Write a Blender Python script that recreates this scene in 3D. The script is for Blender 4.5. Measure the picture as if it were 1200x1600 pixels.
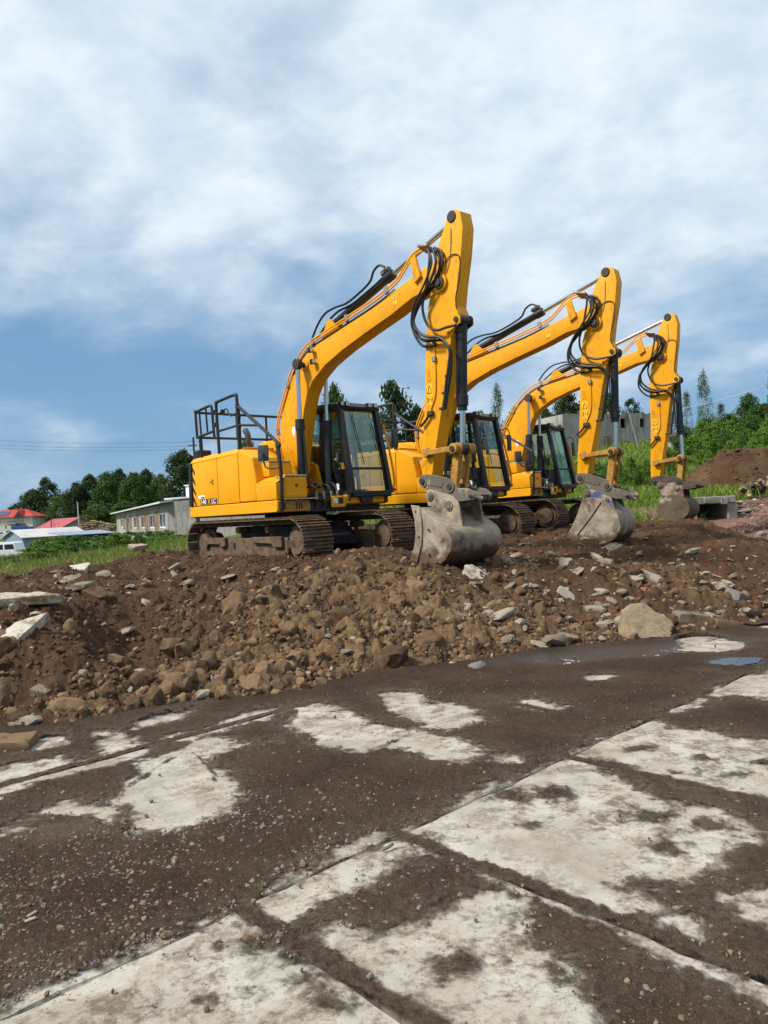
import bpy, bmesh, math, random
import numpy as np
from mathutils import Vector, Matrix, Euler

for _o in list(bpy.data.objects):
    bpy.data.objects.remove(_o, do_unlink=True)
SC = bpy.context.scene
COL = SC.collection
R = math.radians

# ------------------------------------------------------------------ camera
cam = bpy.data.cameras.new('camera')
cam.sensor_fit = 'VERTICAL'; cam.sensor_height = 24.0; cam.lens = 18.0
cam.clip_start = 0.05; cam.clip_end = 6000
cam_o = bpy.data.objects.new('camera', cam); COL.objects.link(cam_o)
cam_o.matrix_world = Matrix.Translation((0, 0, 1.6)) @ Matrix.Rotation(R(90), 4, 'X') @ Matrix.Rotation(R(-3.0), 4, 'Z')
SC.camera = cam_o

# ------------------------------------------------------------------ sky, sun, exposure
SUN_EL, SUN_AZ = R(48), math.atan2(-0.93, -0.36)      # compass angle of the sun: left of the camera, a little behind it
world = bpy.data.worlds.new('World'); SC.world = world; world.use_nodes = True
wn, wl = world.node_tree.nodes, world.node_tree.links
wn.clear()
def W(t, **k):
    n = wn.new(t)
    for a, b in k.items(): setattr(n, a, b)
    return n
sky = W('ShaderNodeTexSky', sky_type='NISHITA', sun_disc=False, sun_elevation=SUN_EL, sun_rotation=SUN_AZ,
        air_density=1.0, dust_density=1.5, ozone_density=1.5)
tc = W('ShaderNodeTexCoord'); sep = W('ShaderNodeSeparateXYZ'); wl.new(tc.outputs['Generated'], sep.inputs[0])
def wm(op, a, b=None, c=None, clamp=False):
    n = W('ShaderNodeMath', operation=op, use_clamp=clamp)
    for i, v in enumerate((a, b, c)):
        if v is None: continue
        if isinstance(v, (int, float)): n.inputs[i].default_value = v
        else: wl.new(v, n.inputs[i])
    return n.outputs[0]
def wramp(x, a, b): 
    n = W('ShaderNodeMapRange', interpolation_type='SMOOTHSTEP')
    wl.new(x, n.inputs[0]); n.inputs[1].default_value = a; n.inputs[2].default_value = b
    return n.outputs[0]
def wmix(f, a, b):
    n = W('ShaderNodeMix', data_type='RGBA')
    for s, v in ((n.inputs[0], f), (n.inputs[6], a), (n.inputs[7], b)):
        if isinstance(v, (int, float)): s.default_value = v
        elif isinstance(v, tuple): s.default_value = (*v, 1)
        else: wl.new(v, s)
    return n.outputs[2]
up = wm('MAXIMUM', sep.outputs[2], 0.0)
den = wm('ADD', up, 0.42)
cx = wm('DIVIDE', sep.outputs[0], den); cy = wm('DIVIDE', sep.outputs[1], den)
cv = W('ShaderNodeCombineXYZ'); wl.new(cx, cv.inputs[0]); wl.new(cy, cv.inputs[1])
def wnoise(scale, detail, rough, off, dist=0.0, sc=(1, 1, 1), rot=0.0):
    mp = W('ShaderNodeMapping'); mp.inputs[1].default_value = off; mp.inputs[3].default_value = sc; mp.inputs[2].default_value = (0, 0, rot)
    wl.new(cv.outputs[0], mp.inputs[0])
    n = W('ShaderNodeTexNoise'); n.inputs['Scale'].default_value = scale; n.inputs['Detail'].default_value = detail
    n.inputs['Roughness'].default_value = rough; n.inputs['Distortion'].default_value = dist
    wl.new(mp.outputs[0], n.inputs['Vector']); return n.outputs[0]
big = wnoise(1.35, 2.5, 0.45, (3.1, 1.7, 0.0), 0.2, (1.0, 1.15, 1), 0.6)
wisp = wnoise(2.9, 6.5, 0.50, (5.4, 2.2, 0.6), 0.35, (1.0, 1.2, 1), 0.6)
fine = wnoise(8.5, 5.0, 0.55, (0.4, 7.1, 0.2), 0.2, (1.0, 1.2, 1), 0.6)
dens = wm('ADD', wm('ADD', wm('MULTIPLY', big, 0.50), wm('MULTIPLY', wisp, 0.72)), wm('MULTIPLY', fine, 0.12))
# the far rain cloud low over the horizon is slate blue, the thinner cloud overhead is pale
lowb = wramp(sep.outputs[2], 0.10, 0.44)
thr = wm('ADD', dens, wm('MULTIPLY', wm('SUBTRACT', lowb, 0.80), 0.34))
cloud = wramp(thr, 0.33, 0.77)
base = wmix(0.80, sky.outputs[0], wmix(wramp(big, .3, .7), (1.40, 2.95, 4.95), (1.95, 3.6, 5.6)))
pale = wmix(wramp(fine, 0.3, 0.75), (5.2, 6.2, 7.2), (7.2, 7.9, 8.4))
colr = wmix(wm('MULTIPLY', cloud, 0.94), base, pale)
hor = wm('MULTIPLY', wm('SUBTRACT', 1.0, wramp(sep.outputs[2], 0.0, 0.09)), 0.35)
colr = wmix(hor, colr, (2.6, 3.8, 5.3))
bg = W('ShaderNodeBackground'); bg.inputs[1].default_value = 0.10; wl.new(colr, bg.inputs[0])
wo = W('ShaderNodeOutputWorld'); wl.new(bg.outputs[0], wo.inputs[0])

sun = bpy.data.lights.new('sun', 'SUN'); sun.energy = 4.2; sun.angle = R(9.0); sun.color = (1.0, 0.95, 0.87)
sun_o = bpy.data.objects.new('sun', sun); COL.objects.link(sun_o)
sd = Vector((math.sin(SUN_AZ) * math.cos(SUN_EL), math.cos(SUN_AZ) * math.cos(SUN_EL), math.sin(SUN_EL)))
sun_o.rotation_euler = sd.to_track_quat('Z', 'Y').to_euler(); sun_o.location = (-20, -10, 40)
SC.view_settings.view_transform = 'Standard'; SC.view_settings.look = 'None'
SC.view_settings.exposure = 0.32; SC.view_settings.gamma = 1.0; SC.view_settings.use_curve_mapping = False
SC.render.engine = 'CYCLES'
SC.cycles.max_bounces = 6; SC.cycles.transparent_max_bounces = 12

# ------------------------------------------------------------------ numpy noise
def _hash(ix, iy, iz, seed):
    h = (ix.astype(np.int64) * 374761393 + iy.astype(np.int64) * 668265263 + iz.astype(np.int64) * 2147483647 + seed * 974711) & 0xffffffff
    h = ((h ^ (h >> 13)) * 1274126177) & 0xffffffff
    h = ((h ^ (h >> 16)) * 2246822519) & 0xffffffff
    return ((h ^ (h >> 15)) & 0xffffff) / float(0xffffff)
def vnoise(x, y, z=None, seed=0):
    x = np.asarray(x, float); y = np.asarray(y, float)
    z = np.zeros_like(x) if z is None else np.asarray(z, float)
    ix, iy, iz = np.floor(x), np.floor(y), np.floor(z)
    fx, fy, fz = x - ix, y - iy, z - iz
    fx, fy, fz = [t * t * t * (t * (t * 6 - 15) + 10) for t in (fx, fy, fz)]
    flat = not z.any()
    o = 0
    for dz in ((0,) if flat else (0, 1)):
        a = _hash(ix, iy, iz + dz, seed); b = _hash(ix + 1, iy, iz + dz, seed)
        c = _hash(ix, iy + 1, iz + dz, seed); d = _hash(ix + 1, iy + 1, iz + dz, seed)
        v = (a * (1 - fx) + b * fx) * (1 - fy) + (c * (1 - fx) + d * fx) * fy
        o = v if flat else o + v * (fz if dz else 1 - fz)
    return o * 2 - 1
def fbm(x, y, z=None, oct=4, seed=0, gain=0.5, lac=2.03):
    s, a, t = 0, 1.0, 0
    for i in range(oct):
        f = lac ** i; c, sn = math.cos(i * 1.1), math.sin(i * 1.1)
        s = s + a * vnoise((x * c - y * sn) * f, (x * sn + y * c) * f, None if z is None else z * f, seed + i * 17)
        t += a; a *= gain
    return s / t
def worley(x, y, seed=0):
    ix, iy = np.floor(x), np.floor(y)
    best = np.full(np.shape(x), 9.0); second = best.copy(); bid = np.zeros(np.shape(x))
    for dx in (-1, 0, 1):
        for dy in (-1, 0, 1):
            gx, gy = ix + dx, iy + dy; o = np.zeros_like(gx)
            px = gx + _hash(gx, gy, o, seed); py = gy + _hash(gx, gy, o, seed + 5)
            d = np.hypot(px - x, py - y); cid = _hash(gx, gy, o, seed + 9)
            m = d < best
            second = np.where(m, best, np.minimum(second, d)); bid = np.where(m, cid, bid); best = np.where(m, d, best)
    return best, second, bid
def sstep(a, b, x):
    t = np.clip((x - a) / (b - a), 0, 1); return t * t * (3 - 2 * t)
class TPS:
    def __init__(s, pts, smooth=0.0):
        p = np.array(pts, float); s.p = p[:, :2]; n = len(p)
        K = s._k(np.linalg.norm(s.p[:, None] - s.p[None], axis=2)) + np.eye(n) * smooth
        P = np.c_[np.ones(n), s.p]; A = np.zeros((n + 3, n + 3)); A[:n, :n] = K; A[:n, n:] = P; A[n:, :n] = P.T
        s.w = np.linalg.solve(A, np.r_[p[:, 2], 0, 0, 0])
    def _k(s, r): return np.where(r > 1e-9, r * r * np.log(np.maximum(r, 1e-9)), 0)
    def __call__(s, x, y):
        x = np.asarray(x, float); y = np.asarray(y, float); n = len(s.p)
        o = s.w[n] + s.w[n + 1] * x + s.w[n + 2] * y
        for i in range(n): o = o + s.w[i] * s._k(np.hypot(x - s.p[i, 0], y - s.p[i, 1]))
        return o
def poly_sdf(poly, x, y):
    """signed distance, positive inside"""
    p = np.array(poly, float); d = np.full(np.shape(x), 1e9); ins = np.zeros(np.shape(x), bool)
    for i in range(len(p)):
        a, b = p[i], p[(i + 1) % len(p)]; e = b - a
        t = np.clip(((x - a[0]) * e[0] + (y - a[1]) * e[1]) / max(e @ e, 1e-9), 0, 1)
        d = np.minimum(d, np.hypot(x - a[0] - t * e[0], y - a[1] - t * e[1]))
        c = ((a[1] > y) != (b[1] > y)) & (x < e[0] * (y - a[1]) / (e[1] if abs(e[1]) > 1e-12 else 1e-12) + a[0])
        ins ^= c
    return np.where(ins, d, -d)
def line_dist(pl, x, y):
    d = np.full(np.shape(x), 1e9); p = np.array(pl, float)
    for a, b in zip(p[:-1], p[1:]):
        e = b - a; t = np.clip(((x - a[0]) * e[0] + (y - a[1]) * e[1]) / (e @ e), 0, 1)
        d = np.minimum(d, np.hypot(x - a[0] - t * e[0], y - a[1] - t * e[1]))
    return d

# ------------------------------------------------------------------ objects
def link(o, parent=None):
    COL.objects.link(o)
    if parent is not None: o.parent = parent
    return o
def tag(o, label=None, cat=None, group=None, kind=None):
    for k, v in (('label', label), ('category', cat), ('group', group), ('kind', kind)):
        if v: o[k] = v
    return o
def empty(name, loc=(0, 0, 0), rz=0.0, parent=None):
    o = bpy.data.objects.new(name, None); link(o, parent)
    o.location = loc; o.rotation_euler = (0, 0, rz); o.empty_display_size = 0.3
    return o
def np_mesh(name, verts, faces, mat=None, smooth=False, sharp=None):
    me = bpy.data.meshes.new(name)
    v = np.asarray(verts, np.float32); f = np.asarray(faces, np.int32)
    me.vertices.add(len(v)); me.vertices.foreach_set('co', v.ravel())
    k = f.shape[1]
    me.loops.add(f.size); me.loops.foreach_set('vertex_index', f.ravel())
    me.polygons.add(len(f)); me.polygons.foreach_set('loop_start', np.arange(0, f.size, k, dtype=np.int32))
    me.update(calc_edges=True)
    if smooth: me.polygons.foreach_set('use_smooth', np.ones(len(f), bool))
    if mat: me.materials.append(mat)
    me.validate()
    return me
def grid_faces(n, m):
    i = np.arange(n - 1)[:, None] * m + np.arange(m - 1)[None]
    return np.stack([i, i + 1, i + m + 1, i + m], -1).reshape(-1, 4)
class MB:
    """collects simple solids into one mesh"""
    def __init__(s): s.v = []; s.f = []
    def add(s, vs, fs):
        b = len(s.v); s.v += [tuple(p) for p in vs]; s.f += [tuple(i + b for i in f) for f in fs]; return s
    def box(s, x0, x1, y0, y1, z0, z1):
        return s.add([(x0, y0, z0), (x1, y0, z0), (x1, y1, z0), (x0, y1, z0), (x0, y0, z1), (x1, y0, z1), (x1, y1, z1), (x0, y1, z1)],
                     [(3, 2, 1, 0), (4, 5, 6, 7), (0, 1, 5, 4), (1, 2, 6, 5), (2, 3, 7, 6), (3, 0, 4, 7)])
    def obox(s, c, ax, ay, az):
        c, ax, ay, az = map(Vector, (c, ax, ay, az))
        P = [c + ax * a + ay * b + az * d for d in (-1, 1) for a, b in ((-1, -1), (1, -1), (1, 1), (-1, 1))]
        return s.add(P, [(3, 2, 1, 0), (4, 5, 6, 7), (0, 1, 5, 4), (1, 2, 6, 5), (2, 3, 7, 6), (3, 0, 4, 7)])
    def prism(s, prof, y0, y1, axis='y', taper=None):
        """profile in (x,z) extruded along y (or (x,y) along z, (y,z) along x); taper: second profile"""
        q = taper or prof; n = len(prof)
        mk = {'y': lambda a, t: (a[0], t, a[1]), 'z': lambda a, t: (a[0], a[1], t), 'x': lambda a, t: (t, a[0], a[1])}[axis]
        vs = [mk(a, y0) for a in prof] + [mk(a, y1) for a in q]
        fs = [tuple(range(n)), tuple(range(2 * n - 1, n - 1, -1))] + [(i, i + n, (i + 1) % n + n, (i + 1) % n) for i in range(n)]
        return s.add(vs, fs)
    def cyl(s, a, b, r, r2=None, n=12, cap=True):
        return s.tube([a, b], [r, r if r2 is None else r2], n, cap)
    def tube(s, path, r, n=8, cap=True):
        P = [Vector(p) for p in path]; rs = [r] * len(P) if isinstance(r, (int, float)) else r
        T = []
        for i in range(len(P)):
            t = (P[min(i + 1, len(P) - 1)] - P[max(i - 1, 0)]); T.append(t.normalized() if t.length > 1e-9 else Vector((0, 0, 1)))
        u = T[0].orthogonal().normalized(); vs = []
        for i, p in enumerate(P):
            u = (u - T[i] * u.dot(T[i])); u = u.normalized() if u.length > 1e-6 else T[i].orthogonal().normalized()
            w = T[i].cross(u)
            vs += [p + (u * math.cos(k * 2 * math.pi / n) + w * math.sin(k * 2 * math.pi / n)) * rs[i] for k in range(n)]
        fs = []
        for i in range(len(P) - 1):
            for k in range(n):
                k2 = (k + 1) % n; fs.append((i * n + k, i * n + k2, (i + 1) * n + k2, (i + 1) * n + k))
        if cap: fs += [tuple(range(n - 1, -1, -1)), tuple((len(P) - 1) * n + k for k in range(n))]
        return s.add(vs, fs)
    def ring(s, c, axis, r0, r1, w, n=24):
        """flat washer/tyre: outer r1 inner r0 width w along axis"""
        c = Vector(c); ax = Vector(axis).normalized(); u = ax.orthogonal().normalized(); v = ax.cross(u); vs = []
        for k in range(n):
            d = u * math.cos(2 * math.pi * k / n) + v * math.sin(2 * math.pi * k / n)
            for r, h in ((r0, -w / 2), (r1, -w / 2), (r1, w / 2), (r0, w / 2)): vs.append(c + d * r + ax * h)
        fs = []
        for k in range(n):
            a, b = k * 4, ((k + 1) % n) * 4
            for j in range(4): fs.append((a + j, b + j, b + (j + 1) % 4, a + (j + 1) % 4))
        return s.add(vs, fs)
    def mesh(s, name, mat=None, bevel=0.0, seg=1, angle=35, smooth=True):
        me = bpy.data.meshes.new(name); me.from_pydata([tuple(p) for p in s.v], [], s.f)
        bm = bmesh.new(); bm.from_mesh(me)
        bmesh.ops.recalc_face_normals(bm, faces=bm.faces)
        if bevel:
            es = [e for e in bm.edges if len(e.link_faces) == 2 and e.calc_face_angle(0) > R(angle)]
            bmesh.ops.bevel(bm, geom=es, offset=bevel, segments=seg, profile=0.6, affect='EDGES', clamp_overlap=True)
        bm.to_mesh(me); bm.free()
        if mat: me.materials.append(mat)
        if smooth:
            me.polygons.foreach_set('use_smooth', np.ones(len(me.polygons), bool)); me.set_sharp_from_angle(angle=R(32))
        return me
    def build(s, name, mat, parent=None, bevel=0.0, seg=1, angle=35, smooth=True):
        o = bpy.data.objects.new(name, s.mesh(name, mat, bevel, seg, angle, smooth)); return link(o, parent)
def catmull(pts, n=6):
    P = [Vector(p) for p in pts]; out = []
    for i in range(len(P) - 1):
        a, b, c, d = P[max(i - 1, 0)], P[i], P[i + 1], P[min(i + 2, len(P) - 1)]
        for k in range(n):
            t = k / n; out.append(0.5 * (2 * b + (c - a) * t + (2 * a - 5 * b + 4 * c - d) * t * t + (3 * b - a - 3 * c + d) * t ** 3))
    out.append(P[-1]); return out
_tm = {}
def text_mesh(body, size, mat, extrude=0.0006):
    cu = bpy.data.curves.new('txt', 'FONT'); cu.body = body; cu.size = size; cu.extrude = extrude; cu.align_x = 'LEFT'; cu.resolution_u = 3; cu.offset = size * .022
    o = bpy.data.objects.new('txt', cu); COL.objects.link(o)
    me = bpy.data.meshes.new_from_object(o.evaluated_get(bpy.context.evaluated_depsgraph_get()))
    bpy.data.objects.remove(o); bpy.data.curves.remove(cu)
    me.materials.clear(); me.materials.append(mat); return me

# ------------------------------------------------------------------ materials
class NT:
    def __init__(s, name):
        s.m = bpy.data.materials.new(name); s.m.use_nodes = True; s.t = s.m.node_tree; s.t.nodes.clear()
        s.out = s.t.nodes.new('ShaderNodeOutputMaterial'); s.b = s.n('ShaderNodeBsdfPrincipled'); s.L(s.b.outputs[0], s.out.inputs[0])
        s.tc = s.n('ShaderNodeTexCoord'); s.geo = s.n('ShaderNodeNewGeometry')
    def n(s, t, **k):
        q = s.t.nodes.new(t)
        for a, b in k.items(): setattr(q, a, b)
        return q
    def L(s, a, b): s.t.links.new(a, b)
    def put(s, sock, v):
        if isinstance(v, (int, float)): sock.default_value = v
        elif isinstance(v, tuple): sock.default_value = (*v, 1) if (len(v) == 3 and len(sock.default_value) == 4) else v
        else: s.L(v, sock)
    def noise(s, scale, detail=4, rough=0.55, vec=None, dist=0.0, col=False):
        q = s.n('ShaderNodeTexNoise'); s.put(q.inputs['Scale'], scale); s.put(q.inputs['Detail'], detail)
        s.put(q.inputs['Roughness'], rough); s.put(q.inputs['Distortion'], dist)
        s.L(vec if vec is not None else s.pos(), q.inputs['Vector']); return q.outputs[1 if col else 0]
    def voro(s, scale, feature='F1', vec=None, out=0):
        q = s.n('ShaderNodeTexVoronoi', feature=feature); s.put(q.inputs['Scale'], scale)
        s.L(vec if vec is not None else s.pos(), q.inputs['Vector']); return q.outputs[out]
    def pos(s): return s.geo.outputs['Position']
    def obj(s): return s.tc.outputs['Object']
    def mapv(s, vec, scale=(1, 1, 1), loc=(0, 0, 0), rot=(0, 0, 0)):
        q = s.n('ShaderNodeMapping'); s.L(vec, q.inputs[0]); q.inputs[1].default_value = loc; q.inputs[2].default_value = rot; q.inputs[3].default_value = scale
        return q.outputs[0]
    def math(s, op, a, b=None, clamp=False):
        q = s.n('ShaderNodeMath', operation=op, use_clamp=clamp); s.put(q.inputs[0], a)
        if b is not None: s.put(q.inputs[1], b)
        return q.outputs[0]
    def rng(s, x, a, b, c=0.0, d=1.0, smooth=True):
        q = s.n('ShaderNodeMapRange'); q.interpolation_type = 'SMOOTHSTEP' if smooth else 'LINEAR'
        s.put(q.inputs[0], x); q.inputs[1].default_value = a; q.inputs[2].default_value = b; q.inputs[3].default_value = c; q.inputs[4].default_value = d
        return q.outputs[0]
    def mix(s, f, a, b, blend='MIX'):
        q = s.n('ShaderNodeMix', data_type='RGBA', blend_type=blend); s.put(q.inputs[0], f); s.put(q.inputs[6], a); s.put(q.inputs[7], b); return q.outputs[2]
    def bump(s, h, strength=0.5, dist=0.01):
        q = s.n('ShaderNodeBump'); s.put(q.inputs['Strength'], strength); s.put(q.inputs['Distance'], dist); s.L(h, q.inputs['Height']); s.L(q.outputs[0], s.b.inputs['Normal'])
    def rand(s): return s.n('ShaderNodeObjectInfo').outputs['Random']
    def fin(s, col=None, rough=None, metal=None, spec=None):
        if col is not None: s.put(s.b.inputs['Base Color'], col)
        if rough is not None: s.put(s.b.inputs['Roughness'], rough)
        if metal is not None: s.put(s.b.inputs['Metallic'], metal)
        if spec is not None: s.put(s.b.inputs['Specular IOR Level'], spec)
        return s.m
def plain(name, col, rough=0.6, metal=0.0, var=0.25, scale=3.0, dirt=None, dirt_amt=0.0):
    t = NT(name); n = t.noise(scale, 5, 0.6)
    c = t.mix(t.rng(n, 0.3, 0.7), tuple(v * (1 - var) for v in col), tuple(min(1, v * (1 + var)) for v in col))
    if dirt: c = t.mix(t.rng(t.noise(scale * 1.7, 6, 0.65), 0.62 - dirt_amt * 0.35, 0.72 - dirt_amt * 0.2), c, dirt)
    return t.fin(c, rough, metal)

# ------------------------------------------------------------------ ground plan, metres
EXPO=[
 [(-2.44,4.55),(-2.43,4.68),(-2.32,4.91),(-2.11,5.0),(-1.83,5.25),(-1.76,5.44),(-1.83,5.61),(-1.98,5.67),(-2.21,6.0),(-2.36,5.99),(-2.11,5.62),(-2.08,5.32),(-2.23,5.31),(-2.38,5.44),(-2.49,5.25),(-2.72,5.09)],
 [(-2.76,5.73),(-2.66,5.89),(-2.58,5.9),(-2.48,5.68),(-2.65,5.59)],
 [(-1.66,4.93),(-1.73,5.2),(-1.49,5.43),(-1.5,5.67),(-1.42,5.7),(-1.1,5.52),(-0.87,5.52),(-1.31,5.33),(-1.3,5.19),(-1.1,4.79),(-0.94,4.44),(-0.96,4.21),(-1.09,4.01),(-1.31,4.02),(-1.39,4.18),(-1.56,4.36),(-1.65,4.49)],
 [(-2.02,4.3),(-1.91,4.43),(-1.54,4.3),(-1.54,4.2),(-1.77,4.24)],
 [(-2.11,4.12),(-2.02,4.25),(-1.98,4.12),(-2.06,4.05)],
 [(-1.77,5.68),(-1.52,5.92),(-1.25,6.34),(-0.89,6.43),(-1.01,6.19),(-1.31,5.88),(-1.51,5.68),(-1.67,5.59)],
 [(-2.13,6.12),(-1.95,6.37),(-1.72,6.53),(-1.74,6.29),(-2.04,6.0)],
 [(-0.87,5.85),(-0.76,6.51),(-0.6,6.52),(-0.34,6.15),(-0.08,5.65),(0.17,5.53),(0.32,5.39),(0.56,4.99),(0.44,4.85),(0.23,4.94),(-0.08,5.27),(-0.19,5.19),(-0.25,5.11),(-0.48,5.34),(-0.68,5.68)],
 [(0.6,4.95),(0.75,4.86),(0.73,4.77),(0.58,4.84)],
 [(-0.08,6.75),(0.14,6.77),(0.26,6.34),(0.45,6.34),(0.65,6.09),(0.62,5.78),(0.38,5.54),(0.16,5.78),(-0.03,6.09)],
 [(1.03,6.32),(1.16,6.36),(1.34,5.97),(1.15,5.91),(1.0,6.1)],
 [(1.78,7.0),(1.93,6.99),(1.88,6.82),(1.76,6.85)],
 [(2.52,6.13),(2.82,6.45),(3.23,6.62),(3.64,6.76),(2.99,5.58),(2.8,5.77),(2.64,5.94),(2.48,5.97)],
 [(2.04,5.65),(2.41,5.93),(2.2,5.65),(2.05,5.56)],
 [(3.24,8.57),(3.46,8.76),(3.75,8.28),(3.53,7.85),(3.2,7.87),(3.1,8.2)],
 [(4.2,9.09),(4.94,9.13),(4.72,8.72)],
 [(1.03,4.75),(1.16,4.98),(1.74,5.4),(1.88,5.34),(1.89,5.14),(2.12,5.07),(2.28,4.73),(2.44,4.52),(2.0,3.73),(1.87,3.9),(1.64,4.12),(1.49,4.29),(1.33,4.58),(1.1,4.74)],
 [(-0.01,3.76),(0.18,3.97),(0.56,4.38),(0.94,4.71),(1.08,4.65),(1.26,4.23),(1.35,3.98),(1.39,3.85),(1.57,3.77),(1.65,3.52),(1.52,3.41),(1.32,3.28),(1.12,3.1),(0.95,3.0),(1.04,2.74),(0.95,2.86),(0.8,2.94),(0.76,2.88),(0.59,3.01),(0.45,3.18),(0.32,3.36),(0.18,3.56),(0.05,3.65)],
 [(0.85,2.77),(0.91,2.73),(0.98,2.62),(1.04,2.49),(1.11,2.39),(1.17,2.31),(1.13,2.24),(1.09,2.34),(1.0,2.48),(0.91,2.59),(0.84,2.69)],
 [(1.21,2.92),(1.35,2.98),(1.56,3.03),(1.4,2.73),(1.2,2.8)],
 [(-0.68,3.11),(-0.55,3.27),(-0.08,3.66),(0.01,3.65),(0.15,3.46),(-0.08,3.36),(-0.22,3.19),(-0.46,3.02),(-0.53,2.91),(-0.6,3.03)],
 [(-0.42,2.82),(-0.28,2.87),(-0.08,2.79),(-0.01,2.91),(0.17,3.0),(0.34,3.11),(0.41,2.98),(0.36,2.83),(0.4,2.7),(0.48,2.59),(0.52,2.43),(0.42,2.1),(-0.05,2.13),(-0.19,2.57),(-0.31,2.69)],
 [(-1.39,2.44),(-1.27,2.63),(-1.16,2.71),(-0.95,2.89),(-0.79,2.94),(-0.62,2.94),(-0.68,2.82),(-0.48,2.76),(-0.44,2.66),(-0.41,2.59),(-0.29,2.48),(-0.16,2.29),(-0.15,2.09),(-1.23,2.08)],
 [(-0.81,3.0),(-0.75,3.08),(-0.7,3.06),(-0.66,2.99),(-0.77,2.95)],
 [(-0.59,3.27),(-0.38,3.53),(-0.16,3.78),(-0.13,3.72),(-0.37,3.45),(-0.56,3.24)],
 [(0.18,5.69),(0.3,5.75),(0.39,5.67),(0.33,5.55)],
]
SPOTS= [(0.56,4.14,0.12,0.1),(0.87,4.16,0.14,0.12),(1.25,3.75,0.16,0.15),(1.49,3.63,0.09,0.07),(1.17,3.38,0.16,0.12),(0.61,3.72,0.05,0.04),(0.93,3.12,0.12,0.09),(1.52,4.82,0.1,0.08),(1.83,4.62,0.1,0.09),(1.73,4.36,0.21,0.06),(2.1,4.46,0.1,0.09),(0.18,2.61,0.15,0.1),(-0.95,2.62,0.04,0.03),(-0.8,2.52,0.05,0.04),(-0.67,2.5,0.08,0.04),(-0.51,2.57,0.06,0.04),(-0.95,2.71,0.03,0.03),(-0.93,2.82,0.09,0.04),(-0.39,2.81,0.1,0.07),(0.08,3.64,0.06,0.05),(-0.08,3.1,0.07,0.05)]
CRACKS= [[(-1.42,5.35),(-1.21,4.92),(-1.04,4.51),(-0.93,4.39)],[(-1.65,4.49),(-1.65,4.76),(-1.48,5.4)],[(-0.95,6.48),(-1.48,5.58),(-1.82,5.28)],[(-0.95,2.71),(-0.98,2.87),(-0.97,2.91)],[(-0.08,5.27),(0.1,5.46),(0.17,5.53)]]
MCTL=[(-2.38,9.3,0.56),(-3.19,12.6,0.93),(-2.8,11.0,0.78),(-0.06,9.0,0.48),(-0.05,10.0,0.73),(-0.04,12.2,0.91),(0.61,8.2,0.2),(-0.74,8.1,0.29),(-1.34,7.6,0.21),(-1.57,9.1,0.54),(-1.76,10.3,0.79),(-2.61,7.6,0.21),(-2.61,8.3,0.35),(-2.87,10.0,0.58),(-3.37,7.3,0.65),(-3.97,8.4,0.83),(-4.94,11.2,0.95),(-5.64,11.2,0.91),(-4.39,11.6,0.91),(-5.17,15,0.87),(-4.62,15.5,1.04),(1.67,10.3,0.61),(2.65,10.8,0.51),(3.36,13.6,0.77),(3.68,11.2,0.47),(4.76,14.4,0.75),(4.78,11.6,0.38),(6.21,15.0,0.71),(7.31,17.6,0.92),(5.94,12.0,0.29),(7.25,14.6,0.46),(8.45,17,0.45),(-2.91,6.8,0.28),(-3.42,6.7,0.33),(-3.14,7.9,0.74),(-3.5,9.2,0.82),(-2.93,8.3,0.47),(1.27,8.9,0.27),(2.31,9.5,0.21),(3.2,9.8,0.21),(4.48,10.3,0.16),(0.8,11.2,0.74),(3.93,14.4,0.84),(6.95,18.2,0.98),(-0.84,12.0,0.92),(4.41,9.6,0.09),(1.75,8.75,0.16),(-2.92,7.0,0.47),(-2.93,7.9,0.37)]

# ------------------------------------------------------------------ materials of the ground
def m_concrete():
    t = NT('concrete'); P = t.pos()
    a = t.noise(2.2, 6, 0.62); b = t.noise(60, 4, 0.7); c = t.noise(7, 7, 0.68, dist=0.4)
    col = t.mix(t.rng(a, 0.3, 0.7), (0.325, 0.294, 0.242), (0.465, 0.430, 0.365))
    col = t.mix(t.rng(b, 0.35, 0.8, 0.0, 0.35), col, (0.20, 0.18, 0.16))
    col = t.mix(t.rng(t.noise(1.3, 5, 0.6), 0.52, 0.75, 0, 0.5), col, (0.35, 0.36, 0.365))
    f2 = t.noise(34, 6, 0.75, dist=.3)
    film = t.math('MULTIPLY', t.rng(t.math('ADD', t.math('MULTIPLY', c, .62), t.math('MULTIPLY', f2, .38)), 0.455, 0.60), t.rng(t.noise(1.1, 3, 0.5), 0.28, 0.56))
    tanf = t.math('MULTIPLY', t.rng(t.noise(2.6, 7, .7, dist=.6), .44, .66), .55)
    col = t.mix(tanf, col, (0.235, 0.178, 0.120))
    spk = t.math('MULTIPLY', t.rng(t.noise(70, 3, .6), .60, .66), t.rng(t.noise(5, 4, .6), .42, .62))
    col = t.mix(t.math('MULTIPLY', spk, .8), col, (0.10, 0.066, 0.042))
    col = t.mix(t.math('MULTIPLY', film, 0.85), col, (0.105, 0.07, 0.046))
    pit = t.rng(t.voro(95), 0.0, 0.16)
    col = t.mix(t.math('MULTIPLY', t.math('SUBTRACT', 1.0, pit), 0.55), col, (0.12, 0.09, 0.06))
    h = t.math('ADD', t.math('MULTIPLY', b, 0.35), t.math('ADD', t.math('MULTIPLY', pit, 0.4), t.math('MULTIPLY', t.noise(220, 3, 0.6), 0.3)))
    t.bump(h, 0.55, 0.004)
    return t.fin(col, 0.88, 0, 0.3)
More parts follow.
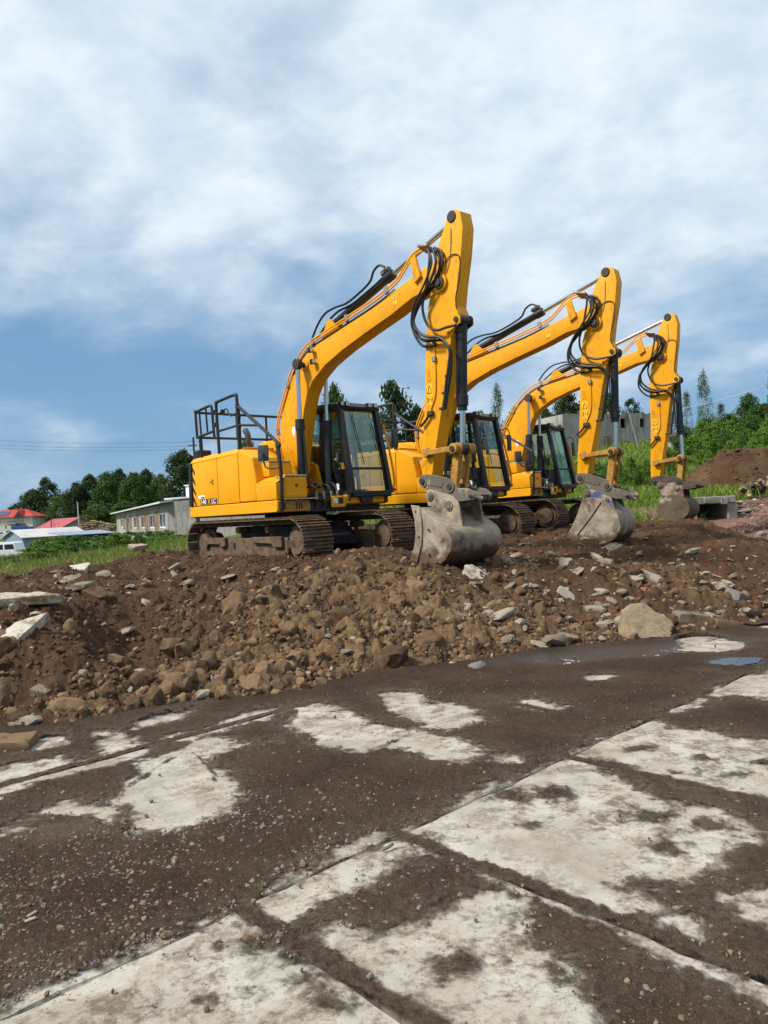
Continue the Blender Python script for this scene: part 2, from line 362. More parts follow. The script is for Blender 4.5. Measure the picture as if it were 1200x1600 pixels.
def m_mud():
    t = NT('yard_mud')
    at = t.n('ShaderNodeAttribute', attribute_name='wet').outputs['Fac']; thin = t.n('ShaderNodeAttribute', attribute_name='thin').outputs['Fac']
    a = t.noise(1.6, 6, 0.6); b = t.noise(42, 6, 0.72); g = t.voro(150, out=1)
    col = t.mix(t.rng(a, 0.3, 0.7), (0.040, 0.025, 0.0165), (0.076, 0.049, 0.032))
    col = t.mix(t.rng(b, 0.3, 0.75), t.mix(0.5, col, (0.020, 0.0135, 0.0095)), col)
    sp = t.n('ShaderNodeSeparateColor'); t.L(g, sp.inputs[0])
    col = t.mix(t.math('MULTIPLY', t.rng(sp.outputs[0], 0.93, 0.95), 0.22), col, (0.21, 0.19, 0.165))
    col = t.mix(t.math('MULTIPLY', t.rng(sp.outputs[1], 0.95, 0.97), 0.5), col, (0.16, 0.06, 0.04))
    pale = t.math('MULTIPLY', t.rng(t.noise(0.9, 5, 0.6), 0.56, 0.72), 0.30)
    col = t.mix(pale, col, (0.17, 0.13, 0.094))
    col = t.mix(t.math('MULTIPLY', t.math('MULTIPLY', thin, .45), t.rng(t.noise(24, 6, .75), .36, .6)), col, (0.24, 0.20, 0.155))
    col = t.mix(at, col, (0.030, 0.022, 0.016))
    gr = t.noise(150, 3, 0.7); col = t.mix(t.math('MULTIPLY', t.rng(gr, .55, .72), .5), col, (0.135, 0.098, 0.068)); col = t.mix(t.math('MULTIPLY', t.rng(gr, .45, .3), .6), col, (0.012, 0.008, 0.006))
    h = t.math('ADD', t.math('MULTIPLY', b, 0.6), t.math('MULTIPLY', gr, 0.9))
    t.bump(t.math('MULTIPLY', h, t.math('SUBTRACT', 1.0, t.math('MULTIPLY', at, 0.85))), 1.0, 0.010)
    bare = t.n('ShaderNodeAttribute', attribute_name='bare').outputs['Fac']
    nz = t.math('ADD', t.math('MULTIPLY', t.noise(13, 8, .72, dist=.5), 1.0), t.math('MULTIPLY', t.noise(3.5, 5, .6), .7))
    cov = t.rng(t.math('SUBTRACT', t.math('MULTIPLY', nz, 1.0), t.math('MULTIPLY', bare, 2.6)), .76, 1.08)
    cov = t.math('MAXIMUM', cov, t.rng(bare, -.03, -.10))
    t.fin(col, t.rng(at, 0, 1, 0.93, 0.34, False), 0, t.rng(at, 0, 1, 0.10, 0.32, False))
    tr = t.n('ShaderNodeBsdfTransparent'); mx = t.n('ShaderNodeMixShader'); t.L(cov, mx.inputs[0]); t.L(tr.outputs[0], mx.inputs[1]); t.L(t.b.outputs[0], mx.inputs[2]); t.L(mx.outputs[0], t.out.inputs[0])
    return t.m
def m_soil():
    t = NT('dug_soil'); dry = t.n('ShaderNodeAttribute', attribute_name='dry').outputs['Fac']
    a = t.noise(0.9, 6, 0.6); b = t.noise(16, 7, 0.72); c = t.noise(75, 5, 0.7)
    col = t.mix(t.rng(a, 0.3, 0.7), (0.060, 0.030, 0.0155), (0.108, 0.058, 0.030))
    col = t.mix(t.rng(b, 0.3, 0.7), t.mix(0.45, col, (0.022, 0.012, 0.008)), col)
    tan = t.mix(t.rng(b, 0.25, 0.75), (0.120, 0.070, 0.034), (0.225, 0.148, 0.078))
    col = t.mix(t.math('MULTIPLY', dry, 0.9), col, tan)
    col = t.mix(t.rng(c, 0.62, 0.8, 0, 0.4), col, (0.19, 0.135, 0.085))
    t.bump(t.math('ADD', b, t.math('MULTIPLY', c, 0.5)), 1.0, 0.02)
    return t.fin(col, 0.95, 0, 0.15)
def m_stone(name, c0, c1, mud=0.5, mudc=(0.13, 0.08, 0.05)):
    t = NT(name); O = t.obj(); r = t.rand()
    n = t.noise(9, 6, 0.65, O); f = t.noise(45, 5, 0.7, O)
    col = t.mix(t.rng(t.math('ADD', t.math('MULTIPLY', n, 0.6), t.math('MULTIPLY', r, 0.4)), 0.3, 0.7), c0, c1)
    col = t.mix(t.rng(f, 0.35, 0.75, 0, 0.45), col, tuple(v * 0.45 for v in c0))
    col = t.mix(t.rng(t.noise(4.5, 6, 0.7), 0.66 - mud * 0.3, 0.78 - mud * 0.3), col, mudc)
    t.bump(t.math('ADD', n, t.math('MULTIPLY', f, 0.5)), 0.8, 0.012)
    return t.fin(col, 0.9, 0, 0.25)
def m_ground():
    t = NT('field_ground'); P = t.pos()
    a = t.noise(0.15, 5, 0.6); b = t.noise(1.4, 6, 0.7)
    col = t.mix(t.rng(b, 0.3, 0.7), (0.045, 0.068, 0.018), (0.085, 0.115, 0.032))
    col = t.mix(t.rng(a, 0.42, 0.68), col, (0.12, 0.125, 0.045))
    col = t.mix(t.rng(t.noise(0.5, 6, 0.7), 0.58, 0.7, 0, 0.7), col, (0.115, 0.082, 0.055))
    t.bump(b, 1.0, 0.1); return t.fin(col, 0.95, 0, 0.1)
M = {}
M['concrete'] = m_concrete(); M['mud'] = m_mud(); M['soil'] = m_soil(); M['ground'] = m_ground()
M['clod'] = m_stone('dry_clod', (0.118, 0.068, 0.034), (0.225, 0.145, 0.078), 0.5, (0.088, 0.047, 0.025))
M['clod_dark'] = m_stone('moist_clod', (0.060, 0.032, 0.017), (0.115, 0.065, 0.035), 0.3, (0.055, 0.033, 0.02))
M['stone'] = m_stone('rubble_stone', (0.20, 0.155, 0.105), (0.36, 0.31, 0.235), 0.5, (0.105, 0.065, 0.04))
M['white_stone'] = m_stone('pale_lime_slab', (0.36, 0.31, 0.235), (0.52, 0.48, 0.41), 0.55, (0.20, 0.13, 0.07))
M['grey_stone'] = m_stone('grey_rubble', (0.19, 0.175, 0.155), (0.38, 0.36, 0.325), 0.4, (0.10, 0.07, 0.048))
M['brick'] = m_stone('broken_brick', (0.26, 0.085, 0.045), (0.38, 0.15, 0.09), 0.35)
M['red_rubble'] = m_stone('brick_rubble', (0.105, 0.052, 0.036), (0.19, 0.105, 0.075), 0.4, (0.085, 0.054, 0.038))

# ------------------------------------------------------------------ terrain far and near
FAR = [(0, 0, -.06), (-6, 4, -.06), (6, 4, -.06), (0, 8, -.06), (-5, 9, -.06), (6, 9, -.06), (0, -20, -.06), (20, -10, -.06), (-20, -10, -.06),
       (-8, 16, 0), (-12, 22, 0), (-18, 30, -.15), (-28, 45, -.5), (-46, 90, -1.7), (-27, 88, -.1), (-60, 130, -.9), (-100, 250, .6), (-40, 250, 2.5),
       (-6, 26, .1), (20, 80, 4.9), (27, 80, 5.3), (-3, 20, .4), (0, 30, 1.0), (0, 45, 2.0), (-14, 60, .1), (-20, 70, -.2), (-10, 40, .2), (5, 22, .55), (11, 25, .62), (9, 24, .55), (13, 25.5, .8), (4, 32, 1.2), (9, 19, .45), (11, 17, .35), (9, 14, .1), (12, 13, 0),
       (12, 30, 1.25), (18, 33, 1.35), (20, 45, 1.9), (15, 45, 1.9), (10, 45, 2.0), (28, 60, 4.6), (22, 60, 3.4), (14, 62, 3.3), (30, 90, 7.2), (20, 95, 6.8), (45, 95, 9.0), (45, 60, 6.5),
       (60, 140, 13), (30, 150, 11), (0, 120, 6.0), (0, 250, 9.0), (60, 250, 15), (30, 20, .6), (60, 10, 2), (-60, 20, -.8)]
_far = TPS(FAR, 0.3)
def terrain_h(x, y):
    r = np.hypot(x, y); b = sstep(230, 420, r)
    z = np.clip(_far(np.clip(x, -130, 90), np.clip(y, -30, 260)), -2.2, 17) * (1 - b)
    z = z + sstep(14, 40, r) * 0.12 * fbm(x * 0.23, y * 0.23, oct=3, seed=4)
    back = sstep(5, -5, y)
    return z * (1 - back) + back * -.06
def polar(na, nr, a0, a1, r0, r1):
    az = np.linspace(R(a0), R(a1), na); rr = np.exp(np.linspace(math.log(r0), math.log(r1), nr))
    A, Q = np.meshgrid(az, rr); return Q * np.sin(A), Q * np.cos(A)
X, Y = polar(361, 170, -180, 180, 0.4, 4500)
Z = terrain_h(X, Y)
g = link(bpy.data.objects.new('ground', np_mesh('ground', np.c_[X.ravel(), Y.ravel(), Z.ravel()], grid_faces(170, 361)[:, ::-1], M['ground'], True)))
tag(g, 'rough grassy ground running back to the trees', 'ground', kind='structure')

# ------------------------------------------------------------------ concrete slabs of the yard
AX = np.array([0.724, 0.690]); AN = np.array([-0.690, 0.724]); A0 = np.array([-0.68, 3.11])
yard = tag(empty('yard_pavement', (0, 0, 0)), 'worn concrete slab pavement of the yard', 'pavement', kind='structure')
def slab(s0, s1, n0, n1, z, seed):
    rnd = np.random.RandomState(seed); c = [(s0, n0), (s1, n0), (s1, n1), (s0, n1)]; pts = []
    for (a, b), (c2, d) in zip(c, c[1:] + c[:1]):
        L = math.hypot(c2 - a, d - b); k = max(4, int(L / 0.09))
        for i in range(k):
            t = i / k; q = np.array([a + (c2 - a) * t, b + (d - b) * t])
            pts.append(q)
    pts = np.array(pts); ctr = pts.mean(0)
    nz = fbm(pts[:, 0] * 4 + seed * 7, pts[:, 1] * 4, oct=4, seed=seed) * 0.035 + 0.022
    d = ctr - pts; d /= np.linalg.norm(d, axis=1)[:, None]; pts = pts + d * np.maximum(nz, 0.004)[:, None]
    w = A0 + pts[:, :1] * AX + pts[:, 1:] * AN; n = len(w)
    ins = w + (ctr @ np.array([AX, AN]) + A0 - w) / np.linalg.norm(ctr @ np.array([AX, AN]) + A0 - w, axis=1)[:, None] * 0.012
    vs = [(p[0], p[1], z) for p in ins] + [(p[0], p[1], z - 0.012) for p in w] + [(p[0], p[1], z - 0.13) for p in w]
    fs = [tuple(range(n))] + [(i, i + n, (i + 1) % n + n, (i + 1) % n) for i in range(n)] + [(i + n, i + 2 * n, (i + 1) % n + 2 * n, (i + 1) % n + n) for i in range(n)]
    mb = MB(); mb.add(vs, fs); return mb.build('concrete_slab', M['concrete'], yard, smooth=False)
row0 = [-4.4, -2.2, 0.0, 0.90, 2.36, 4.2, 6.2, 8.6]
for i in range(len(row0) - 1):
    slab(row0[i] + .015, row0[i + 1] - .015, -2.6, -0.01, 0.036, i)
for i in range(len(row0) - 1):
    slab(row0[i] + .4, row0[i + 1] + .37, -5.6, -2.63, 0.036, i + 20)
for j, (n0, n1) in enumerate(((0.02, 2.52), (2.55, 5.1), (5.13, 8.0))):
    for i, (s0, s1) in enumerate(((-6.0, -1.2), (-1.17, 3.3), (3.33, 6.0), (6.03, 10.0))):
        slab(s0 + .2 * j, s1 + .2 * j, n0, n1, 0.0, 40 + 10 * j + i)

# ------------------------------------------------------------------ mud lying over the slabs
BASE = [(-3.15, 6.13), (-2.64, 6.13), (-2.23, 6.43), (-1.75, 6.65), (-1.1, 6.73), (-0.67, 7.0), (-0.33, 7.45), (0.17, 7.63), (0.82, 7.77), (1.64, 8.25), (2.44, 8.4), (3.15, 8.6), (3.82, 8.83), (4.58, 9.31)]
X, Y = polar(620, 420, -42, 42, 1.6, 13)
x, y = X.ravel(), Y.ravel()
wxx = x + .05 * fbm(x * 2.7, y * 2.7, oct=3, seed=201) + .022 * fbm(x * 11, y * 11, oct=3, seed=203); wyy = y + .05 * fbm(x * 2.7 + 9, y * 2.7, oct=3, seed=205) + .022 * fbm(x * 11 + 9, y * 11, oct=3, seed=207)
x_, y_ = x, y; x, y = wxx, wyy
E = np.full(x.shape, -9.0)
for p in EXPO: E = np.maximum(E, poly_sdf(p, x, y))
for a, b, r1, r2 in SPOTS:
    E = np.minimum(E, (np.sqrt(((x - a) / r1) ** 2 + ((y - b) / r2) ** 2) - 0.8) * min(r1, r2))
crk = np.full(x.shape, 9.0)
for c in CRACKS: crk = np.minimum(crk, line_dist(c, x, y))
js = (x_ - A0[0]) * AX[0] + (y_ - A0[1]) * AX[1]; jn = (x_ - A0[0]) * AN[0] + (y_ - A0[1]) * AN[1]; jd = np.minimum(np.abs(jn - 2.535), np.abs(jn - 5.115))
for j, (n0, n1) in enumerate(((0.0, 2.535), (2.535, 5.115), (5.115, 8.0))):
    for s0 in (-1.185, 3.315, 6.015): jd = np.minimum(jd, np.where((jn > n0) & (jn < n1), np.abs(js - s0 - .2 * j), 9))
for s0 in row0: jd = np.minimum(jd, np.where((jn < 0) & (jn > -2.6), np.abs(js - s0), 9))
x, y = x_, y_
outside = sstep(0.0, 0.6, np.abs(x) - 0.56 * y - 0.1)       # past the edges of the picture the pavement goes on the same way
E = np.where(outside > 0, np.maximum(E, (fbm(x * .8, y * .8, oct=3, seed=50) * 0.5 - 0.05) * outside - (1 - outside)), E)
E = E + 0.06 * fbm(x * 4, y * 4, oct=4, seed=31) + 0.06 * fbm(x * 17, y * 17, oct=4, seed=33, gain=.65)
E = np.minimum(E, (crk - .010 - .008 * fbm(x * 6, y * 6, oct=2, seed=37)) * 8.0)
E = np.minimum(E, (jd - .055) * 2.6 + .03 * fbm(x * 15, y * 15, oct=3, seed=36))
sx = (x - A0[0]) * AX[0] + (y - A0[1]) * AX[1]; nn = (x - A0[0]) * AN[0] + (y - A0[1]) * AN[1]
lift = np.where(nn < 0.0, 0.036, 0.0)
lift = 0.036 * sstep(0.02, -0.02, nn) + .0022
film = sstep(0.0, -0.05, E)
mz = np.clip(-E * 0.10, 0, 0.010) * sstep(.0, .12, jd) + lift + (0.004 * fbm(x * 2.3, y * 2.3, oct=3, seed=8) + .003 + 0.005 * fbm(x * 30, y * 30, oct=3, seed=41)) * film + .005 * film * fbm(x * 5, y * 5, oct=3, seed=43)
d1, d2, cid = worley(x * 26, y * 26, 3)
mz = mz + np.where((cid > .72) & (E < -0.02), np.sqrt(np.maximum(0, .16 - d1 ** 2)) * 0.022, 0)
bd = line_dist(BASE, x, y)
mz = mz + 0.03 * np.exp(-(bd / 0.25) ** 2)
wet = np.exp(-((x - 2.2 - (y - 7.85) * 1.5) / 1.5) ** 2 - ((y - 7.95 - 0.13 * (x - 2.2)) / 0.38) ** 2) + .9 * np.exp(-((x - 3.28) / .45) ** 2 - ((y - 7.30) / .26) ** 2)
wet = sstep(0.30, 0.85, wet + 0.25 * fbm(x * 3, y * 3, oct=4, seed=71))
mz = mz - 0.012 * wet
me = np_mesh('mud_cover', np.c_[x, y, mz], grid_faces(420, 620)[:, ::-1], M['mud'], True)
at = me.attributes.new('wet', 'FLOAT', 'POINT'); at.data.foreach_set('value', wet.astype(np.float32))
at = me.attributes.new('bare', 'FLOAT', 'POINT'); at.data.foreach_set('value', np.clip(E, -1, 1).astype(np.float32))
at = me.attributes.new('thin', 'FLOAT', 'POINT'); at.data.foreach_set('value', (np.exp(-np.maximum(0, -E) / .10) * (1 - wet)).astype(np.float32))
tag(link(bpy.data.objects.new('mud_ground', me)), 'dark mud and grit spread over the concrete yard', 'mud', kind='structure')
# standing water in the low spot
def blob(name, cx, cy, rx, ry, rot, z, mat, seed, n=40):
    v = []
    for k in range(n):
        a = 2 * math.pi * k / n; r = 1 + 0.35 * float(vnoise(np.array([math.cos(a) * 1.6 + seed]), np.array([math.sin(a) * 1.6]))[0])
        px, py = rx * r * math.cos(a), ry * r * math.sin(a)
        v.append((cx + px * math.cos(rot) - py * math.sin(rot), cy + px * math.sin(rot) + py * math.cos(rot), z))
    me = bpy.data.meshes.new(name); me.from_pydata(v, [], [tuple(range(n))]); me.materials.append(mat)
    return link(bpy.data.objects.new(name, me))
tw = NT('puddle_water'); tw.b.inputs['IOR'].default_value = 1.33
tw.bump(tw.noise(6, 2, 0.5), 0.05, 0.01)
M['water'] = tw.fin((0.028, 0.024, 0.018), 0.03, 0, 0.5)
tag(blob('puddle_water', 3.28, 7.28, .24, .16, .35, 0.0105, M['water'], 3), 'small puddle reflecting blue sky on the muddy yard', 'puddle', kind='structure')

# ------------------------------------------------------------------ soil mound the machines stand on
MP = [(a, b, 0.0) for a, b in BASE]
MP += [(a + .19, b - .46, -.16) for a, b in BASE[1::2]] + [(a + .5, b - 1.3, -.3) for a, b in BASE[::4]]
MP += MCTL
MP += [(-4.5, 6.4, .1), (-4.2, 5.6, -.2), (-6.5, 8, .5), (-7.5, 11.5, .7), (-9, 12, .0), (-8, 8, -.1), (-6.2, 14.2, .35), (-7.2, 15.5, -.1), (-6.4, 17.5, -.1), (-5.4, 13.6, .62), (-5.8, 16.2, .5),
       (-5.2, 17.3, .55), (-3.6, 15.2, .87), (-1.1, 12.5, .92), (-2.3, 13.8, .86), (.3, 14.0, .80), (-1.5, 15.0, .76), (-.4, 16.8, .74), (-3.5, 17.5, .7), (-4.5, 20, -.1), (-1, 20, .35), (1.5, 14.6, .80), (2.3, 15.7, .86),
       (1, 17.2, .82), (3.2, 18.8, .88), (3.4, 20.8, .84), (4.6, 19.5, .9), (1.5, 20.5, .7), (3.5, 24, .45), (6, 22, .7), (5.5, 17.2, .92), (7.5, 20, .6), (8.6, 19, .35), (6.5, 24, .3), (10, 17, .1), (9.5, 14.5, .1), (8, 12.5, .12), (6.5, 10.8, .0), (8.5, 11.3, -.2), (11, 13, -.3), (12, 17, -.2), (10, 21, -.1)]
_mnd = TPS(MP, 0.02)
def dry_zone(x, y):
    bd = line_dist(BASE, x, y)
    z = np.exp(-(bd / 1.5) ** 2) * sstep(-3.2, -1.8, x) * sstep(3.2, 1.2, x)
    z = z + .9 * np.exp(-((x + .25) / 1.1) ** 2 - ((y - 9.3) / 1.7) ** 2) + .55 * np.exp(-((x - 4.2) / 1.6) ** 2 - ((y - 11) / 1.6) ** 2)
    return np.clip(z + 0.35 * fbm(x * 1.1, y * 1.1, oct=4, seed=90), 0, 1)
def mound_h(x, y, full=True):
    z = np.clip(_mnd(x, y), -.5, 1.12); dz = dry_zone(x, y)
    inb = sstep(-.02, .12, z)
    rough = 0.07 * fbm(x * .55, y * .55, oct=2, seed=10) + 0.12 * fbm(x * 1.3, y * 1.3, oct=4, seed=11) + 0.10 * (0.35 - np.abs(fbm(x * 2.6, y * 2.6, oct=3, seed=13))) + 0.085 * fbm(x * 4.8, y * 4.8, oct=4, seed=12, gain=.6)
    dryv = dz * 0.3
    if full:
        h = 0
        for sc, amp, thr, sd in ((4.2, .085, .62, 1), (8.5, .052, .45, 2), (19, .024, .35, 3)):
            wx = x + .03 * fbm(x * 9, y * 9, oct=2, seed=sd + 60); wy = y + .03 * fbm(x * 9 + 5, y * 9, oct=2, seed=sd + 70)
            d1, d2, cid = worley(wx * sc, wy * sc, sd)
            on = (cid > thr) * (.28 + .72 * dz)
            b = np.sqrt(np.maximum(0, .27 - d1 ** 2)) * on * (.5 + .5 * cid)
            h = h + amp * b * 1.6; dryv = np.maximum(dryv, sstep(.08, .34, b) * (.35 + .65 * dz) * cid)
        rough = rough + h + 0.008 * fbm(x * 38, y * 38, oct=2, seed=14)
    return z + rough * inb, dryv * inb
NA, NR = 720, 500
X, Y = polar(NA, NR, -34, 31.5, 5.2, 25); x, y = X.ravel(), Y.ravel()
Z, dryv = mound_h(x, y)
me = np_mesh('soil_mound', np.c_[x, y, Z], grid_faces(NR, NA)[:, ::-1], M['soil'], True)
at = me.attributes.new('dry', 'FLOAT', 'POINT'); at.data.foreach_set('value', np.clip(dryv, 0, 1).astype(np.float32))
mound = tag(link(bpy.data.objects.new('soil_mound', me)), 'long heap of freshly dug brown soil under the excavators', 'soil heap', kind='structure')

# ------------------------------------------------------------------ stones and clods
def ico(sub):
    bm = bmesh.new(); bmesh.ops.create_icosphere(bm, subdivisions=sub, radius=1.0)
    v = np.array([p.co[:] for p in bm.verts]); f = np.array([[q.index for q in p.verts] for p in bm.faces]); bm.free(); return v, f
ICO = {k: ico(k) for k in (1, 2, 3, 4)}
def rock(sub, seed, planes=9, cut=0.62, nz=0.12, squash=(1, 1, 1)):
    v, f = ICO[sub]; rs = np.random.RandomState(seed); v = v.copy(); r = np.ones(len(v))
    for _ in range(planes):
        n = rs.normal(size=3); n /= np.linalg.norm(n); d = rs.uniform(cut, .95); c = v @ n
        r = np.where(c > 1e-3, np.minimum(r, d / np.maximum(c, 1e-3)), r)
    v = v * r[:, None]
    v = v * (1 + nz * fbm(v[:, 0] * 2.2 + seed, v[:, 1] * 2.2, v[:, 2] * 2.2, oct=3, seed=seed))[:, None]
    if sub >= 3: v = v * (1 + .055 * fbm(v[:, 0] * 9 + seed, v[:, 1] * 9, v[:, 2] * 9, oct=3, seed=seed + 2, gain=.7))[:, None]
    return v * np.array(squash), f
def rock_mesh(name, sub, seed, mat, smooth=True, **k):
    v, f = rock(sub, seed, **k); me = np_mesh(name, v, f, mat, smooth)
    if smooth: me.set_sharp_from_angle(angle=R(38))
    return me
def rot_mats(n, rs):
    q = rs.normal(size=(n, 4)); q /= np.linalg.norm(q, axis=1)[:, None]; w, a, b, c = q.T
    return np.stack([1 - 2 * (b * b + c * c), 2 * (a * b - c * w), 2 * (a * c + b * w), 2 * (a * b + c * w), 1 - 2 * (a * a + c * c), 2 * (b * c - a * w),
                     2 * (a * c - b * w), 2 * (b * c + a * w), 1 - 2 * (a * a + b * b)], -1).reshape(n, 3, 3)
def scatter_mesh(name, sub, pos, size, mat, seed, nvar=10, flat=(.75, 1.1), **k):
    rs = np.random.RandomState(seed); vs, fs = [], []; off = 0
    var = [rock(sub, seed * 31 + i, **k) for i in range(nvar)]; Rm = rot_mats(len(pos), rs)
    for i in range(nvar):
        idx = np.arange(i, len(pos), nvar)
        if not len(idx): continue
        v, f = var[i]; s = rs.uniform(flat[0], flat[1], (len(idx), 1, 3)) * size[idx][:, None, None]
        q = np.einsum('nij,vj->nvi', Rm[idx], v) * s + pos[idx][:, None, :]
        vs.append(q.reshape(-1, 3)); fs.append((f[None] + (np.arange(len(idx)) * len(v))[:, None, None]).reshape(-1, 3) + off); off += len(idx) * len(v)
    me = np_mesh(name, np.concatenate(vs), np.concatenate(fs), mat, True); me.set_sharp_from_angle(angle=R(40)); return me
def mound_pts(n, rs, a0=-30, a1=30, r0=6, r1=21, w=None, power=1.0):
    out = np.zeros((0, 3)); 
    while len(out) < n:
        m = n * 4; az = np.radians(rs.uniform(a0, a1, m)); rr = r0 * (r1 / r0) ** (rs.uniform(0, 1, m) ** power)
        x, y = rr * np.sin(az), rr * np.cos(az); z, dv = mound_h(x, y, False); k = (_mnd(x, y) > .015)
        if w is not None: k &= rs.uniform(0, 1, m) < w(x, y)
        out = np.r_[out, np.c_[x, y, z][k]]
    return out[:n]
rs = np.random.RandomState(5)
dryw = lambda x, y: np.clip(.10 + dry_zone(x, y), 0, 1) * (.25 + .75 * (fbm(x * 1.7, y * 1.7, oct=3, seed=19) > -.1))
p = mound_pts(19000, rs, w=lambda x, y: np.clip(.25 + dry_zone(x, y), 0, 1), power=1.2)
s = np.clip(rs.lognormal(math.log(.019), .4, len(p)), .008, .05); p[:, 2] += s * .3
tag(link(bpy.data.objects.new('soil_crumb', scatter_mesh('soil_crumb', 1, p, s, M['clod_dark'], 7, 10, cut=.7)), mound), kind='stuff')
p = mound_pts(3500, rs, w=dryw, power=1.3); s = np.clip(rs.lognormal(math.log(.028), .45, len(p)), .012, .075); p[:, 2] += s * .2
tag(link(bpy.data.objects.new('dry_clod', scatter_mesh('dry_clod', 2, p, s, M['clod'], 8, 14, cut=.5, nz=.35, planes=12)), mound), kind='stuff')
p = mound_pts(1000, rs, power=1.1); s = np.clip(rs.lognormal(math.log(.022), .45, len(p)), .01, .06); p[:, 2] += s * .6
tag(link(bpy.data.objects.new('pale_chip', scatter_mesh('pale_chip', 1, p, s, M['stone'], 9, 10, flat=(.4, 1.2))), mound), kind='stuff')
# the largest clods and stones singly, as pieces of the heap
clodv = [rock_mesh('clod', 3, 100 + i, M['clod'], cut=.5, nz=.38, planes=12) for i in range(8)]
clodd = [rock_mesh('clod', 3, 120 + i, M['clod_dark'], cut=.5, nz=.38, planes=12) for i in range(5)]
stonev = [rock_mesh('stone', 2, 140 + i, M['stone'], cut=.45, nz=.08, planes=11, squash=(1, .8, .6)) for i in range(8)]
def single(name, me, loc, size, rot, parent=mound):
    o = bpy.data.objects.new(name, me); link(o, parent); o.location = loc
    o.scale = size if isinstance(size, (tuple, list)) else (size,) * 3; o.rotation_euler = rot; return o
p = mound_pts(165, rs, w=dryw, r1=12.0, power=1.5)
for i, q in enumerate(p):
    s_ = float(np.clip(rs.lognormal(math.log(.09), .38), .05, .2)); me = clodv[i % 8] if rs.rand() < .75 else clodd[i % 5]
    single('clod', me, (q[0], q[1], q[2] + s_ * .12), (s_ * rs.uniform(.8, 1.3), s_ * rs.uniform(.8, 1.2), s_ * rs.uniform(.65, .95)), tuple(rs.uniform(0, 6.3, 3)))
p = mound_pts(185, rs, a0=5, a1=30, r0=8.5, r1=15, power=1.3); p = np.r_[p, mound_pts(45, rs, a0=-29, a1=6, r1=13)]
for i, q in enumerate(p):
    s_ = float(np.clip(rs.lognormal(math.log(.082), .42), .04, .19)); 
    single('stone', stonev[i % 8], (q[0], q[1], q[2] + s_ * .25), (s_ * rs.uniform(.8, 1.5), s_ * rs.uniform(.7, 1.1), s_ * rs.uniform(.5, .9)), tuple(rs.uniform(-.5, .5, 2)) + (rs.uniform(0, 6.3),))
# grit and pebbles on the yard
def yard_pts(n, rs, w):
    out = np.zeros((0, 3))
    while len(out) < n:
        m = n * 4; az = np.radians(rs.uniform(-31, 31, m)); rr = 2.0 * (9.5 / 2.0) ** rs.uniform(0, 1, m); x, y = rr * np.sin(az), rr * np.cos(az)
        k = (_mnd(x, y) < .0) & (rs.uniform(0, 1, m) < w(x, y)); out = np.r_[out, np.c_[x, y, x * 0 + .008][k]]
    return out[:n]
_ex = lambda x, y: np.max([poly_sdf(q, x, y) for q in EXPO], 0)
pw = lambda x, y: (1 - .96 * (_ex(x, y) > -.04)) * (.05 + 2.2 * np.exp(-((x + 1.1) / .75) ** 2 - ((y - 3.5) / .7) ** 2) + .10 * (fbm(x * 1.3, y * 1.3, oct=3, seed=77) > .1))
p = yard_pts(6500, rs, pw); nn = (p[:, 0] - A0[0]) * AN[0] + (p[:, 1] - A0[1]) * AN[1]; p[:, 2] += np.where(nn < 0, .038, .004)
s = np.clip(rs.lognormal(math.log(.0068), .5, len(p)), .0025, .024)
k = rs.uniform(0, 1, len(p))
for nm, mat, lo, hi in (('grey_gravel', 'grey_stone', 0, .38), ('tan_gravel', 'stone', .38, .72), ('brown_grit', 'clod', .72, .985), ('brick_grit', 'red_rubble', .985, 1.1)):
    q = (k >= lo) & (k < hi)
    tag(link(bpy.data.objects.new(nm, scatter_mesh(nm, 1, p[q], s[q], M[mat], 21, 8, flat=(.5, 1.1))), yard), kind='stuff')

# ------------------------------------------------------------------ excavators
HOSES= [[[4.11,4.66],[4.25,4.58],[4.29,4.46],[4.26,4.33],[4.09,4.12],[3.84,3.97],[3.65,3.79],[3.59,3.62],[3.63,3.46],[3.77,3.3],[3.94,3.26],[4.06,3.27]],[[4.14,4.64],[4.25,4.46],[4.21,4.27],[4.02,4.09],[3.82,3.91],[3.68,3.76],[3.67,3.57],[3.8,3.39],[3.97,3.32],[4.2,3.29],[4.33,3.16],[4.36,3.01],[4.33,2.79],[4.27,2.57],[4.2,2.28]],[[4.07,4.65],[4.08,4.51],[4.06,4.36],[4.0,4.11],[3.9,3.89],[3.9,3.71],[3.98,3.54],[4.15,3.45],[4.33,3.44],[4.52,3.44]],[[4.17,4.62],[4.23,4.42],[4.14,4.21],[3.96,4.03],[3.77,3.83],[3.73,3.62],[3.85,3.46],[4.01,3.37],[4.2,3.32],[4.34,3.22],[4.4,3.09],[4.36,2.86],[4.3,2.64],[4.22,2.28]],[[4.09,4.64],[4.18,4.48],[4.16,4.32],[3.98,4.09],[3.79,3.89],[3.7,3.72],[3.7,3.55],[3.82,3.41],[3.99,3.33],[4.16,3.31]]]
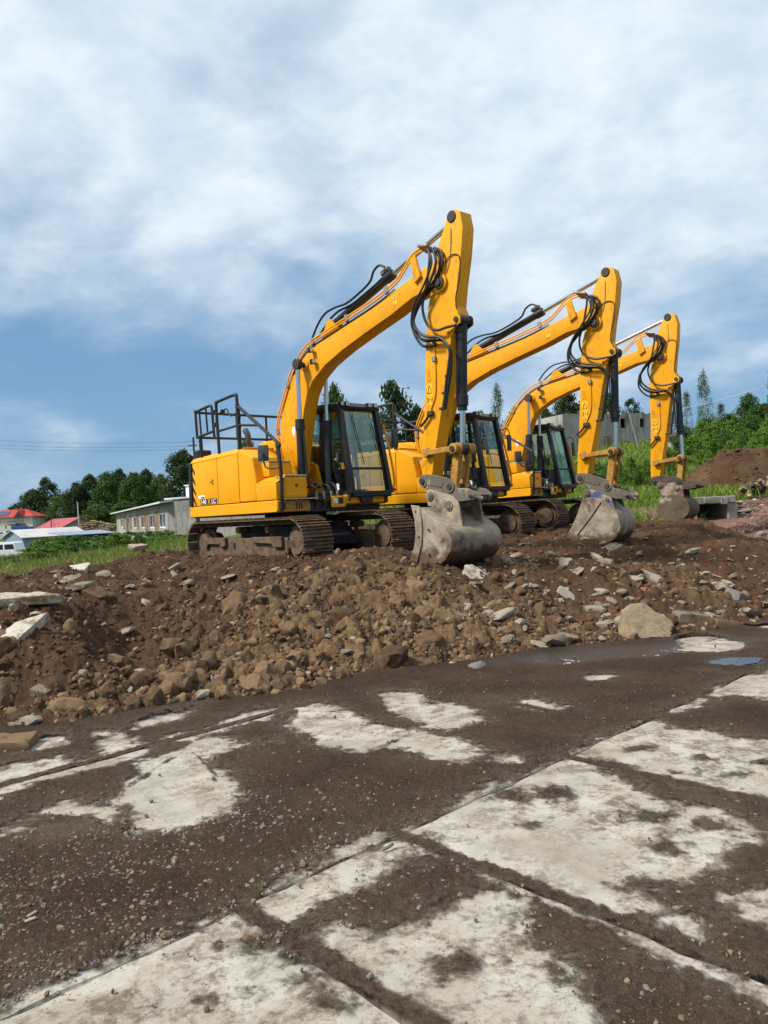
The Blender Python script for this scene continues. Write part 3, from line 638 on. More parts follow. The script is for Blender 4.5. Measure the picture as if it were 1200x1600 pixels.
def m_yellow(name, base=(0.80, 0.345, 0.004), dirt=0.3):
    t = NT(name); O = t.obj(); a = t.noise(1.2, 4, 0.55, O); b = t.noise(5.5, 7, 0.72, O); c = t.noise(24, 5, 0.7, O)
    col = t.mix(t.rng(a, 0.3, 0.7), tuple(v * .92 for v in base), tuple(min(1, v * 1.06) for v in base))
    streak = t.noise(3.0, 6, 0.7, t.mapv(O, (5, 5, 0.6)))
    d = t.math('MULTIPLY', t.rng(t.math('ADD', t.math('MULTIPLY', b, .6), t.math('MULTIPLY', streak, .4)), .66 - dirt * .30, .78 - dirt * .24), t.rng(c, .30, .62))
    col = t.mix(t.math('MULTIPLY', d, .75), col, (0.16, 0.085, 0.040))
    dust = t.math('MULTIPLY', t.rng(t.noise(2.4, 6, .65, O), .45, .75), .16)
    col = t.mix(dust, col, (0.36, 0.24, 0.11))
    chip = t.rng(t.voro(38, vec=O), .0, .05); spk = t.rng(t.noise(6, 4, .6, O), .55, .62)
    col = t.mix(t.math('MULTIPLY', t.math('MULTIPLY', t.math('SUBTRACT', 1.0, chip), spk), .9), col, (0.05, 0.03, 0.02))
    t.bump(t.math('ADD', t.math('MULTIPLY', b, .5), t.math('MULTIPLY', d, .7)), .18, .004)
    return t.fin(col, t.rng(d, 0, 1, .46, .85, False), 0, .22)
M['yellow'] = m_yellow('yellow_paint', dirt=.32)
M['yellow_arm'] = m_yellow('worn_yellow_paint', (0.78, 0.335, 0.004), dirt=.52)
M['yellow_worn'] = m_yellow('muddy_yellow_paint', (0.52, 0.27, 0.045), dirt=1.0)
def m_dark(name, base, rough=.45, metal=0.0, dust=.35, dc=(0.15, 0.115, 0.085)):
    t = NT(name); O = t.obj(); b = t.noise(5, 6, .68, O); c = t.noise(30, 4, .6, O)
    d = t.math('MULTIPLY', t.rng(b, .42, .72), dust)
    col = t.mix(d, t.mix(t.rng(c, .3, .7), tuple(v * .7 for v in base), tuple(v * 1.3 for v in base)), dc)
    t.bump(b, .12, .004); return t.fin(col, t.rng(d, 0, .4, rough, .8, False), metal, .4)
M['black'] = m_dark('black_metal', (0.011, 0.012, 0.015), .5, dust=.12)
M['cyl'] = m_dark('cylinder_barrel_paint', (0.011, 0.0135, 0.020), .4, dust=.10)
M['hose'] = m_dark('rubber_hose', (0.010, 0.010, 0.011), .5, dust=.06)
M['cabframe'] = m_dark('cab_frame_paint', (0.009, 0.011, 0.016), .36, dust=.05)
M['plastic'] = m_dark('grey_plastic', (0.06, 0.062, 0.066), .55, dust=.2)
M['chrome'] = NT('chromed_rod').fin((0.60, 0.61, 0.63), .16, 1.0)
M['pinm'] = m_dark('greasy_pin', (0.05, 0.043, 0.037), .55, .5, .5)
M['clamp'] = m_dark('steel_clamp', (0.30, 0.27, 0.23), .5, .6, .5)
M['tread'] = m_dark('aluminium_tread', (0.50, 0.49, 0.46), .5, .4, .45)
M['lens'] = m_dark('lamp_lens', (0.62, 0.58, 0.50), .25, 0, .3)
M['white_label'] = m_dark('white_label', (0.75, 0.75, 0.72), .5, 0, .15)
M['black_label'] = m_dark('black_label', (0.02, 0.018, 0.016), .5, 0, .08)
M['yellow_label'] = m_dark('yellow_label', (0.82, 0.44, 0.02), .5, 0, .05)
M['red_lens'] = m_dark('red_lens', (0.45, 0.03, 0.02), .3, 0, .2)
M['seat'] = m_dark('seat_fabric', (0.02, 0.021, 0.024), .9, 0, .1)
def m_trackmud():
    t = NT('muddy_track_steel'); P = t.pos(); b = t.noise(7, 7, .7, P); c = t.noise(40, 5, .7, P)
    col = t.mix(t.rng(b, .3, .7), (0.075, 0.045, 0.028), (0.17, 0.115, 0.075))
    col = t.mix(t.rng(c, .55, .75, 0, .6), col, (0.28, 0.22, 0.16)); t.bump(t.math('ADD', b, t.math('MULTIPLY', c, .6)), .9, .012)
    return t.fin(col, .85, 0, .2)
M['track'] = m_trackmud()
def m_bucket(name, paint, pamt, low=None, lowz=.2):
    """scraped steel: dried pale mud, rust, leftover paint; low = colour of the worn underside below height lowz"""
    t = NT(name); O = t.obj(); b = t.noise(3.2, 7, .68, O); c = t.noise(18, 6, .72, O)
    st = t.noise(9, 6, .7, t.mapv(O, (3, .5, 3)))
    col = t.mix(t.rng(b, .35, .65), (0.17, 0.132, 0.096), (0.40, 0.335, 0.25))
    col = t.mix(t.rng(st, .42, .7, 0, .7), col, (0.29, 0.235, 0.17))
    col = t.mix(t.rng(t.noise(2.1, 6, .7, O), .56, .68, 0, .9), col, (0.095, 0.042, 0.026))
    col = t.mix(t.math('MULTIPLY', t.rng(t.noise(2.6, 5, .7, t.mapv(O, (1, 1, 1), (3, 1, 2))), .70 - pamt * .3, .78 - pamt * .3), .85), col, paint)
    if low:
        z = t.n('ShaderNodeSeparateXYZ'); t.L(O, z.inputs[0])
        col = t.mix(t.math('MULTIPLY', t.rng(t.math('ADD', z.outputs[2], t.math('MULTIPLY', t.math('SUBTRACT', b, .5), .7)), lowz + .10, lowz - .08), .9), col, low)
    scr = t.rng(t.noise(30, 3, .6, t.mapv(O, (6, .35, 6))), .64, .70); col = t.mix(t.math('MULTIPLY', scr, .5), col, (0.45, 0.41, 0.35))
    col = t.mix(t.rng(c, .6, .8, 0, .5), col, (0.06, 0.045, 0.035))
    t.bump(t.math('ADD', b, t.math('MULTIPLY', c, .7)), .8, .012); return t.fin(col, .75, .1, .25)
M['bucket1'] = m_bucket('worn_bucket_steel', (0.085, 0.10, 0.13), .25, (0.10, 0.048, 0.03), .22)
M['bucket2'] = m_bucket('grey_bucket_steel', (0.31, 0.31, 0.30), .45, (0.075, 0.045, 0.028), .20)
M['bucket3'] = m_bucket('earthy_bucket_steel', (0.085, 0.056, 0.036), 1.2)
M['hitch'] = m_bucket('hitch_casting', (0.105, 0.09, 0.074), 1.0)
M['hitch_dark'] = m_dark('dark_hitch_casting', (0.05, 0.042, 0.036), .7, .2, .7)
M['blue'] = m_bucket('blue_coupler_paint', (0.02, 0.06, 0.19), .75)
M['redpaint'] = m_bucket('red_coupler_paint', (0.15, 0.02, 0.02), .72)
def m_glass():
    t = NT('cab_glass'); tr = t.n('ShaderNodeBsdfTransparent'); tr.inputs[0].default_value = (0.78, 0.85, 0.82, 1)
    gl = t.n('ShaderNodeBsdfGlossy'); gl.inputs['Roughness'].default_value = 0.03; gl.inputs[0].default_value = (.9, .95, .95, 1)
    fr = t.n('ShaderNodeFresnel'); fr.inputs[0].default_value = 1.5
    mx = t.n('ShaderNodeMixShader'); t.L(t.math('MULTIPLY', fr.outputs[0], .26), mx.inputs[0]); t.L(tr.outputs[0], mx.inputs[1]); t.L(gl.outputs[0], mx.inputs[2]); t.L(mx.outputs[0], t.out.inputs[0])
    return t.m
M['glass'] = m_glass()

FOOT = np.array([.22, 1.72]); PIV = np.array([4.19, 4.134])
BOOM_UP = [(0.02, 1.62), (-.06, 1.85), (-.10, 2.25), (-.05, 2.62), (.09, 2.95), (.24, 3.18), (.46, 3.46), (.70, 3.66), (1.02, 3.83), (1.59, 3.95), (2.71, 4.15), (3.17, 4.25), (3.7, 4.39), (4.02, 4.46), (4.17, 4.44), (4.27, 4.30)]
BOOM_LO = [(4.28, 4.05), (4.12, 3.99), (3.92, 4.10), (3.59, 4.06), (3.14, 3.92), (2.48, 3.76), (1.87, 3.60), (1.37, 3.43), (1.00, 3.22), (.81, 2.99), (.69, 2.70), (.58, 2.35), (.46, 1.95), (.40, 1.62), (.22, 1.55)]
ARM = [(4.36, 5.02), (4.42, 5.11), (4.52, 5.11), (4.62, 5.05), (4.66, 4.82), (4.60, 4.45), (4.50, 4.05), (4.44, 3.74), (4.49, 3.62), (4.50, 3.52), (4.42, 3.45), (4.33, 3.32), (4.23, 2.95), (4.12, 2.50), (4.00, 2.08), (3.90, 1.75), (3.80, 1.36), (3.74, 1.20), (3.64, 1.18), (3.58, 1.28), (3.60, 1.55), (3.68, 2.10), (3.74, 2.60), (3.79, 3.10), (3.84, 3.55), (3.90, 3.85), (3.99, 4.10), (4.05, 4.45), (4.15, 4.66)]
BPIN = np.array([3.67, 1.27]); LPIN = np.array([3.76, 1.69]); RPIN = np.array([4.33, 1.70]); BCT = np.array([4.47, 3.54])
ATOP = np.array([4.46, 5.02]); BCPIN = np.array([.81, 3.53])
def rot2(v, a): return np.array([v[0] * math.cos(a) - v[1] * math.sin(a), v[0] * math.sin(a) + v[1] * math.cos(a)])

def shoe_mesh():
    mb = MB(); mb.box(-.082, .082, -.30, .30, 0, .016)
    for gx, h in ((-.066, .032), (.0, .026), (.066, .026)): mb.box(gx - .009, gx + .009, -.298, .298, .0162, .016 + h)
    return mb.mesh('shoe', M['track'], smooth=False)
SHOE = shoe_mesh()
def excavator(pose, db, da, hitch_a, kind, label):
    X, Y, Z, yaw, pit, rol = pose
    f = Vector((math.cos(yaw), math.sin(yaw), 0)); l = Vector((-math.sin(yaw), math.cos(yaw), 0)); u = Vector((0, 0, 1))
    f2 = f * math.cos(pit) + u * math.sin(pit); u2 = -f * math.sin(pit) + u * math.cos(pit)
    l2 = l * math.cos(rol) + u2 * math.sin(rol); u3 = -l * math.sin(rol) + u2 * math.cos(rol)
    root = empty('excavator'); root.matrix_world = Matrix(((f2.x, l2.x, u3.x, X), (f2.y, l2.y, u3.y, Y), (f2.z, l2.z, u3.z, Z), (0, 0, 0, 1)))
    tag(root, label, 'excavator', 'yellow tracked excavators parked in a row on the soil heap')
    rn = random.Random(int(X * 100))
    def part(name, mb, mat, parent=root, **k): return mb.build(name, M[mat], parent, **k)
    # ---- undercarriage
    mb = MB(); mb.box(-.75, .75, -.66, .66, .36, .70); mb.prism([(-1.1, .30), (1.1, .30), (.8, .62), (-.8, .62)], -.67, -.40); mb.prism([(-1.1, .30), (1.1, .30), (.8, .62), (-.8, .62)], .40, .67)
    mb.prism([(.75, .36), (1.15, .30), (1.2, .5), (.75, .69)], -.35, .35)
    part('undercarriage', mb, 'black', bevel=.02)
    mb = MB(); mb.cyl((0, 0, .701), (0, 0, .905), .58, n=32); part('slew_ring', mb, 'pinm')
    for s in (-1, 1):
        yc = .95 * s
        tr = empty('track', parent=root); CX, RO = 1.52, .385; Lp = 4 * CX + 2 * math.pi * RO; n = 49
        mb = MB(); path = []
        for k in range(72):
            d = Lp * k / 72; path.append(d)
        def at(d):
            d %= Lp
            if d < 2 * CX: 
                sag = 0.03 * math.sin(math.pi * d / (2 * CX)) * 0
                return (-CX + d, .415 + RO - sag, 0.0)
            d -= 2 * CX
            if d < math.pi * RO: a = d / RO; return (CX + RO * math.sin(a), .415 + RO * math.cos(a), -a)
            d -= math.pi * RO
            if d < 2 * CX: return (CX - d, .415 - RO, -math.pi)
            d -= 2 * CX; a = d / RO; return (-CX - RO * math.sin(a), .415 - RO * math.cos(a), -math.pi - a)
        outer = [at(d)[:2] for d in path]
        vs = []; K = len(path)
        for (px, pz) in outer:
            cx = max(-CX, min(CX, px)); dx, dz = px - cx, pz - .415; L = math.hypot(dx, dz)
            q = (cx + dx / L * (RO - .085), .415 + dz / L * (RO - .085))
            for yy in (yc - .1, yc + .1): vs += [(px, yy, pz), (q[0], yy, q[1])]
        fs = []
        for k in range(K):
            a, b = k * 4, ((k + 1) % K) * 4
            fs += [(a, b, b + 1, a + 1), (a + 2, a + 3, b + 3, b + 2), (a, a + 2, b + 2, b), (a + 1, b + 1, b + 3, a + 3)]
        mb.add(vs, fs); part('link_chain', mb, 'track', tr, smooth=False)
        off = rn.uniform(0, .17)
        for k in range(n):
            px, pz, a = at(off + Lp * k / n)
            o = bpy.data.objects.new('shoe', SHOE); link(o, tr)
            o.matrix_local = Matrix.Translation((px, yc, pz)) @ Matrix.Rotation(-a + rn.uniform(-.03, .03), 4, 'Y')
        so = 1 if s > 0 else -1          # outer side
        y0, y1 = yc - .17, yc + .17
        mb = MB(); mb.prism([(-1.45, .17), (1.22, .17), (1.30, .25), (1.30, .50), (-1.40, .50), (-1.50, .42)], y0, y1)
        fr = part('track_frame', mb, 'track', tr, bevel=.015)
        mb = MB(); yo = yc + so * .17
        a, b = (yo, yo + .06) if so > 0 else (yo - .06, yo)
        mb.prism([(-1.42, .52), (-.62, .52), (-.62, .36), (-.80, .34), (-.84, .40), (-1.25, .40), (-1.30, .33), (-1.42, .33)], a, b)
        part('guard', mb, 'track', tr, bevel=.008)
        mb = MB(); mb.prism([(.30, .52), (1.20, .52), (1.20, .34), (.95, .34), (.90, .40), (.30, .42)], a, b); part('guard', mb, 'track', tr, bevel=.008)
        mb = MB(); c = yo + so * .004; mb.box(-.42, -.34, min(yo, c), max(yo, c), .30, .42); part('slot', mb, 'black', tr)
        for k in range(7):
            xx = -1.05 + k * .35; mb = MB(); mb.cyl((xx, yc - .16, .12), (xx, yc + .16, .12), .085, n=14); mb.cyl((xx, yc - .18, .12), (xx, yc + .18, .12), .045, n=10); part('roller', mb, 'track', tr)
        for xx in (-.35, .62):
            mb = MB(); mb.cyl((xx, yc - .12, .645), (xx, yc + .15 , .645), .062, n=14); mb.box(xx - .03, xx + .03, yc - .03, yc + .03, .48, .645); part('carrier_roller', mb, 'track', tr)
        mb = MB(); mb.cyl((CX, yc - .09, .415), (CX, yc + .09, .415), .295, n=32); mb.cyl((CX, yc - .15, .415), (CX, yc + .15, .415), .20, n=24); mb.ring((CX, yc, .415), (0, 1, 0), .20, .27, .22, 32); mb.box(1.2, 1.5, yc - .15, yc + .15, .33, .45)
        part('idler_wheel', mb, 'track', tr, bevel=.006)
        mb = MB(); pr = []
        for k in range(42):
            a = 2 * math.pi * k / 42; rr = .31 if k % 2 else .265; pr.append((-CX + rr * math.cos(a), .415 + rr * math.sin(a)))
        mb.prism(pr, yc - .03, yc + .03); mb.cyl((-CX, yc - .16, .415), (-CX, yc + .19, .415), .19, n=24); part('sprocket', mb, 'track', tr)
    # ---- revolving frame and bodywork
    mb = MB(); mb.box(-1.72, 1.15, -.60, .22, .905, 1.09); mb.box(-1.70, .2, -1.20, -.60, .905, 1.0); mb.box(-1.70, 1.05, .22, 1.20, .905, 1.0); part('deck', mb, 'black', bevel=.01)
    mb = MB(); mb.prism([(-1.76, .925), (1.20, .925), (1.24, .96), (1.24, 1.125), (-1.76, 1.125)], -1.245, -1.16); part('side_skirt', mb, 'yellow', bevel=.012)
    plan = [(-1.70, -1.235), (-1.86, -1.17), (-2.02, -1.0), (-2.14, -.7), (-2.2, -.35), (-2.21, 0), (-2.2, .35), (-2.14, .7), (-2.02, 1.0), (-1.86, 1.17), (-1.70, 1.235)]
    mb = MB(); mb.prism(plan, .925, 1.94, 'z'); part('counterweight', mb, 'yellow', bevel=.03, seg=2)
    mb = MB(); mb.prism([(-1.76, 1.135), (-1.64, 1.135), (-1.615, 1.965), (-1.71, 1.985)], -1.262, -1.06); part('corner_post', mb, 'black', bevel=.012)
    # side doors
    def panel(name, prof, y0=-1.24, y1=-1.15, mat='yellow', parent=root, bevel=.014, seg=2): 
        mb = MB(); mb.prism(prof, y0, y1); return part(name, mb, mat, parent, bevel=bevel, seg=seg)
    d1 = panel('rear_door', [(-1.615, 1.14), (-.672, 1.14), (-.664, 1.978), (-1.59, 1.955)])
    d2 = panel('middle_door', [(-.660, 1.14), (.060, 1.14), (.064, 2.00), (-.652, 1.98)])
    # hazard stripes and lettering on the rear door
    for k in range(4):
        zt = 1.94 - k * .20; mb = MB(); mb.prism([(-1.606 + k * .002, zt), (-1.50 + k * .002, zt - .15), (-1.50 + k * .002, zt - .225), (-1.606 + k * .002, zt - .095)], -1.2435, -1.2405); part('stripe', mb, 'black_label', d1)
    mb = MB(); mb.box(-1.33, -.72, -1.2430, -1.2405, 1.155, 1.262); part('name_plate', mb, 'black_label', d1)
    tx = {}
    for txt, px, mt in (('140', -1.315, 'white_label'), ('X', -1.055, 'yellow_label'), ('LC', -.915, 'white_label')):
        o = bpy.data.objects.new('lettering', text_mesh(txt, .125, M[mt])); link(o, d1); o.location = (px, -1.2445, 1.166); o.rotation_euler = (R(90), 0, 0); o.scale = (1.08, 1, 1)
    mb = MB(); mb.box(-1.41, -1.17, -1.2430, -1.2405, 1.275, 1.335); part('small_plate', mb, 'white_label', d1)
    mb = MB(); mb.box(-1.31, -1.18, -1.2445, -1.2432, 1.280, 1.302); part('small_plate_mark', mb, 'black_label', d1)
    mb = MB(); mb.cyl((-.90, -1.243, 1.56), (-.90, -1.2405, 1.56), .022, n=12); mb.cyl((-.84, -1.243, 1.535), (-.84, -1.2405, 1.535), .024, n=12); mb.cyl((-.84, -1.243, 1.59), (-.84, -1.2405, 1.59), .024, n=12); part('door_latch', mb, 'pinm', d1)
    # top cover of the right side with its chamfer
    mb = MB(); sec0 = [(-1.24, 1.965), (-1.20, 2.04), (-1.02, 2.095), (-.45, 2.095), (-.45, 1.94), (-1.15, 1.94)]
    sec1 = [(-1.24, 2.008), (-1.20, 2.075), (-1.02, 2.13), (-.45, 2.13), (-.45, 1.94), (-1.15, 1.94)]
    mb.prism(sec0, -1.62, .066, 'x', sec1); part('top_cover', mb, 'yellow', bevel=.012)
    mb = MB(); pc = plan + [(-1.625, 1.235), (-1.625, -1.235)]; mb.prism(pc, 1.945, 2.06, 'z', [(-1.625 + (a + 1.625) * .80, b * .93) for a, b in pc]); part('rear_cap', mb, 'yellow', bevel=.02)
    # slanted panel and tank
    panel('slanted_panel', [(.070, 1.14), (.60, 1.14), (.625, 1.54), (.535, 1.90), (.15, 2.075), (.072, 2.012)], -1.24, -.62, bevel=.035, seg=3)
    mb = MB(); q0 = [(.606, 1.14), (1.225, 1.14), (1.225, 1.42), (1.10, 1.455), (.606, 1.435)]
    mb.prism(q0, -1.2405, -1.08); mb.add([(.606, -1.2405, 1.435), (1.10, -1.2405, 1.455), (1.225, -1.2405, 1.42), (1.225, -1.08, 1.50), (1.10, -1.05, 1.545), (.606, -1.05, 1.53), (.606, -.62, 1.53), (1.225, -.62, 1.53), (1.225, -1.05, 1.53)],
           [(0, 1, 4, 5), (1, 2, 3, 4), (5, 4, 3, 8, 7, 6)])
    part('fuel_tank', mb, 'yellow', bevel=.016, seg=2)
    mb = MB(); mb.prism([(.07, 1.412), (.32, 1.405), (.95, 1.465), (1.16, 1.49), (1.10, 1.40), (.30, 1.36)], -1.262, -1.236); 
    # front tool box with steps
    mb = MB(); mb.box(.62, 1.226, -1.07, -.60, 1.16, 1.525); tb = part('tool_box', mb, 'yellow', bevel=.035, seg=3)
    mb = MB(); mb.box(1.2265, 1.232, -1.02, -.66, 1.20, 1.47); part('tool_box_door', mb, 'yellow', tb, bevel=.002)
    mb = MB(); mb.ring((1.236, -.83, 1.37), (1, 0, 0), .014, .028, .008, 14); part('lock', mb, 'pinm', tb)
    mb = MB(); mb.box(.95, 1.24, -1.06, -.60, 1.528, 1.55); part('step_tread', mb, 'tread', tb, bevel=.004)
    mb = MB(); mb.box(.20, .80, -1.08, -.60, 1.55, 1.80); ub = part('upper_step_box', mb, 'yellow', bevel=.03, seg=2)
    mb = MB(); mb.box(.55, .815, -1.07, -.61, 1.803, 1.825); part('step_tread', mb, 'tread', ub, bevel=.004)
    mb = MB(); mb.box(1.10, 1.235, -1.14, -.56, .925, 1.125); fb = part('front_step_bracket', mb, 'yellow_worn', bevel=.012)
    mb = MB(); mb.box(1.12, 1.33, -1.10, -.46, 1.13, 1.15); part('step_tread', mb, 'tread', fb, bevel=.004)
    for k in range(3): mb = MB(); mb.box(1.236, 1.24, -.86 + k * .05, -.835 + k * .05, .97, 1.08); part('slot', mb, 'black', fb)
    # hoods behind the boom
    mb = MB(); mb.box(-1.60, -.18, -.44, .20, 1.10, 2.10); mb.box(-1.60, -.50, .20, 1.20, 1.10, 2.08); hd = part('engine_hood', mb, 'yellow', bevel=.03, seg=2)
    mb = MB(); mb.prism([(-1.05, 2.10), (-.92, 2.29), (-.75, 2.33), (-.40, 2.32), (-.24, 2.22), (-.20, 2.10)], -.15, .75); part('hood_bulge', mb, 'yellow', hd, bevel=.05, seg=3)
    mb = MB(); mb.tube([(-.55, -.62, 2.1), (-.55, -.62, 2.30)], .045, 12); mb.tube(catmull([(-.55, -.62, 2.25), (-.53, -.62, 2.40), (-.62, -.62, 2.52)], 4), .055, 12); part('exhaust_stack', mb, 'plastic', hd)
    mb = MB(); mb.box(-1.86, -1.68, -1.05, -.75, 2.06, 2.24); part('camera_housing', mb, 'black', hd, bevel=.02)
    mb = MB(); mb.box(1.0, 1.20, -.44, .20, 1.095, 1.18); mb.cyl((.76, -.47, 1.2), (.76, .33, 1.2), .045, n=12); part('cylinder_mount', mb, 'black', bevel=.01)
    mb = MB()
    for yy in (-.26, .26): mb.prism([(-.15, 1.09), (.62, 1.09), (.40, 1.78), (.22, 1.86), (.05, 1.78)], yy - .03, yy + .03)
    mb.cyl((FOOT[0], -.34, FOOT[1]), (FOOT[0], .34, FOOT[1]), .06, n=16); part('boom_mount', mb, 'yellow_arm', bevel=.006)
    for k in range(4):
        yy = -.40 + k * .16 + rn.uniform(-.02, .02); x0 = 1.17; mb = MB(); zt = 1.55 + .1 * (k % 3)
        mb.tube(catmull([(x0, yy, 1.0), (x0 + .01, yy, 1.2), (x0 - .02, yy, 1.32), (x0 - .14, yy, 1.38 + .03 * (k % 2)), (.70, yy * .6, 1.34)], 4), .017, 8); part('hose', mb, 'hose')
        mb = MB(); mb.cyl((x0 + .02, yy, 1.12), (x0 + .03, yy, 1.26), .025, n=8); part('hose_fitting', mb, 'clamp')
    # ---- platform under the cab
    mb = MB(); mb.prism([(-.4, 1.0), (1.15, 1.0), (1.24, 1.03), (1.24, 1.185), (-.4, 1.185)], .225, 1.25); mb.prism([(1.205, .965), (1.238, .965), (1.238, 1.17), (1.205, 1.17)], -.10, .222); pf = part('cab_platform', mb, 'yellow', bevel=.015)
    mb = MB(); mb.box(1.2415, 1.245, -.06, .04, 1.04, 1.13); part('label', mb, 'white_label', pf)
    mb = MB(); mb.box(1.2415, 1.245, .045, .16, 1.03, 1.14); part('label', mb, 'black_label', pf)
    mb = MB(); mb.box(1.2415, 1.245, .27, .33, 1.07, 1.11); part('label', mb, 'black_label', pf)
    mb = MB(); mb.box(1.2415, 1.275, 1.14, 1.21, 1.02, 1.14); part('rubber_stop', mb, 'black', pf, bevel=.006)
    # ---- cab
    cab = empty('cab', parent=root)
    B = {'FR': (1.29, .33, 1.19), 'FL': (1.29, 1.25, 1.19), 'RR': (-.46, .38, 1.19), 'RL': (-.46, 1.25, 1.19), 'fr': (1.03, .36, 2.74), 'fl': (1.03, 1.21, 2.74), 'rr': (-.40, .40, 2.80), 'rl': (-.40, 1.21, 2.80)}
    def bar(mb, a, b, w, d, ref=(1, 0, 0)):
        a, b = Vector(a), Vector(b); t = (b - a).normalized(); x = Vector(ref); x = (x - t * x.dot(t)).normalized(); y = t.cross(x)
        mb.obox((a + b) / 2, x * w, y * d, t * ((b - a).length / 2)); return mb
    for a, b, w, d in (('FR', 'fr', .055, .05), ('FL', 'fl', .055, .05), ('RR', 'rr', .05, .045), ('RL', 'rl', .05, .045)):
        part('pillar', bar(MB(), B[a], B[b], w, d), 'cabframe', cab, bevel=.018, seg=2)
    lerp = lambda p, q, t: tuple(p[i] + (q[i] - p[i]) * t for i in range(3))
    m0, m1 = lerp(B['FR'], B['RR'], .42), lerp(B['fr'], B['rr'], .42); part('pillar', bar(MB(), m0, m1, .03, .03), 'cabframe', cab, bevel=.01)
    m2, m3 = lerp(B['FL'], B['RL'], .50), lerp(B['fl'], B['rl'], .50); part('pillar', bar(MB(), m2, m3, .04, .03), 'cabframe', cab, bevel=.01)
    mb = MB()
    for a, b in (('FR', 'FL'), ('RR', 'RL')): bar(mb, B[a], B[b], .05, .05)
    for a, b in (('FR', 'RR'), ('FL', 'RL')): bar(mb, B[a], B[b], .045, .06, (0, 1, 0))
    part('sill', mb, 'cabframe', cab, bevel=.01)
    mb = MB(); mb.box(-.4, 1.24, .27, 1.23, 1.19, 1.24); part('cab_floor', mb, 'black', cab)
    # roof with lamps
    mb = MB(); mb.prism([(-.47, 2.76), (1.07, 2.72), (1.10, 2.80), (1.00, 2.86), (.6, 2.89), (-.30, 2.90), (-.49, 2.86)], .29, 1.28); rf = part('roof', mb, 'cabframe', cab, bevel=.03, seg=2)
    mb = MB(); mb.box(-.40, .25, .38, 1.20, 2.895, 2.925); part('roof_panel', mb, 'yellow', rf, bevel=.012)
    mb = MB(); mb.prism([(.32, 2.885), (.98, 2.862), (.98, 2.885), (.32, 2.915)], .40, 1.10); part('roof_hatch', mb, 'tread', rf, bevel=.008)
    for yy in (.36, .48, 1.02, 1.16):
        mb = MB(); mb.box(1.02, 1.115, yy - .045, yy + .045, 2.795, 2.885); lm = part('work_lamp', mb, 'black', rf, bevel=.01)
        mb = MB(); mb.box(1.1155, 1.122, yy - .036, yy + .036, 2.805, 2.875); part('lamp_lens', mb, 'lens', lm, bevel=.003)
    mb = MB(); mb.cyl((-.25, .5, 2.925), (-.25, .5, 3.02), .05, .04, n=14); part('beacon', mb, 'red_lens', rf, bevel=.01)
    # panes
    def pane(a, b, c, d, inset, name='pane'):
        P = [Vector(q) for q in (a, b, c, d)]; ct = sum(P, Vector()) / 4; P = [q + (ct - q) * inset for q in P]
        nr = (P[1] - P[0]).cross(P[3] - P[0]).normalized() * .003
        mb = MB(); mb.add([q - nr for q in P] + [q + nr for q in P], [(3, 2, 1, 0), (4, 5, 6, 7), (0, 1, 5, 4), (1, 2, 6, 5), (2, 3, 7, 6), (3, 0, 4, 7)]); return part(name, mb, 'glass', cab, smooth=False)
    up = lambda p, q, t: lerp(B[p], B[q], t)
    pane(up('FR', 'fr', .03), up('FL', 'fl', .03), B['fl'], B['fr'], .03, 'windscreen')
    mr = lambda t: lerp(m0, m1, t)
    pane(up('FR', 'fr', .30), mr(.30), mr(1), B['fr'], .03, 'side_window'); pane(mr(.30), up('RR', 'rr', .30), B['rr'], mr(1), .03, 'side_window')
    ml = lambda t: lerp(m2, m3, t)
    pane(up('FL', 'fl', .08), ml(.08), ml(1), B['fl'], .04, 'door_window'); pane(ml(.30), up('RL', 'rl', .30), B['rl'], ml(1), .04, 'door_window'); pane(up('RR', 'rr', .5), up('RL', 'rl', .5), B['rl'], B['rr'], .04, 'rear_window')
    a, b, c, d = up('FR', 'fr', .03), up('RR', 'rr', .03), up('RR', 'rr', .30), up('FR', 'fr', .30)
    mb = MB(); mb.prism([(a[0], a[2]), (b[0], b[2]), (c[0], c[2]), (d[0], d[2])], .335, .365); lp = part('lower_panel', mb, 'cabframe', cab, bevel=.006)
    for k in range(5): mb = MB(); mb.box(.55, 1.10 - .015 * k, .329, .3345, 1.30 + k * .055, 1.315 + k * .055); part('louvre', mb, 'black', lp)
    mb = MB(); mb.box(.84, .94, .326, .3285, 1.28, 1.40); part('label', mb, 'white_label', lp)
    mb = MB(); mb.box(-.45, .30, 1.215, 1.245, 1.23, 1.66); part('lower_panel', mb, 'cabframe', cab, bevel=.006)
    mb = MB(); mb.box(-.455, -.42, .29, 1.21, 1.23, 1.97); part('rear_panel', mb, 'cabframe', cab, bevel=.006)
    # windscreen cross bar, wiper, front bracket, door mirror, hand rail
    part('cross_bar', bar(MB(), up('FR', 'fr', .30), up('FL', 'fl', .30), .014, .022), 'cabframe', cab, bevel=.005)
    def onfront(t, s_, off=.02): 
        p = lerp(lerp(B['FR'], B['fr'], t), lerp(B['FL'], B['fl'], t), s_); return (p[0] + off, p[1], p[2])
    mb = MB(); mb.tube([onfront(.02, .86, .03), onfront(.10, .86, .04), onfront(.45, .90, .03)], .012, 6); mb.tube([onfront(.30, .93, .025), onfront(.85, .80, .025)], .009, 6); part('wiper', mb, 'black', cab)
    mb = MB(); mb.tube([onfront(.35, .42), onfront(.95, .30)], .008, 6); part('wiper', mb, 'black', cab)
    mb = MB(); mb.prism([(.55, 1.03), (.80, 1.03), (.86, 1.19), (.49, 1.19)], 1.246, 1.30, 'x'); part('front_bracket', mb, 'cabframe', cab, bevel=.012)
    mb = MB(); mb.tube(catmull([(1.02, 1.27, 2.55), (1.10, 1.34, 2.45), (1.22, 1.37, 1.9), (1.31, 1.36, 1.4), (1.30, 1.28, 1.25)], 6), .021, 8); part('hand_rail', mb, 'yellow', cab)
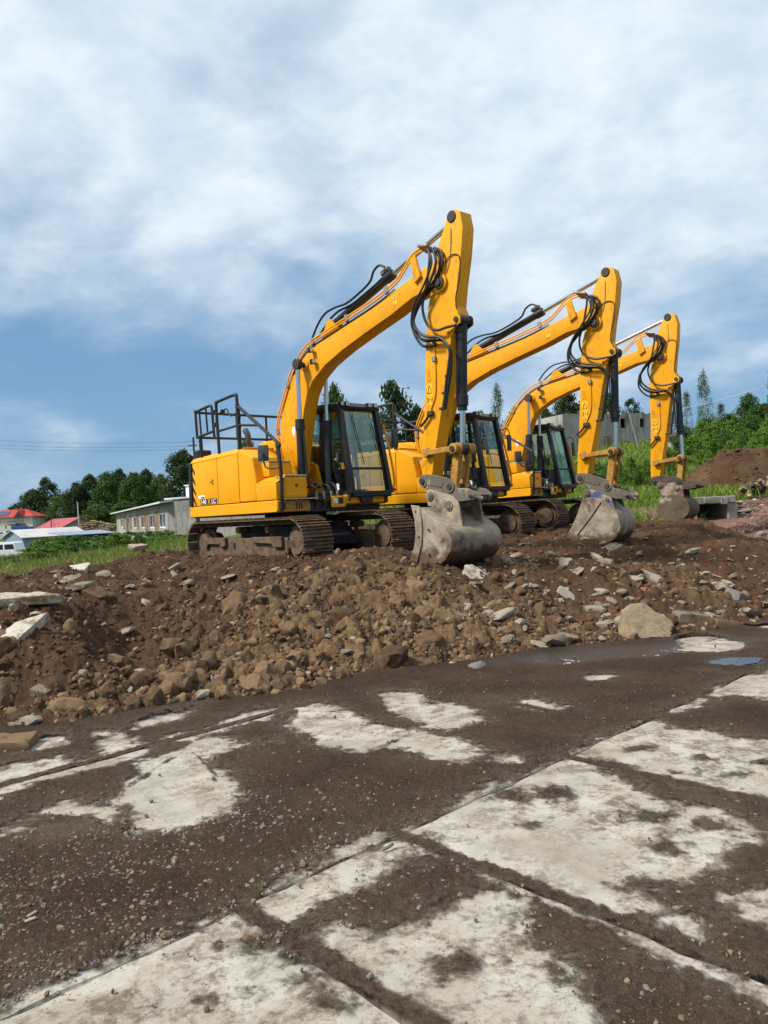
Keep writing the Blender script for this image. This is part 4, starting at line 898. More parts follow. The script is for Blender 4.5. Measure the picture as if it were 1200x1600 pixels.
    mb = MB(); mb.cyl((1.31, 1.30, 1.24), (1.34, 1.34, 1.27), .035, n=12); part('marker_lamp', mb, 'red_lens', cab)
    mb = MB(); mb.tube(catmull([(1.10, 1.30, 2.50), (1.16, 1.42, 2.56), (1.18, 1.55, 2.50), (1.18, 1.56, 2.3)], 5), .012, 6); mr_ = part('mirror_arm', mb, 'black', cab)
    mb = MB(); mb.box(1.15, 1.20, 1.48, 1.62, 2.05, 2.42); part('mirror', mb, 'plastic', mr_, bevel=.02, seg=2)
    # operator's seat and levers
    mb = MB(); mb.box(-.10, .38, .50, 1.0, 1.45, 1.60); mb.prism([(-.18, 1.55), (-.02, 1.55), (-.10, 2.20), (-.24, 2.20)], .52, .98); mb.prism([(-.22, 2.22), (-.13, 2.22), (-.15, 2.42), (-.24, 2.42)], .62, .88); mb.box(.0, .28, .6, .9, 1.24, 1.45); part('seat', mb, 'seat', cab, bevel=.03, seg=2)
    for yy in (.42, 1.04):
        mb = MB(); mb.box(-.05, .55, yy - .07, yy + .07, 1.55, 1.72); mb.tube([(.48, yy, 1.72), (.52, yy, 1.92)], .014, 6); mb.tube([(.52, yy, 1.90), (.53, yy, 2.0)], .026, 8); part('console', mb, 'seat', cab, bevel=.015)
    for yy in (.68, .82):
        mb = MB(); mb.tube([(.92, yy, 1.24), (.86, yy, 1.50), (.80, yy, 1.68)], .012, 6); mb.box(.94, 1.08, yy - .05, yy + .05, 1.26, 1.285); part('pedal_lever', mb, 'black', cab)
    mb = MB(); mb.box(.92, .97, .30, .48, 1.78, 1.96); mb.tube([(.94, .36, 1.5), (.945, .38, 1.8)], .012, 6); part('monitor', mb, 'plastic', cab, bevel=.01)
    # ---- guard rails on the right side
    rail = empty('guard_rail', parent=root); yr = -1.15
    def tb_(pts, r=.019, nm='rail_tube', sm=4): mb = MB(); mb.tube(catmull(pts, sm) if sm else pts, r * 1.4, 8); part(nm, mb, 'black', rail)
    tb_([(-1.50, yr, 2.45), (-1.52, yr, 2.94), (-1.50, yr, 2.95), (-.98, yr, 3.0), (-.91, yr, 2.97), (-.89, yr, 2.90), (-.85, yr, 2.40)], sm=3)
    tb_([(-1.50, yr, 2.46), (-.86, yr, 2.51)], sm=0)
    for xx, a, b in ((-1.37, 2.47, 2.965), (-1.12, 2.49, 2.985)): tb_([(xx + .03, yr, a), (xx, yr, b)], .014, sm=0)
    tb_([(-.70, yr, 2.06), (-.73, yr, 2.95), (-.70, yr, 3.02), (-.63, yr, 3.035), (-.10, yr, 3.07), (-.03, yr, 3.05), (.0, yr, 2.98), (.03, yr, 2.06)], .021, sm=4)
    tb_([(.015, yr, 2.85), (.02, yr, 2.07)], .029, 'rail_post', 0); tb_([(-1.38, yr, 2.45), (-1.36, yr, 2.06)], .026, 'rail_post', 0)
    tb_([(-.70, yr, 2.49), (.02, yr, 2.52), (.66, yr, 2.44)], .016, sm=0)
    tb_([(.02, yr, 2.86), (1.22, yr - .03, 2.10), (1.29, yr - .05, 2.0), (1.33, yr - .05, 1.65), (1.29, yr - .03, 1.12), (1.25, yr, 1.02)], .021, sm=4)
    mb = MB(); mb.tube([(1.24, yr - .04, 2.07), (1.33, yr - .05, 1.66)], .034, 8); part('foam_grip', mb, 'hose', rail)
    mb = MB(); mb.box(1.20, 1.30, yr - .05, yr + .04, .97, 1.08); part('foot_plate', mb, 'black', rail, bevel=.008)
    for z in (2.94, 2.46): tb_([(-1.51, yr, z), (-1.51, 1.15, z)], .018, sm=0)
    for yy in (-.25, .45, 1.13): tb_([(-1.51, yy, 2.46), (-1.51, yy, 2.94)], .017, sm=0)
    tb_([(-1.51, 1.15, 2.94), (-.6, 1.15, 2.94)], .018, sm=0); tb_([(-1.51, .45, 2.46), (-1.50, .45, 2.07)], .02, 'rail_post', 0); tb_([(-1.51, 1.13, 2.46), (-1.50, 1.12, 2.07)], .02, 'rail_post', 0); tb_([(-.62, 1.15, 2.94), (-.62, 1.15, 2.06)], .02, 'rail_post', 0)
    for xx, zz in ((-.82, 2.86), (-.80, 2.62), (.01, 2.86), (.03, 2.66), (.03, 2.5)): mb = MB(); mb.box(xx - .03, xx + .03, yr - .03, yr + .03, zz - .04, zz + .04); part('rail_clamp', mb, 'black', rail, bevel=.006)
    mb = MB(); mb.tube(catmull([(-.05, yr, 2.74), (-.25, yr, 2.72), (-.36, yr, 2.86), (-.47, yr, 2.84)], 5), .014, 6); mb.cyl((-.46, yr - .02, 2.83), (-.53, yr - .02, 2.80), .045, .035, n=10); part('camera', mb, 'black', rail)
    ma = MB(); ma.tube(catmull([(1.32, yr - .04, 1.68), (1.20, yr - .10, 1.66), (1.08, yr - .16, 1.68), (1.02, yr - .17, 1.78), (1.0, yr - .17, 1.92)], 5), .016, 8); am = part('mirror_arm', ma, 'black', rail)
    mb = MB(); mb.obox((.97, yr - .14, 1.93), Vector((.743, -.669, 0)) * .03, Vector((.669, .743, 0)) * .09, (0, 0, .135)); part('mirror', mb, 'plastic', am, bevel=.02, seg=2)
    # ---- boom
    BT = lambda p: tuple(FOOT + rot2(np.array(p, float) - FOOT, db))
    piv = FOOT + rot2(PIV - FOOT, db)
    AT = lambda p: tuple(piv + rot2(np.array(p, float) - PIV, db + da))
    b3 = lambda p, y: (BT(p)[0], y, BT(p)[1]); a3 = lambda p, y: (AT(p)[0], y, AT(p)[1])
    boom = empty('boom', (0, -.06, 0), parent=root); boom.scale = (1, .80, 1)
    mb = MB(); mb.prism([BT(p) for p in BOOM_UP + BOOM_LO], -.18, .18); part('boom_beam', mb, 'yellow_arm', boom, bevel=.012, seg=2, angle=50)
    for yy in (-.19, .19):
        for c, r_, w in ((PIV, .13, .02), (BCPIN, .11, .025)): mb = MB(); mb.cyl(b3(c, yy - w), b3(c, yy + w), r_, n=20); part('bearing_boss', mb, 'yellow_arm', boom, bevel=.008)
    mb = MB(); mb.cyl(b3(BCPIN, -.46), b3(BCPIN, .46), .045, n=14); part('pin', mb, 'pinm', boom)
    # boom cylinders
    for yy in (-.37, .25):
        base = Vector((.76, yy, 1.20)); top = Vector(b3(BCPIN, yy)); d = (top - base).normalized(); mid = base + d * 1.33
        cy = empty('boom_cylinder', parent=root)
        mb = MB(); mb.cyl(base, mid, .072, n=18); mb.cyl(mid - d * .16, mid + d * .03, .084, n=18); mb.cyl(base + Vector((0, -.05, 0)), base + Vector((0, .05, 0)), .085, n=16); part('barrel', mb, 'cyl', cy, bevel=.005)
        mb = MB(); mb.cyl(mid, top, .040, n=16); part('rod', mb, 'chrome', cy)
        mb = MB(); mb.cyl(top - Vector((0, .05, 0)), top + Vector((0, .05, 0)), .10, n=18); part('rod_eye', mb, 'pinm', cy, bevel=.008)
        mb = MB(); mb.tube(catmull([mid + Vector((.07, 0, -.1)), mid + Vector((.10, .01, -.5)), base + Vector((.16, .02, .35)), base + Vector((.26, .06, .2))], 5), .016, 8); part('hose', mb, 'hose', cy)
    # arm cylinder along the top of the boom
    cy = empty('arm_cylinder', (0, -.06, 0), parent=root); c0 = Vector(b3((1.50, 4.12), 0)); c1 = Vector(a3(ATOP, 0)); d = (c1 - c0).normalized(); mid = c0 + d * 1.60
    mb = MB()
    for yy in (-.09, .09): mb.prism([BT(p) for p in ((1.25, 3.84), (1.42, 4.16), (1.52, 4.21), (1.60, 4.14), (1.78, 3.96))], yy - .018, yy + .018)
    part('cylinder_bracket', mb, 'yellow_arm', cy, bevel=.005)
    mb = MB(); mb.cyl(c0, mid, .068, n=18); mb.cyl(mid - d * .14, mid + d * .03, .082, n=18); mb.cyl(c0 - Vector((0, .07, 0)), c0 + Vector((0, .07, 0)), .075, n=16); part('barrel', mb, 'cyl', cy, bevel=.005)
    mb = MB(); mb.cyl(mid, c1, .042, n=16); part('rod', mb, 'chrome', cy)
    mb = MB(); mb.cyl(c1 - Vector((0, .06, 0)), c1 + Vector((0, .06, 0)), .085, n=16); part('rod_eye', mb, 'pinm', cy)
    mb = MB(); mb.obox(mid + Vector((-.14, 0, .09)), d * .09, (0, .05, 0), (0, 0, .035)); part('valve_block', mb, 'clamp', cy, bevel=.012)
    for k, pts in enumerate(([(1.02, 3.98), (1.20, 4.18), (1.42, 4.32), (1.70, 4.36), (2.0, 4.36), (2.35, 4.45), (2.62, 4.56), (2.72, 4.70), (2.86, 4.76), (2.98, 4.70)], [(1.06, 3.94), (1.25, 4.06), (1.5, 4.22), (1.75, 4.30), (2.1, 4.33), (2.5, 4.44), (2.75, 4.52), (2.95, 4.60)])):
        mb = MB(); mb.tube(catmull([b3(p, -.11 + .05 * k) for p in pts], 4), .019, 8); part('hose', mb, 'hose', cy)
    # pipes along the boom
    pipe = [(.0, 1.75), (-.13, 2.2), (-.14, 2.61), (.12, 3.08), (.42, 3.52), (.90, 3.87), (1.62, 4.03), (2.66, 4.23), (3.22, 4.38), (3.44, 4.52), (3.67, 4.70), (3.90, 4.74)]
    for k in range(2):
        mb = MB(); mb.tube(catmull([b3((p[0] + .045 * k * (.4 if i > 5 else 1), p[1] - .045 * k), -.20) for i, p in enumerate(pipe)], 5), .017, 8); part('hydraulic_pipe', mb, 'yellow_arm', boom)
    mb = MB(); mb.tube(catmull([b3((p[0] + .02, p[1] - .10), -.192) for p in pipe[4:9]], 5), .009, 6); part('hose', mb, 'hose', boom)
    for p in ((-.12, 2.45), (.27, 3.27), (1.10, 3.90), (2.05, 4.09), (3.05, 4.31)):
        mb = MB(); q = b3(p, -.205); mb.obox(q, (.035, 0, .01), (0, .028, 0), (-.015, 0, .06)); part('pipe_clamp', mb, 'clamp', boom, bevel=.008)
    mb = MB(); mb.prism([BT(p) for p in ((3.62, 4.62), (3.74, 4.66), (3.84, 4.32), (3.70, 4.24))], -.235, -.183); part('hose_bracket', mb, 'yellow_arm', boom, bevel=.01)
    for k in range(5): mb = MB(); mb.cyl(b3((3.88 + .012 * k, 4.745 - .02 * k), -.31 + .035 * k), b3((4.07 + .012 * k, 4.70 - .02 * k), -.31 + .035 * k), .026, n=8); part('hose_fitting', mb, 'clamp', boom)
    for p in ((1.06, 3.74), (1.10, 3.53)):
        mb = MB(); q = Vector(b3(p, -.26)); mb.box(q.x - .02, q.x + .07, q.y - .06, q.y + .02, q.z - .045, q.z + .045); lm = part('work_lamp', mb, 'black', boom, bevel=.012)
        mb = MB(); mb.box(q.x + .0705, q.x + .076, q.y - .05, q.y + .01, q.z - .035, q.z + .035); part('lamp_lens', mb, 'lens', lm)
        mb = MB(); mb.box(q.x - .02, q.x + .02, q.y + .02, -.18, q.z - .02, q.z + .02); part('lamp_bracket', mb, 'pinm', boom)
    def sticker(parent, c, y, w, h, mat, nm='warning_label', P3=None):
        mb = MB(); mb.add([P3((c[0] - w, c[1] - h), y), P3((c[0] + w, c[1] - h), y), P3((c[0] + w, c[1] + h), y), P3((c[0] - w, c[1] + h), y)], [(0, 1, 2, 3)]); return part(nm, mb, mat, parent, smooth=False)
    sticker(boom, (3.22, 4.12), -.1835, .045, .075, 'yellow_label', P3=b3); mb = MB(); q = lambda x_, z_: b3((3.22 + x_, 4.12 + z_), -.185); mb.tube([q(-.03, .0), q(.0, .055), q(.03, .0), q(-.03, .0)], .004, 4); part('warning_triangle', mb, 'black_label', boom)
    mb = MB(); mb.add([b3((.30, 2.42), -.184), b3((.36, 2.28), -.184), b3((.42, 2.42), -.184), b3((.40, 2.48), -.184), b3((.32, 2.48), -.184)], [(0, 1, 2, 3, 4)]); part('maker_badge', mb, 'white_label', boom, smooth=False)
    # ---- arm
    arm = empty('arm', (0, -.06, 0), parent=root); arm.scale = (1, .90, 1)
    mb = MB(); mb.prism([AT(p) for p in ARM], -.135, .135); part('arm_beam', mb, 'yellow_arm', arm, bevel=.012, seg=2, angle=50)
    for c, r_, w in ((PIV, .10, .215), (ATOP, .085, .155), (BCT, .085, .15), (LPIN, .075, .19), (BPIN, .075, .19)):
        for sg in (-1, 1): mb = MB(); mb.cyl(a3(c, sg * (w - .03)), a3(c, sg * w), r_, n=18); part('pin_boss', mb, 'pinm', arm, bevel=.008)
    mb = MB(); mb.cyl(a3(PIV, -.24), a3(PIV, .24), .055, n=14); mb.cyl(a3(BCT, -.19), a3(BCT, .19), .04, n=12); part('pin', mb, 'pinm', arm)
    mb = MB()
    for sg in (-1, 1): mb.prism([AT(p) for p in ((4.30, 3.66), (4.45, 3.64), (4.54, 3.58), (4.54, 3.48), (4.44, 3.44), (4.26, 3.36))], sg * .137, sg * .165)
    part('cylinder_ear', mb, 'yellow_arm', arm, bevel=.006)
    # decals on the arm
    st = sticker(arm, (3.845, 2.56), -.1375, .062, .165, 'yellow_label', P3=a3)
    q = lambda x_, z_: a3((3.845 + x_, 2.56 + z_), -.1395)
    mb = MB(); mb.tube([q(-.045, .015), q(.0, .13), q(.045, .015), q(-.045, .015)], .006, 4); part('warning_triangle', mb, 'black_label', arm)
    mb = MB(); mb.tube([q(-.042, -.12), q(-.042, -.04)], .008, 4); mb.tube([q(-.02, -.08), q(.02, -.08)], .005, 4); mb.tube([q(.042, -.12), q(.042, -.04)], .006, 4); part('warning_mark', mb, 'black_label', arm)
    mb = MB(); mb.tube([q(-.025, .20), q(.025, .20), q(.025, .28), q(-.025, .28), q(-.025, .20)], .0018, 4); mb.tube([q(-.02, .30), q(.02, .30), q(.02, .35), q(-.02, .35), q(-.02, .30)], .0018, 4); part('warning_mark', mb, 'black_label', arm)
    # hoses between boom and arm
    for k, h in enumerate(HOSES):
        off = -.02 - .03 * k; pts = []
        for i, p in enumerate(h):
            t = i / (len(h) - 1); w = sstep(.15, .6, np.array(t)); pb = np.array(BT(p)); pa = np.array(AT(p)); c = pb * (1 - w) + pa * w
            hump = math.sin(min(1, t * 1.6) * math.pi); pts.append((c[0] + (.004 * rn.uniform(-1, 1)), -.165 - .035 * k - .03 * hump, c[1] + .01 * rn.uniform(-1, 1)))
        mb = MB(); mb.tube(catmull(pts, 5), .021 if k != 4 else .016, 8); part('hose', mb, 'hose', arm)
    mb = MB(); mb.tube(catmull([a3(p, -.15) for p in ((4.30, 4.40), (4.38, 4.46), (4.50, 4.47), (4.585, 4.38), (4.56, 4.1), (4.47, 3.86), (4.48, 3.68))], 4), .008, 6); part('thin_line', mb, 'hose', arm)
    mb = MB(); mb.tube(catmull([a3(p, -.146) for p in ((4.44, 4.86), (4.42, 4.6), (4.38, 4.4), (4.31, 4.25))], 4), .006, 6); part('thin_line', mb, 'clamp', arm)
    mb = MB(); mb.tube(catmull([a3(p, -.15) for p in ((4.0, 3.27), (4.0, 3.10), (3.99, 2.75), (3.96, 2.52), (3.90, 2.40), (3.86, 2.33))], 4), .011, 6); part('grease_pipe', mb, 'yellow_arm', arm)
    mb = MB(); q = a3((3.99, 3.06), -.155); mb.box(q[0] - .035, q[0] + .035, q[1] - .03, q[1] + .015, q[2] - .04, q[2] + .04); q = a3((4.01, 3.28), -.155); mb.box(q[0] - .03, q[0] + .03, q[1] - .03, q[1] + .015, q[2] - .03, q[2] + .03); part('pipe_block', mb, 'clamp', arm, bevel=.008)
    mb = MB(); q = a3((3.86, 2.27), -.17); mb.box(q[0] - .06, q[0] + .06, q[1] - .03, q[1] + .035, q[2] - .04, q[2] + .04); part('valve_block', mb, 'pinm', arm, bevel=.015)
    mb = MB(); mb.tube(catmull([a3(p, -.18) for p in ((3.85, 2.26), (3.76, 2.17), (3.66, 2.10))], 3), .02, 8); part('hose', mb, 'hose', arm)
    for t in (.30, .55, .78): 
        p = (4.35 - .30 * t, 3.05 - .95 * t); mb = MB(); q = a3(p, -.17); mb.box(q[0] - .05, q[0] + .05, q[1] - .03, q[1] + .03, q[2] - .02, q[2] + .02); part('pipe_clamp', mb, 'pinm', arm, bevel=.006)
    # bucket cylinder
    cy = empty('bucket_cylinder', (0, -.06, 0), parent=root); c0 = Vector(a3((4.45, 3.54), 0)); c1 = Vector(a3(RPIN, 0)); d = (c1 - c0).normalized(); mid = c0 + d * 1.22
    mb = MB(); mb.cyl(c0, mid, .072, n=18); mb.cyl(mid - d * .16, mid, .086, n=18); mb.cyl(mid, mid + d * .07, .07, n=18); mb.cyl(c0 - Vector((0, .09, 0)), c0 + Vector((0, .09, 0)), .085, n=16); part('barrel', mb, 'cyl', cy, bevel=.006)
    mb = MB(); mb.cyl(mid, c1, .042, n=16); part('rod', mb, 'chrome', cy)
    mb = MB(); mb.tube([c0 + Vector((-.09, -.02, -.1)), mid + Vector((-.085, -.02, .1))], .012, 6); part('feed_pipe', mb, 'cyl', cy)
    mb = MB(); mb.box(c0.x - .12, c0.x + .02, -.10, .10, c0.z - .17, c0.z - .08); part('fitting', mb, 'pinm', cy, bevel=.015)
    # tipping links
    lk = empty('bucket_linkage', (0, -.06, 0), parent=root); rp = Vector(a3(RPIN, 0)); bp = np.array(AT(BPIN)); hp = bp + rot2(np.array([.56, .045]), hitch_a)
    for sg in (-1, 1):
        a, b = Vector(a3(LPIN, sg * .185)), Vector(a3(RPIN, sg * .185)); d = (b - a).normalized(); nrm = Vector((-d.z, 0, d.x))
        mb = MB(); mb.obox((a + b) / 2, d * ((b - a).length / 2), nrm * .042, (0, .028, 0)); mb.cyl(a - Vector((0, .03, 0)), a + Vector((0, .03, 0)), .07, n=16); mb.cyl(b - Vector((0, .04, 0)), b + Vector((0, .04, 0)), .078, n=16); part('side_link', mb, 'yellow_worn', lk, bevel=.008)
    mb = MB(); mb.cyl(rp - Vector((0, .25, 0)), rp + Vector((0, .25, 0)), .042, n=14)
    mb.cyl(rp - Vector((0, .065, 0)), rp + Vector((0, .065, 0)), .085, n=16); part('pin', mb, 'pinm', lk, bevel=.004)
    h3 = Vector((hp[0], 0, hp[1])); d = (h3 - rp).normalized(); nrm = Vector((-d.z, 0, d.x)); mb = MB()
    for sg in (-1, 1): mb.obox((rp + h3) / 2 + Vector((0, sg * .105, 0)), d * ((h3 - rp).length / 2), nrm * .065, (0, .03, 0)); mb.cyl(rp + Vector((0, sg * .075, 0)), rp + Vector((0, sg * .135, 0)), .088, n=16); mb.cyl(h3 + Vector((0, sg * .06, 0)), h3 + Vector((0, sg * .14, 0)), .085, n=16)
    mb.obox(rp + (h3 - rp) * .55, d * .13, nrm * .03, (0, .08, 0)); part('push_link', mb, 'yellow_worn', lk, bevel=.008)
    # quick hitch
    HP = [(-.095, -.02), (-.083, .069), (-.02, .10), (.137, .135), (.40, .155), (.50, .149), (.60, .09), (.70, .055), (.80, .085), (.92, .097), (1.05, .05), (1.04, -.03), (.90, -.08), (.806, -.114), (.685, -.13), (.117, -.111), (-.04, -.08)]
    H = lambda p: tuple(bp + rot2(np.array(p), hitch_a)); hc = empty('quick_hitch', (0, -.05, 0), parent=root); hm = 'hitch_dark' if kind == 3 else 'hitch'
    for sg in (-1, 1):
        mb = MB(); mb.prism([H(p) for p in HP], sg * .145, sg * .195); part('side_plate', mb, hm, hc, bevel=.008)
        mb = MB(); mb.prism([H(p) for p in ((.07, .075), (.33, .10), (.40, .06), (.40, .0), (.09, -.03))], sg * .196, sg * .206); part('raised_pad', mb, hm, hc, bevel=.004)
    mb = MB(); mb.prism([H(p) for p in ((.10, .06), (.48, .02), (.62, -.05), (.62, -.125), (.13, -.105))], -.143, .143); mb.prism([H(p) for p in ((.68, .03), (1.02, .04), (1.0, -.04), (.80, -.09), (.68, -.10))], -.143, .143); part('hitch_body', mb, hm, hc, bevel=.008)
    h3_ = lambda p, y: (H(p)[0], y, H(p)[1]); mb = MB(); mb.cyl(h3_((0, 0), -.235), h3_((0, 0), .235), .05, n=16); mb.cyl(h3_((.56, .045), -.225), h3_((.56, .045), .225), .05, n=16); part('pin', mb, 'pinm', hc, bevel=.006)
    for p_, r_ in (((.56, .045), .085), ((0, 0), .09)): mb = MB(); mb.cyl(h3_(p_, -.214), h3_(p_, -.196), r_, n=20); part('pin_collar', mb, hm, hc, bevel=.006)
    mb = MB(); mb.cyl(h3_((.95, .03), -.22), h3_((1.12, .0), -.10), .035, n=12); part('lock_bar', mb, hm, hc, bevel=.006)
    # ---- bucket
    bk = empty('bucket', parent=root)
    if kind == 1:
        prof = [(3.66, -.06), (4.02, -.04), (4.24, .03), (4.40, .13), (4.51, .26), (4.535, .38), (4.50, .50), (4.40, .59), (4.24, .68), (4.06, .80), (3.96, .88)]; lipw = (3.80, .90); y0, y1, mt = -.62, .48, 'bucket1'; thick = .022
    elif kind == 2:
        prof = [(3.46, .13), (3.66, .075), (3.92, .045), (4.20, .04), (4.40, .09), (4.53, .22), (4.575, .40), (4.52, .58), (4.40, .72), (4.26, .84), (4.05, .90)]; lipw = (3.86, .90); y0, y1, mt = -.34, .36, 'bucket2'; thick = .02
    else:
        prof = [(4.02, .38), (4.10, .24), (4.22, .15), (4.40, .11), (4.58, .15), (4.72, .27), (4.76, .42), (4.71, .57), (4.58, .68), (4.42, .73), (4.28, .72)]; lipw = (4.14, .74); y0, y1, mt = -.38, .42, 'bucket3'; thick = .02
    P2 = [tuple(v) for v in [(p.x, p.y) for p in catmull([(a, b, 0) for a, b in prof], 3)]]
    ct = np.mean(np.array(prof), 0); inn = []
    for i, p in enumerate(P2):
        a, b = P2[max(i - 1, 0)], P2[min(i + 1, len(P2) - 1)]; t = np.array(b) - np.array(a); t /= np.linalg.norm(t); nrm = np.array([-t[1], t[0]])
        inn.append(tuple(np.array(p) + nrm * thick))
    mb = MB(); mb.prism(P2 + inn[::-1], y0 + .02, y1 - .02); part('shell', mb, mt, bk, bevel=.003)
    side = P2 + [lipw]
    if kind == 1: side = P2 + [lipw, (3.86, .72), (3.875, .52), (3.83, .32), (3.73, .12)]
    elif kind == 2: side = P2 + [lipw, (3.74, .60), (3.60, .34)]
    else: side = P2 + [lipw, (4.08, .60)]
    for a, b in ((y0, y0 + .022), (y1 - .022, y1)): mb = MB(); mb.prism(side, a, b); part('side_plate', mb, mt, bk, bevel=.004)
    if kind == 1:
        sw = [(3.64, -.07), (3.80, -.06), (3.88, .14), (3.96, .34), (3.99, .54), (3.985, .72), (3.95, .90), (3.78, .92), (3.835, .72), (3.85, .52), (3.805, .32), (3.70, .12), (3.64, .02)]
        for a, b in ((y0 - .022, y0 - .001), (y1 + .001, y1 + .022)): mb = MB(); mb.prism(sw, a, b); part('side_cutter', mb, mt, bk, bevel=.006)
        wp = [(3.66, -.065), (4.02, -.045), (4.25, .025), (4.42, .13), (4.50, .23), (4.30, .20), (4.10, .10), (3.85, .03)]
        mb = MB(); mb.prism(wp, y0 - .014, y0 - .001); part('wear_plate', mb, mt, bk, bevel=.004)
        mb = MB(); mb.box(3.56, 3.74, y0 - .02, y1 + .02, -.085, -.055); part('cutting_edge', mb, mt, bk, bevel=.008)
        for xx, zz in ((4.10, .20), (4.12, .55), (3.74, .02), (3.88, .82), (3.92, .45)): mb = MB(); mb.cyl((xx, y0 - .028, zz), (xx, y0 - .018, zz), .018, n=10); part('bolt', mb, 'pinm', bk)
        ears = [(3.72, 1.12), (3.80, 1.15), (4.26, 1.02), (4.36, .93), (4.42, .57), (4.20, .66), (3.96, .84), (3.74, .90)]
    elif kind == 2:
        for k in range(4): yy = y0 + .05 + k * (y1 - y0 - .1) / 3; mb = MB(); mb.prism([(3.34, .10), (3.52, .075), (3.54, .16), (3.50, .165)], yy - .035, yy + .035); part('tooth', mb, mt, bk, bevel=.006)
        mb = MB(); mb.tube([(4.22, y0 - .006, .80), (4.0, y0 - .006, .52), (3.72, y0 - .006, .20)], .012, 6); part('stiffener', mb, 'bucket3', bk)
        ears = [(3.82, 1.0), (3.92, 1.08), (4.20, .98), (4.38, .88), (4.46, .62), (4.24, .82), (4.0, .86), (3.86, .86)]
    else:
        ears = [(4.0, 1.0), (4.12, 1.06), (4.50, 1.0), (4.60, .92), (4.62, .64), (4.40, .69), (4.22, .70), (4.10, .74)]
    em = {1: 'bucket1', 2: 'blue', 3: 'redpaint'}[kind]
    for sg in (-1, 1): mb = MB(); mb.prism(ears, sg * .215, sg * .25); part('ear_plate', mb, em if not (kind == 3 and sg > 0) else 'bucket3', bk, bevel=.008)
    pa, pb = {1: ((3.80, 1.04), (4.18, .88)), 2: ((3.90, .98), (4.26, .85)), 3: ((4.08, .97), (4.47, .88))}[kind]
    mb = MB(); 
    for p in (pa, pb): mb.cyl((p[0], -.285, p[1]), (p[0], .285, p[1]), .045, n=14); mb.cyl((p[0], -.27, p[1]), (p[0], -.252, p[1]), .075, n=16); mb.cyl((p[0], .252, p[1]), (p[0], .27, p[1]), .075, n=16)
    part('pin', mb, 'hitch', bk, bevel=.006)
    return root
excavator((-1.66, 14.45, .76, R(-48), 0, 0), 0, 0, R(-16.6), 1, 'nearest yellow excavator with wide ditching bucket, standing leftmost on the soil')
excavator((1.026, 17.237, .822, -.707, -.014, -.003), .006, .037, R(-23), 2, 'middle yellow excavator of three, its bucket coupled with blue plates')
excavator((3.463, 20.766, .839, -.667, .017, -.017), -.037, .105, R(-11), 3, 'farthest yellow excavator at right with dark hitch and small round bucket')

# ------------------------------------------------------------------ surroundings
def at(px, py, D):
    """world point on the sight line through a photo pixel at depth D metres"""
    c, s = math.cos(R(3)), math.sin(R(3)); a, b = (px - 600) / 1200, (800 - py) / 1200
    return Vector(((a * c + b * s) * D, D, 1.6 + (-a * s + b * c) * D))
th = lambda x, y: float(terrain_h(np.array([float(x)]), np.array([float(y)]))[0])
def m_leaf(name, c0, c1, rough=.6):
    t = NT(name); r = t.rand(); n = t.noise(1.3, 4, .6); f = t.noise(11, 3, .6)
    col = t.mix(t.rng(t.math('ADD', t.math('MULTIPLY', n, .55), t.math('MULTIPLY', f, .45)), .35, .65), c0, c1)
    col = t.mix(t.math('MULTIPLY', r, .35), col, tuple(v * .55 for v in c0))
    tr = t.n('ShaderNodeBsdfTranslucent'); t.L(t.mix(.5, col, (0.10, 0.16, 0.02)), tr.inputs[0]); mx = t.n('ShaderNodeMixShader'); mx.inputs[0].default_value = .28
    t.fin(col, rough, 0, .25); t.L(t.b.outputs[0], mx.inputs[1]); t.L(tr.outputs[0], mx.inputs[2]); t.L(mx.outputs[0], t.out.inputs[0]); return t.m
M['leaf_dark'] = m_leaf('dark_foliage', (0.018, 0.038, 0.014), (0.045, 0.078, 0.024))
M['leaf'] = m_leaf('green_foliage', (0.034, 0.082, 0.013), (0.08, 0.155, 0.028))
M['leaf_light'] = m_leaf('light_foliage', (0.07, 0.155, 0.016), (0.15, 0.25, 0.036))
M['leaf_birch'] = m_leaf('birch_foliage', (0.040, 0.078, 0.030), (0.085, 0.135, 0.055))
M['grass'] = m_leaf('tall_grass', (0.11, 0.205, 0.02), (0.25, 0.32, 0.055))
M['grass_dry'] = m_leaf('seeding_grass', (0.20, 0.22, 0.06), (0.36, 0.34, 0.13))
M['bark'] = plain('bark', (0.09, 0.07, 0.055), .9, 0, .4, 9)
M['bark_white'] = plain('birch_bark', (0.42, 0.40, 0.37), .8, 0, .4, 6)
def leaf_cloud(name, clumps, per, leaf, mat, seed, spread=1.0, droop=0.0):
    """clumps: (n,4) centre and radius; many small two-triangle leaves filling each clump's shell"""
    rs = np.random.RandomState(seed); n = len(clumps) * per
    c = np.repeat(clumps, per, 0); d = rs.normal(size=(n, 3)); d /= np.linalg.norm(d, axis=1)[:, None]
    rr = c[:, 3] * (rs.uniform(0, 1, n) ** .45) * spread; P = c[:, :3] + d * rr[:, None] * np.array([1, 1, .8])
    P[:, 2] -= droop * rs.uniform(0, 1, n) ** 2
    nrm = d * .6 + rs.normal(size=(n, 3)) * .55 + np.array([0, 0, .35]); nrm /= np.linalg.norm(nrm, axis=1)[:, None]
    u = np.cross(nrm, rs.normal(size=(n, 3))); u /= np.linalg.norm(u, axis=1)[:, None]; v = np.cross(nrm, u)
    s = leaf * rs.uniform(.6, 1.35, n)[:, None]; bend = nrm * s * .25
    V = np.stack([P - u * s, P + v * s * .55 - bend * .3, P + u * s - bend, P - v * s * .55 - bend * .3], 1).reshape(-1, 3)
    return np_mesh(name, V, np.arange(n * 4).reshape(n, 4), mat, False)
